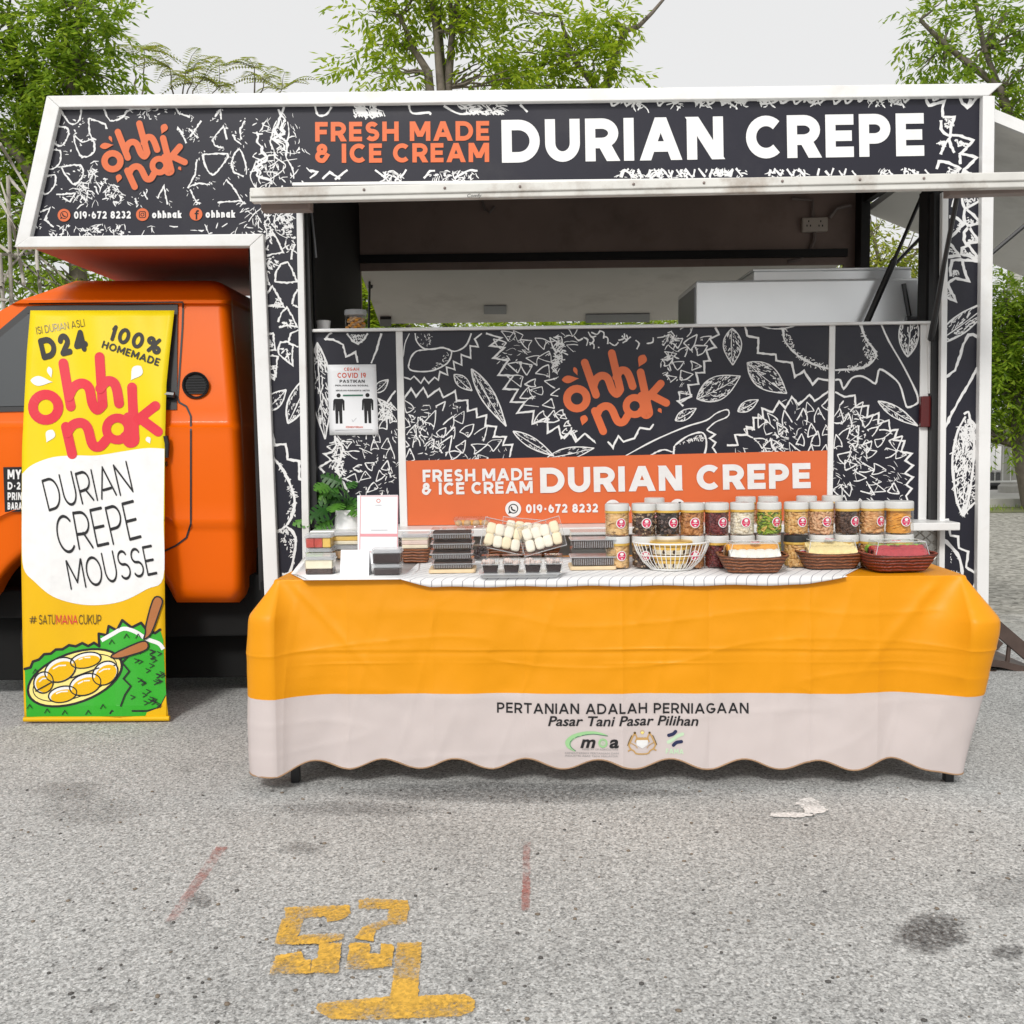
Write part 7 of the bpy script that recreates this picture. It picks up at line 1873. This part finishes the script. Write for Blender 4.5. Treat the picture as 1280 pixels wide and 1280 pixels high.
for q in ([(-20,345),(22,372)],[(-20,335),(10,345),(60,378)],[(-10,300),(20,322),(48,345),(75,356)],[(0,250),(30,300),(70,352)],[(20,300),(60,330),(100,362)],[(-20,372),(20,376),(50,380)],[(10,220),(45,262),(80,290)],[(0,318),(40,316),(70,300)],[(30,355),(20,300),(5,240),(-10,200)],[(50,360),(46,310),(60,255),(90,210)],[(-10,395),(10,340),(40,300),(70,240)],[(0,180),(30,230),(58,290)]):
    P = [W(x, y, 9.4+g.uniform(-.4,.4)) for x, y in smoothpts(q, 4)]; b.tube(P, [.017-.012*i/(len(P)-1) for i in range(len(P))], 6); b.tube([b0, P[0].lerp(b0, .5)+Vector((g.uniform(-.2,.2), 0, 0)), P[0]], [.02,.018,.016], 6) if g.random() < .25 else None
b.build('branches', M['pale_twig'], tw, smooth=60)
# thin feathery tops
def feather_tree(px, tops, D, seed, label):
    g = random.Random(seed); base = Vector((W(px, 300, D).x, D, 0)); root = thing('feathery_sapling', label, 'tree', base, 'feathery saplings behind the truck'); lv, tk = MB(), MB()
    fork = W(px, 160, D); tk.tube([base, fork], [.05,.022], 7)
    for x, y in tops:
        tip = W(x, y, D+g.uniform(-.4,.4)); limb(tk, g, fork, tip, .016, .005, .2)
        for k in range(6):
            an = g.uniform(0, 2*pi); d = Vector((cos(an), sin(an), g.uniform(-.35,.55))).normalized()
            L = g.uniform(.3,.5)
            side = d.cross(Vector((0,0,1))).normalized(); n = 13
            tk.tube([tip, tip+d*L*.5+Vector((0,0,.03)), tip+d*L-Vector((0,0,.10*L))], [.004,.003,.002], 4)
            for i in range(n):
                t = (i+1)/n; q = tip+d*L*t+Vector((0,0,.06*sin(pi*t)-.10*L*t*t))
                for sg in (-1, 1): leaf_quads(lv, q, (side*sg+d*.35+Vector((0,0,-.15))).normalized(), Vector((0,0,1)), .085*sin(pi*(.15+.8*t))+.02, .022)
    tk.build('trunk', M['bark'], root, smooth=60); lv.build('crown', M['leaf_c'], root, fix=False)
feather_tree(215, [(232,92),(212,84),(255,97),(275,108),(240,104)], 12.0, 3, 'pale feathery sapling top showing above the roof near the left shop lettering')
feather_tree(320, [(318,84),(352,112),(330,100)], 12.4, 4, 'smaller pale feathery sapling top right of the wider one')
feather_tree(172, [(180,62),(168,70)], 12.8, 5, 'slender feathery sapling with one tuft right of the large left tree')
# right-hand trees
tree('street_tree', 'tall leafy tree above the right end of the truck roof', 14.5, (W(1330,400,14.5).x, 14.5, 0),
     [(1160,20,40,34),(1200,50,46,44),(1150,70,26,20),(1240,30,50,50),(1265,90,50,44),(1190,95,36,22),(1225,120,40,40),(1275,150,30,36),(1300,20,60,60),(1320,110,60,70),(1255,195,14,10)],
     .34, 11, 12, .125, .042, M['leaf_b'], M['bark'], 15, gt, trunk_r=.085, nl=4, stems=[[(1330,400,0),(1310,250,0),(1260,140,0),(1230,60,0),(1215,-20,0)],[(1320,300,0),(1250,110,-.2),(1180,55,-.2),(1150,25,-.2)],[(1310,250,0),(1330,120,.2),(1320,0,.3)]])
tree('street_tree', 'dark green roadside tree on the verge in front of the lamp post', 16.6, (W(1276,634,17.0).x, 16.6, 0),
     [(1262,375,30,20),(1250,385,20,30),(1265,400,40,26),(1270,440,40,34),(1250,480,26,36),(1290,500,50,40),(1262,530,30,24),(1310,420,60,60),(1225,470,30,50),(1280,370,40,18),(1200,520,40,30)],
     .36, 13, 11, .13, .042, M['leaf_b'], M['bark'], 16, gt, dens=3.0, trunk_r=.17, stems=[[(1275,560,0),(1270,480,0),(1262,420,0)],[(1275,560,0),(1300,450,0),(1320,380,0)]])
tree('street_tree', 'yellowish bushy tree seen through the open tail of the truck', 12.5, (W(1105,420,12.5).x, 12.5, 0),
     [(1080,290,26,22),(1100,315,30,18),(1072,318,18,14),(1135,322,26,14),(1100,345,60,20),(1150,312,24,12),(1085,270,14,10)],
     .30, 14, 10, .10, .03, M['leaf_c'], M['bark'], 17, gt, dens=2.4, trunk_r=.05, stems=[[(1105,390,0),(1100,330,0),(1090,290,0)],[(1105,390,0),(1130,330,0),(1150,312,0)]], twigs=14)
tree('hedge_bush', 'bright green bush seen through the far window of the truck', 13.0, (W(600,440,13.0).x, 13.0, 0),
     [(470,410,40,46),(450,380,26,44),(540,418,60,22),(640,418,70,20),(740,416,70,20),(830,416,60,20),(480,350,20,24)],
     .28, 12, 10, .09, .03, M['leaf_a'], M['bark'], 18, None, dens=9.0, trunk_r=.05, stems=[[(600,430,0),(560,415,0)],[(600,430,0),(480,400,0),(470,360,0)],[(600,430,0),(760,415,0)]])
tree('hedge_bush', 'low green bush behind the truck near its cab', 10.0, (W(330,440,10.0).x, 10.0, 0), [(300,420,60,40),(220,430,60,40),(120,430,60,40)], .3, 8, 9, .09, .03, M['leaf_b'], M['bark'], 19, None, trunk_r=.05, stems=[[(300,430,0),(250,420,0)]])
# far belt of trees: a mass no one could count
g = random.Random(30); b = MB()
for i in range(1500):
    x = g.uniform(-34, 40); y = g.uniform(34, 40); z = g.uniform(.2, 4.6+1.2*sin(x*.5)+g.uniform(-.6,.6)); c = Vector((x, y, z))
    for k in range(6): sprig(b, g, c+rnd_dir(g)*.5, rnd_dir(g), .5, 3, .34, .12)
tag(b.build('far_tree_belt', M['leaf_d'], fix=False), kind='stuff')
# kerb, verge, pavement
def strip(name, y0, y1, m, z=.004, h=None):
    b = MB()
    if h: b.box((-60, y0, -.02), (90, y1, h))
    else: b.add([(-60,y0,z),(90,y0,z),(90,y1,z),(-60,y1,z)], [(0,1,2,3)])
    return tag(b.build(name, m, origin=(0,0,0)), kind='structure')
M['concrete'] = mat('pale_concrete', (.42,.41,.38), .85, .12, 3, bump=.2, bscale=50, dirt=(.2,.19,.17), dirt_amt=.5, dscale=1.5); M['earth'] = mat('mossy_earth', (.16,.17,.07), .95, .35, 2)
yk = G(1255, 634, 0).y
strip('verge', yk-1.2, yk-.05, M['earth'], .006); strip('kerb', yk-.05, yk+.25, M['concrete'], h=.14); strip('pavement', yk+.25, yk+3.0, M['concrete'], h=.12); strip('road', yk+3.0, yk+14, M['chassis_and_shade_skirt'], .008)
g = random.Random(31); b = MB()
for i in range(2600):
    x = g.uniform(4, 22); y = yk-g.uniform(.05, 1.0)**1.0; h = g.uniform(.03,.09); a_ = g.uniform(0, pi)
    leaf_quads(b, Vector((x, y, .006)), Vector((g.uniform(-.4,.4), g.uniform(-.4,.4), 1)).normalized(), Vector((cos(a_), sin(a_), 0)), h, .012)
tag(b.build('verge_grass', M['leaf_b'], fix=False), kind='stuff')
# railing
yr = yk+1.3; zt_ = W(1255, 556, yr).z; zb_ = W(1255, 602, yr).z
rl = thing('white_railing', 'white painted steel railing along the pavement at the far right', 'railing', (10.5, yr, .12))
b = MB(); b.tube([(4, yr, zt_), (17, yr, zt_)], .022, 8); b.tube([(4, yr, zb_), (17, yr, zb_)], .018, 8); b.build('rail', M['white_trim'], rl, smooth=40)
b = MB()
for i in range(92): b.tube([(4.05+i*.14, yr, zb_), (4.05+i*.14, yr, zt_)], .008, 5)
b.build('bars', M['white_trim'], rl)
for i in range(7): b = MB(); b.tube([(4.4+i*2.0, yr, .12), (4.4+i*2.0, yr, zt_+.03)], .03, 8); b.build('post', M['white_trim'], rl)
# lamp post
q = W(1263, 560, yr+.8); lp_ = thing('lamp_post', 'grey concrete lamp post behind the white railing', 'lamp post', (q.x, q.y, .12))
b = MB(); b.lathe([(.20,0),(.20,.12),(.155,.16),(.15,1.4),(.155,1.42),(.155,1.5),(.145,1.52),(.10,6.2),(.001,6.2)], (q.x, q.y, .12), 16); b.build('shaft', M['concrete'], lp_, smooth=40)
b = MB(); b.tube([(q.x, q.y, 6.2), (q.x+.3, q.y, 6.6), (q.x+1.2, q.y, 6.8)], .04, 8); b.build('arm', M['concrete'], lp_); b = MB(); rbox(b, (q.x+1.4, q.y, 6.74), .6, .2, .1, .05); b.build('lamp_head', M['grey_alu'], lp_)
# parked cars far off behind the railing
def far_car(x, y, m, label):
    t = thing('parked_car', label, 'car', (x, y, .01), 'cars parked beyond the railing')
    b = MB(); prof = [(-2.0,.35),(-2.05,.75),(-1.9,.9),(-1.2,.98),(-.7,1.42),(.7,1.45),(1.3,1.02),(2.0,.88),(2.1,.6),(2.05,.35)]
    b.prism([(x+u, y-.85, v) for u, v in prof], (0, 1.7, 0)); b.build('body', m, t, bevel=.08, smooth=50)
    b = MB(); b.prism([(x+u, y-.856, v) for u, v in [(-1.05,1.0),(-.62,1.36),(.62,1.38),(1.08,1.02)]], (0, .02, 0)); b.build('window', M['glass'], t)
    for u in (-1.25, 1.3): b = MB(); b.lathe([(.001,-.1),(.31,-.1),(.33,-.06),(.33,.06),(.31,.1),(.001,.1)], (x+u, y-.8, .33), 20, axis='y'); b.build('wheel', M['tyre'], t, smooth=40)
far_car(W(1240,590,yk+6).x+.3, yk+6.0, M['white_trim'], 'white car parked beyond the white railing'); far_car(W(1320,590,yk+6.5).x+1.2, yk+6.6, M['grey_alu'], 'grey car parked beyond the white railing')
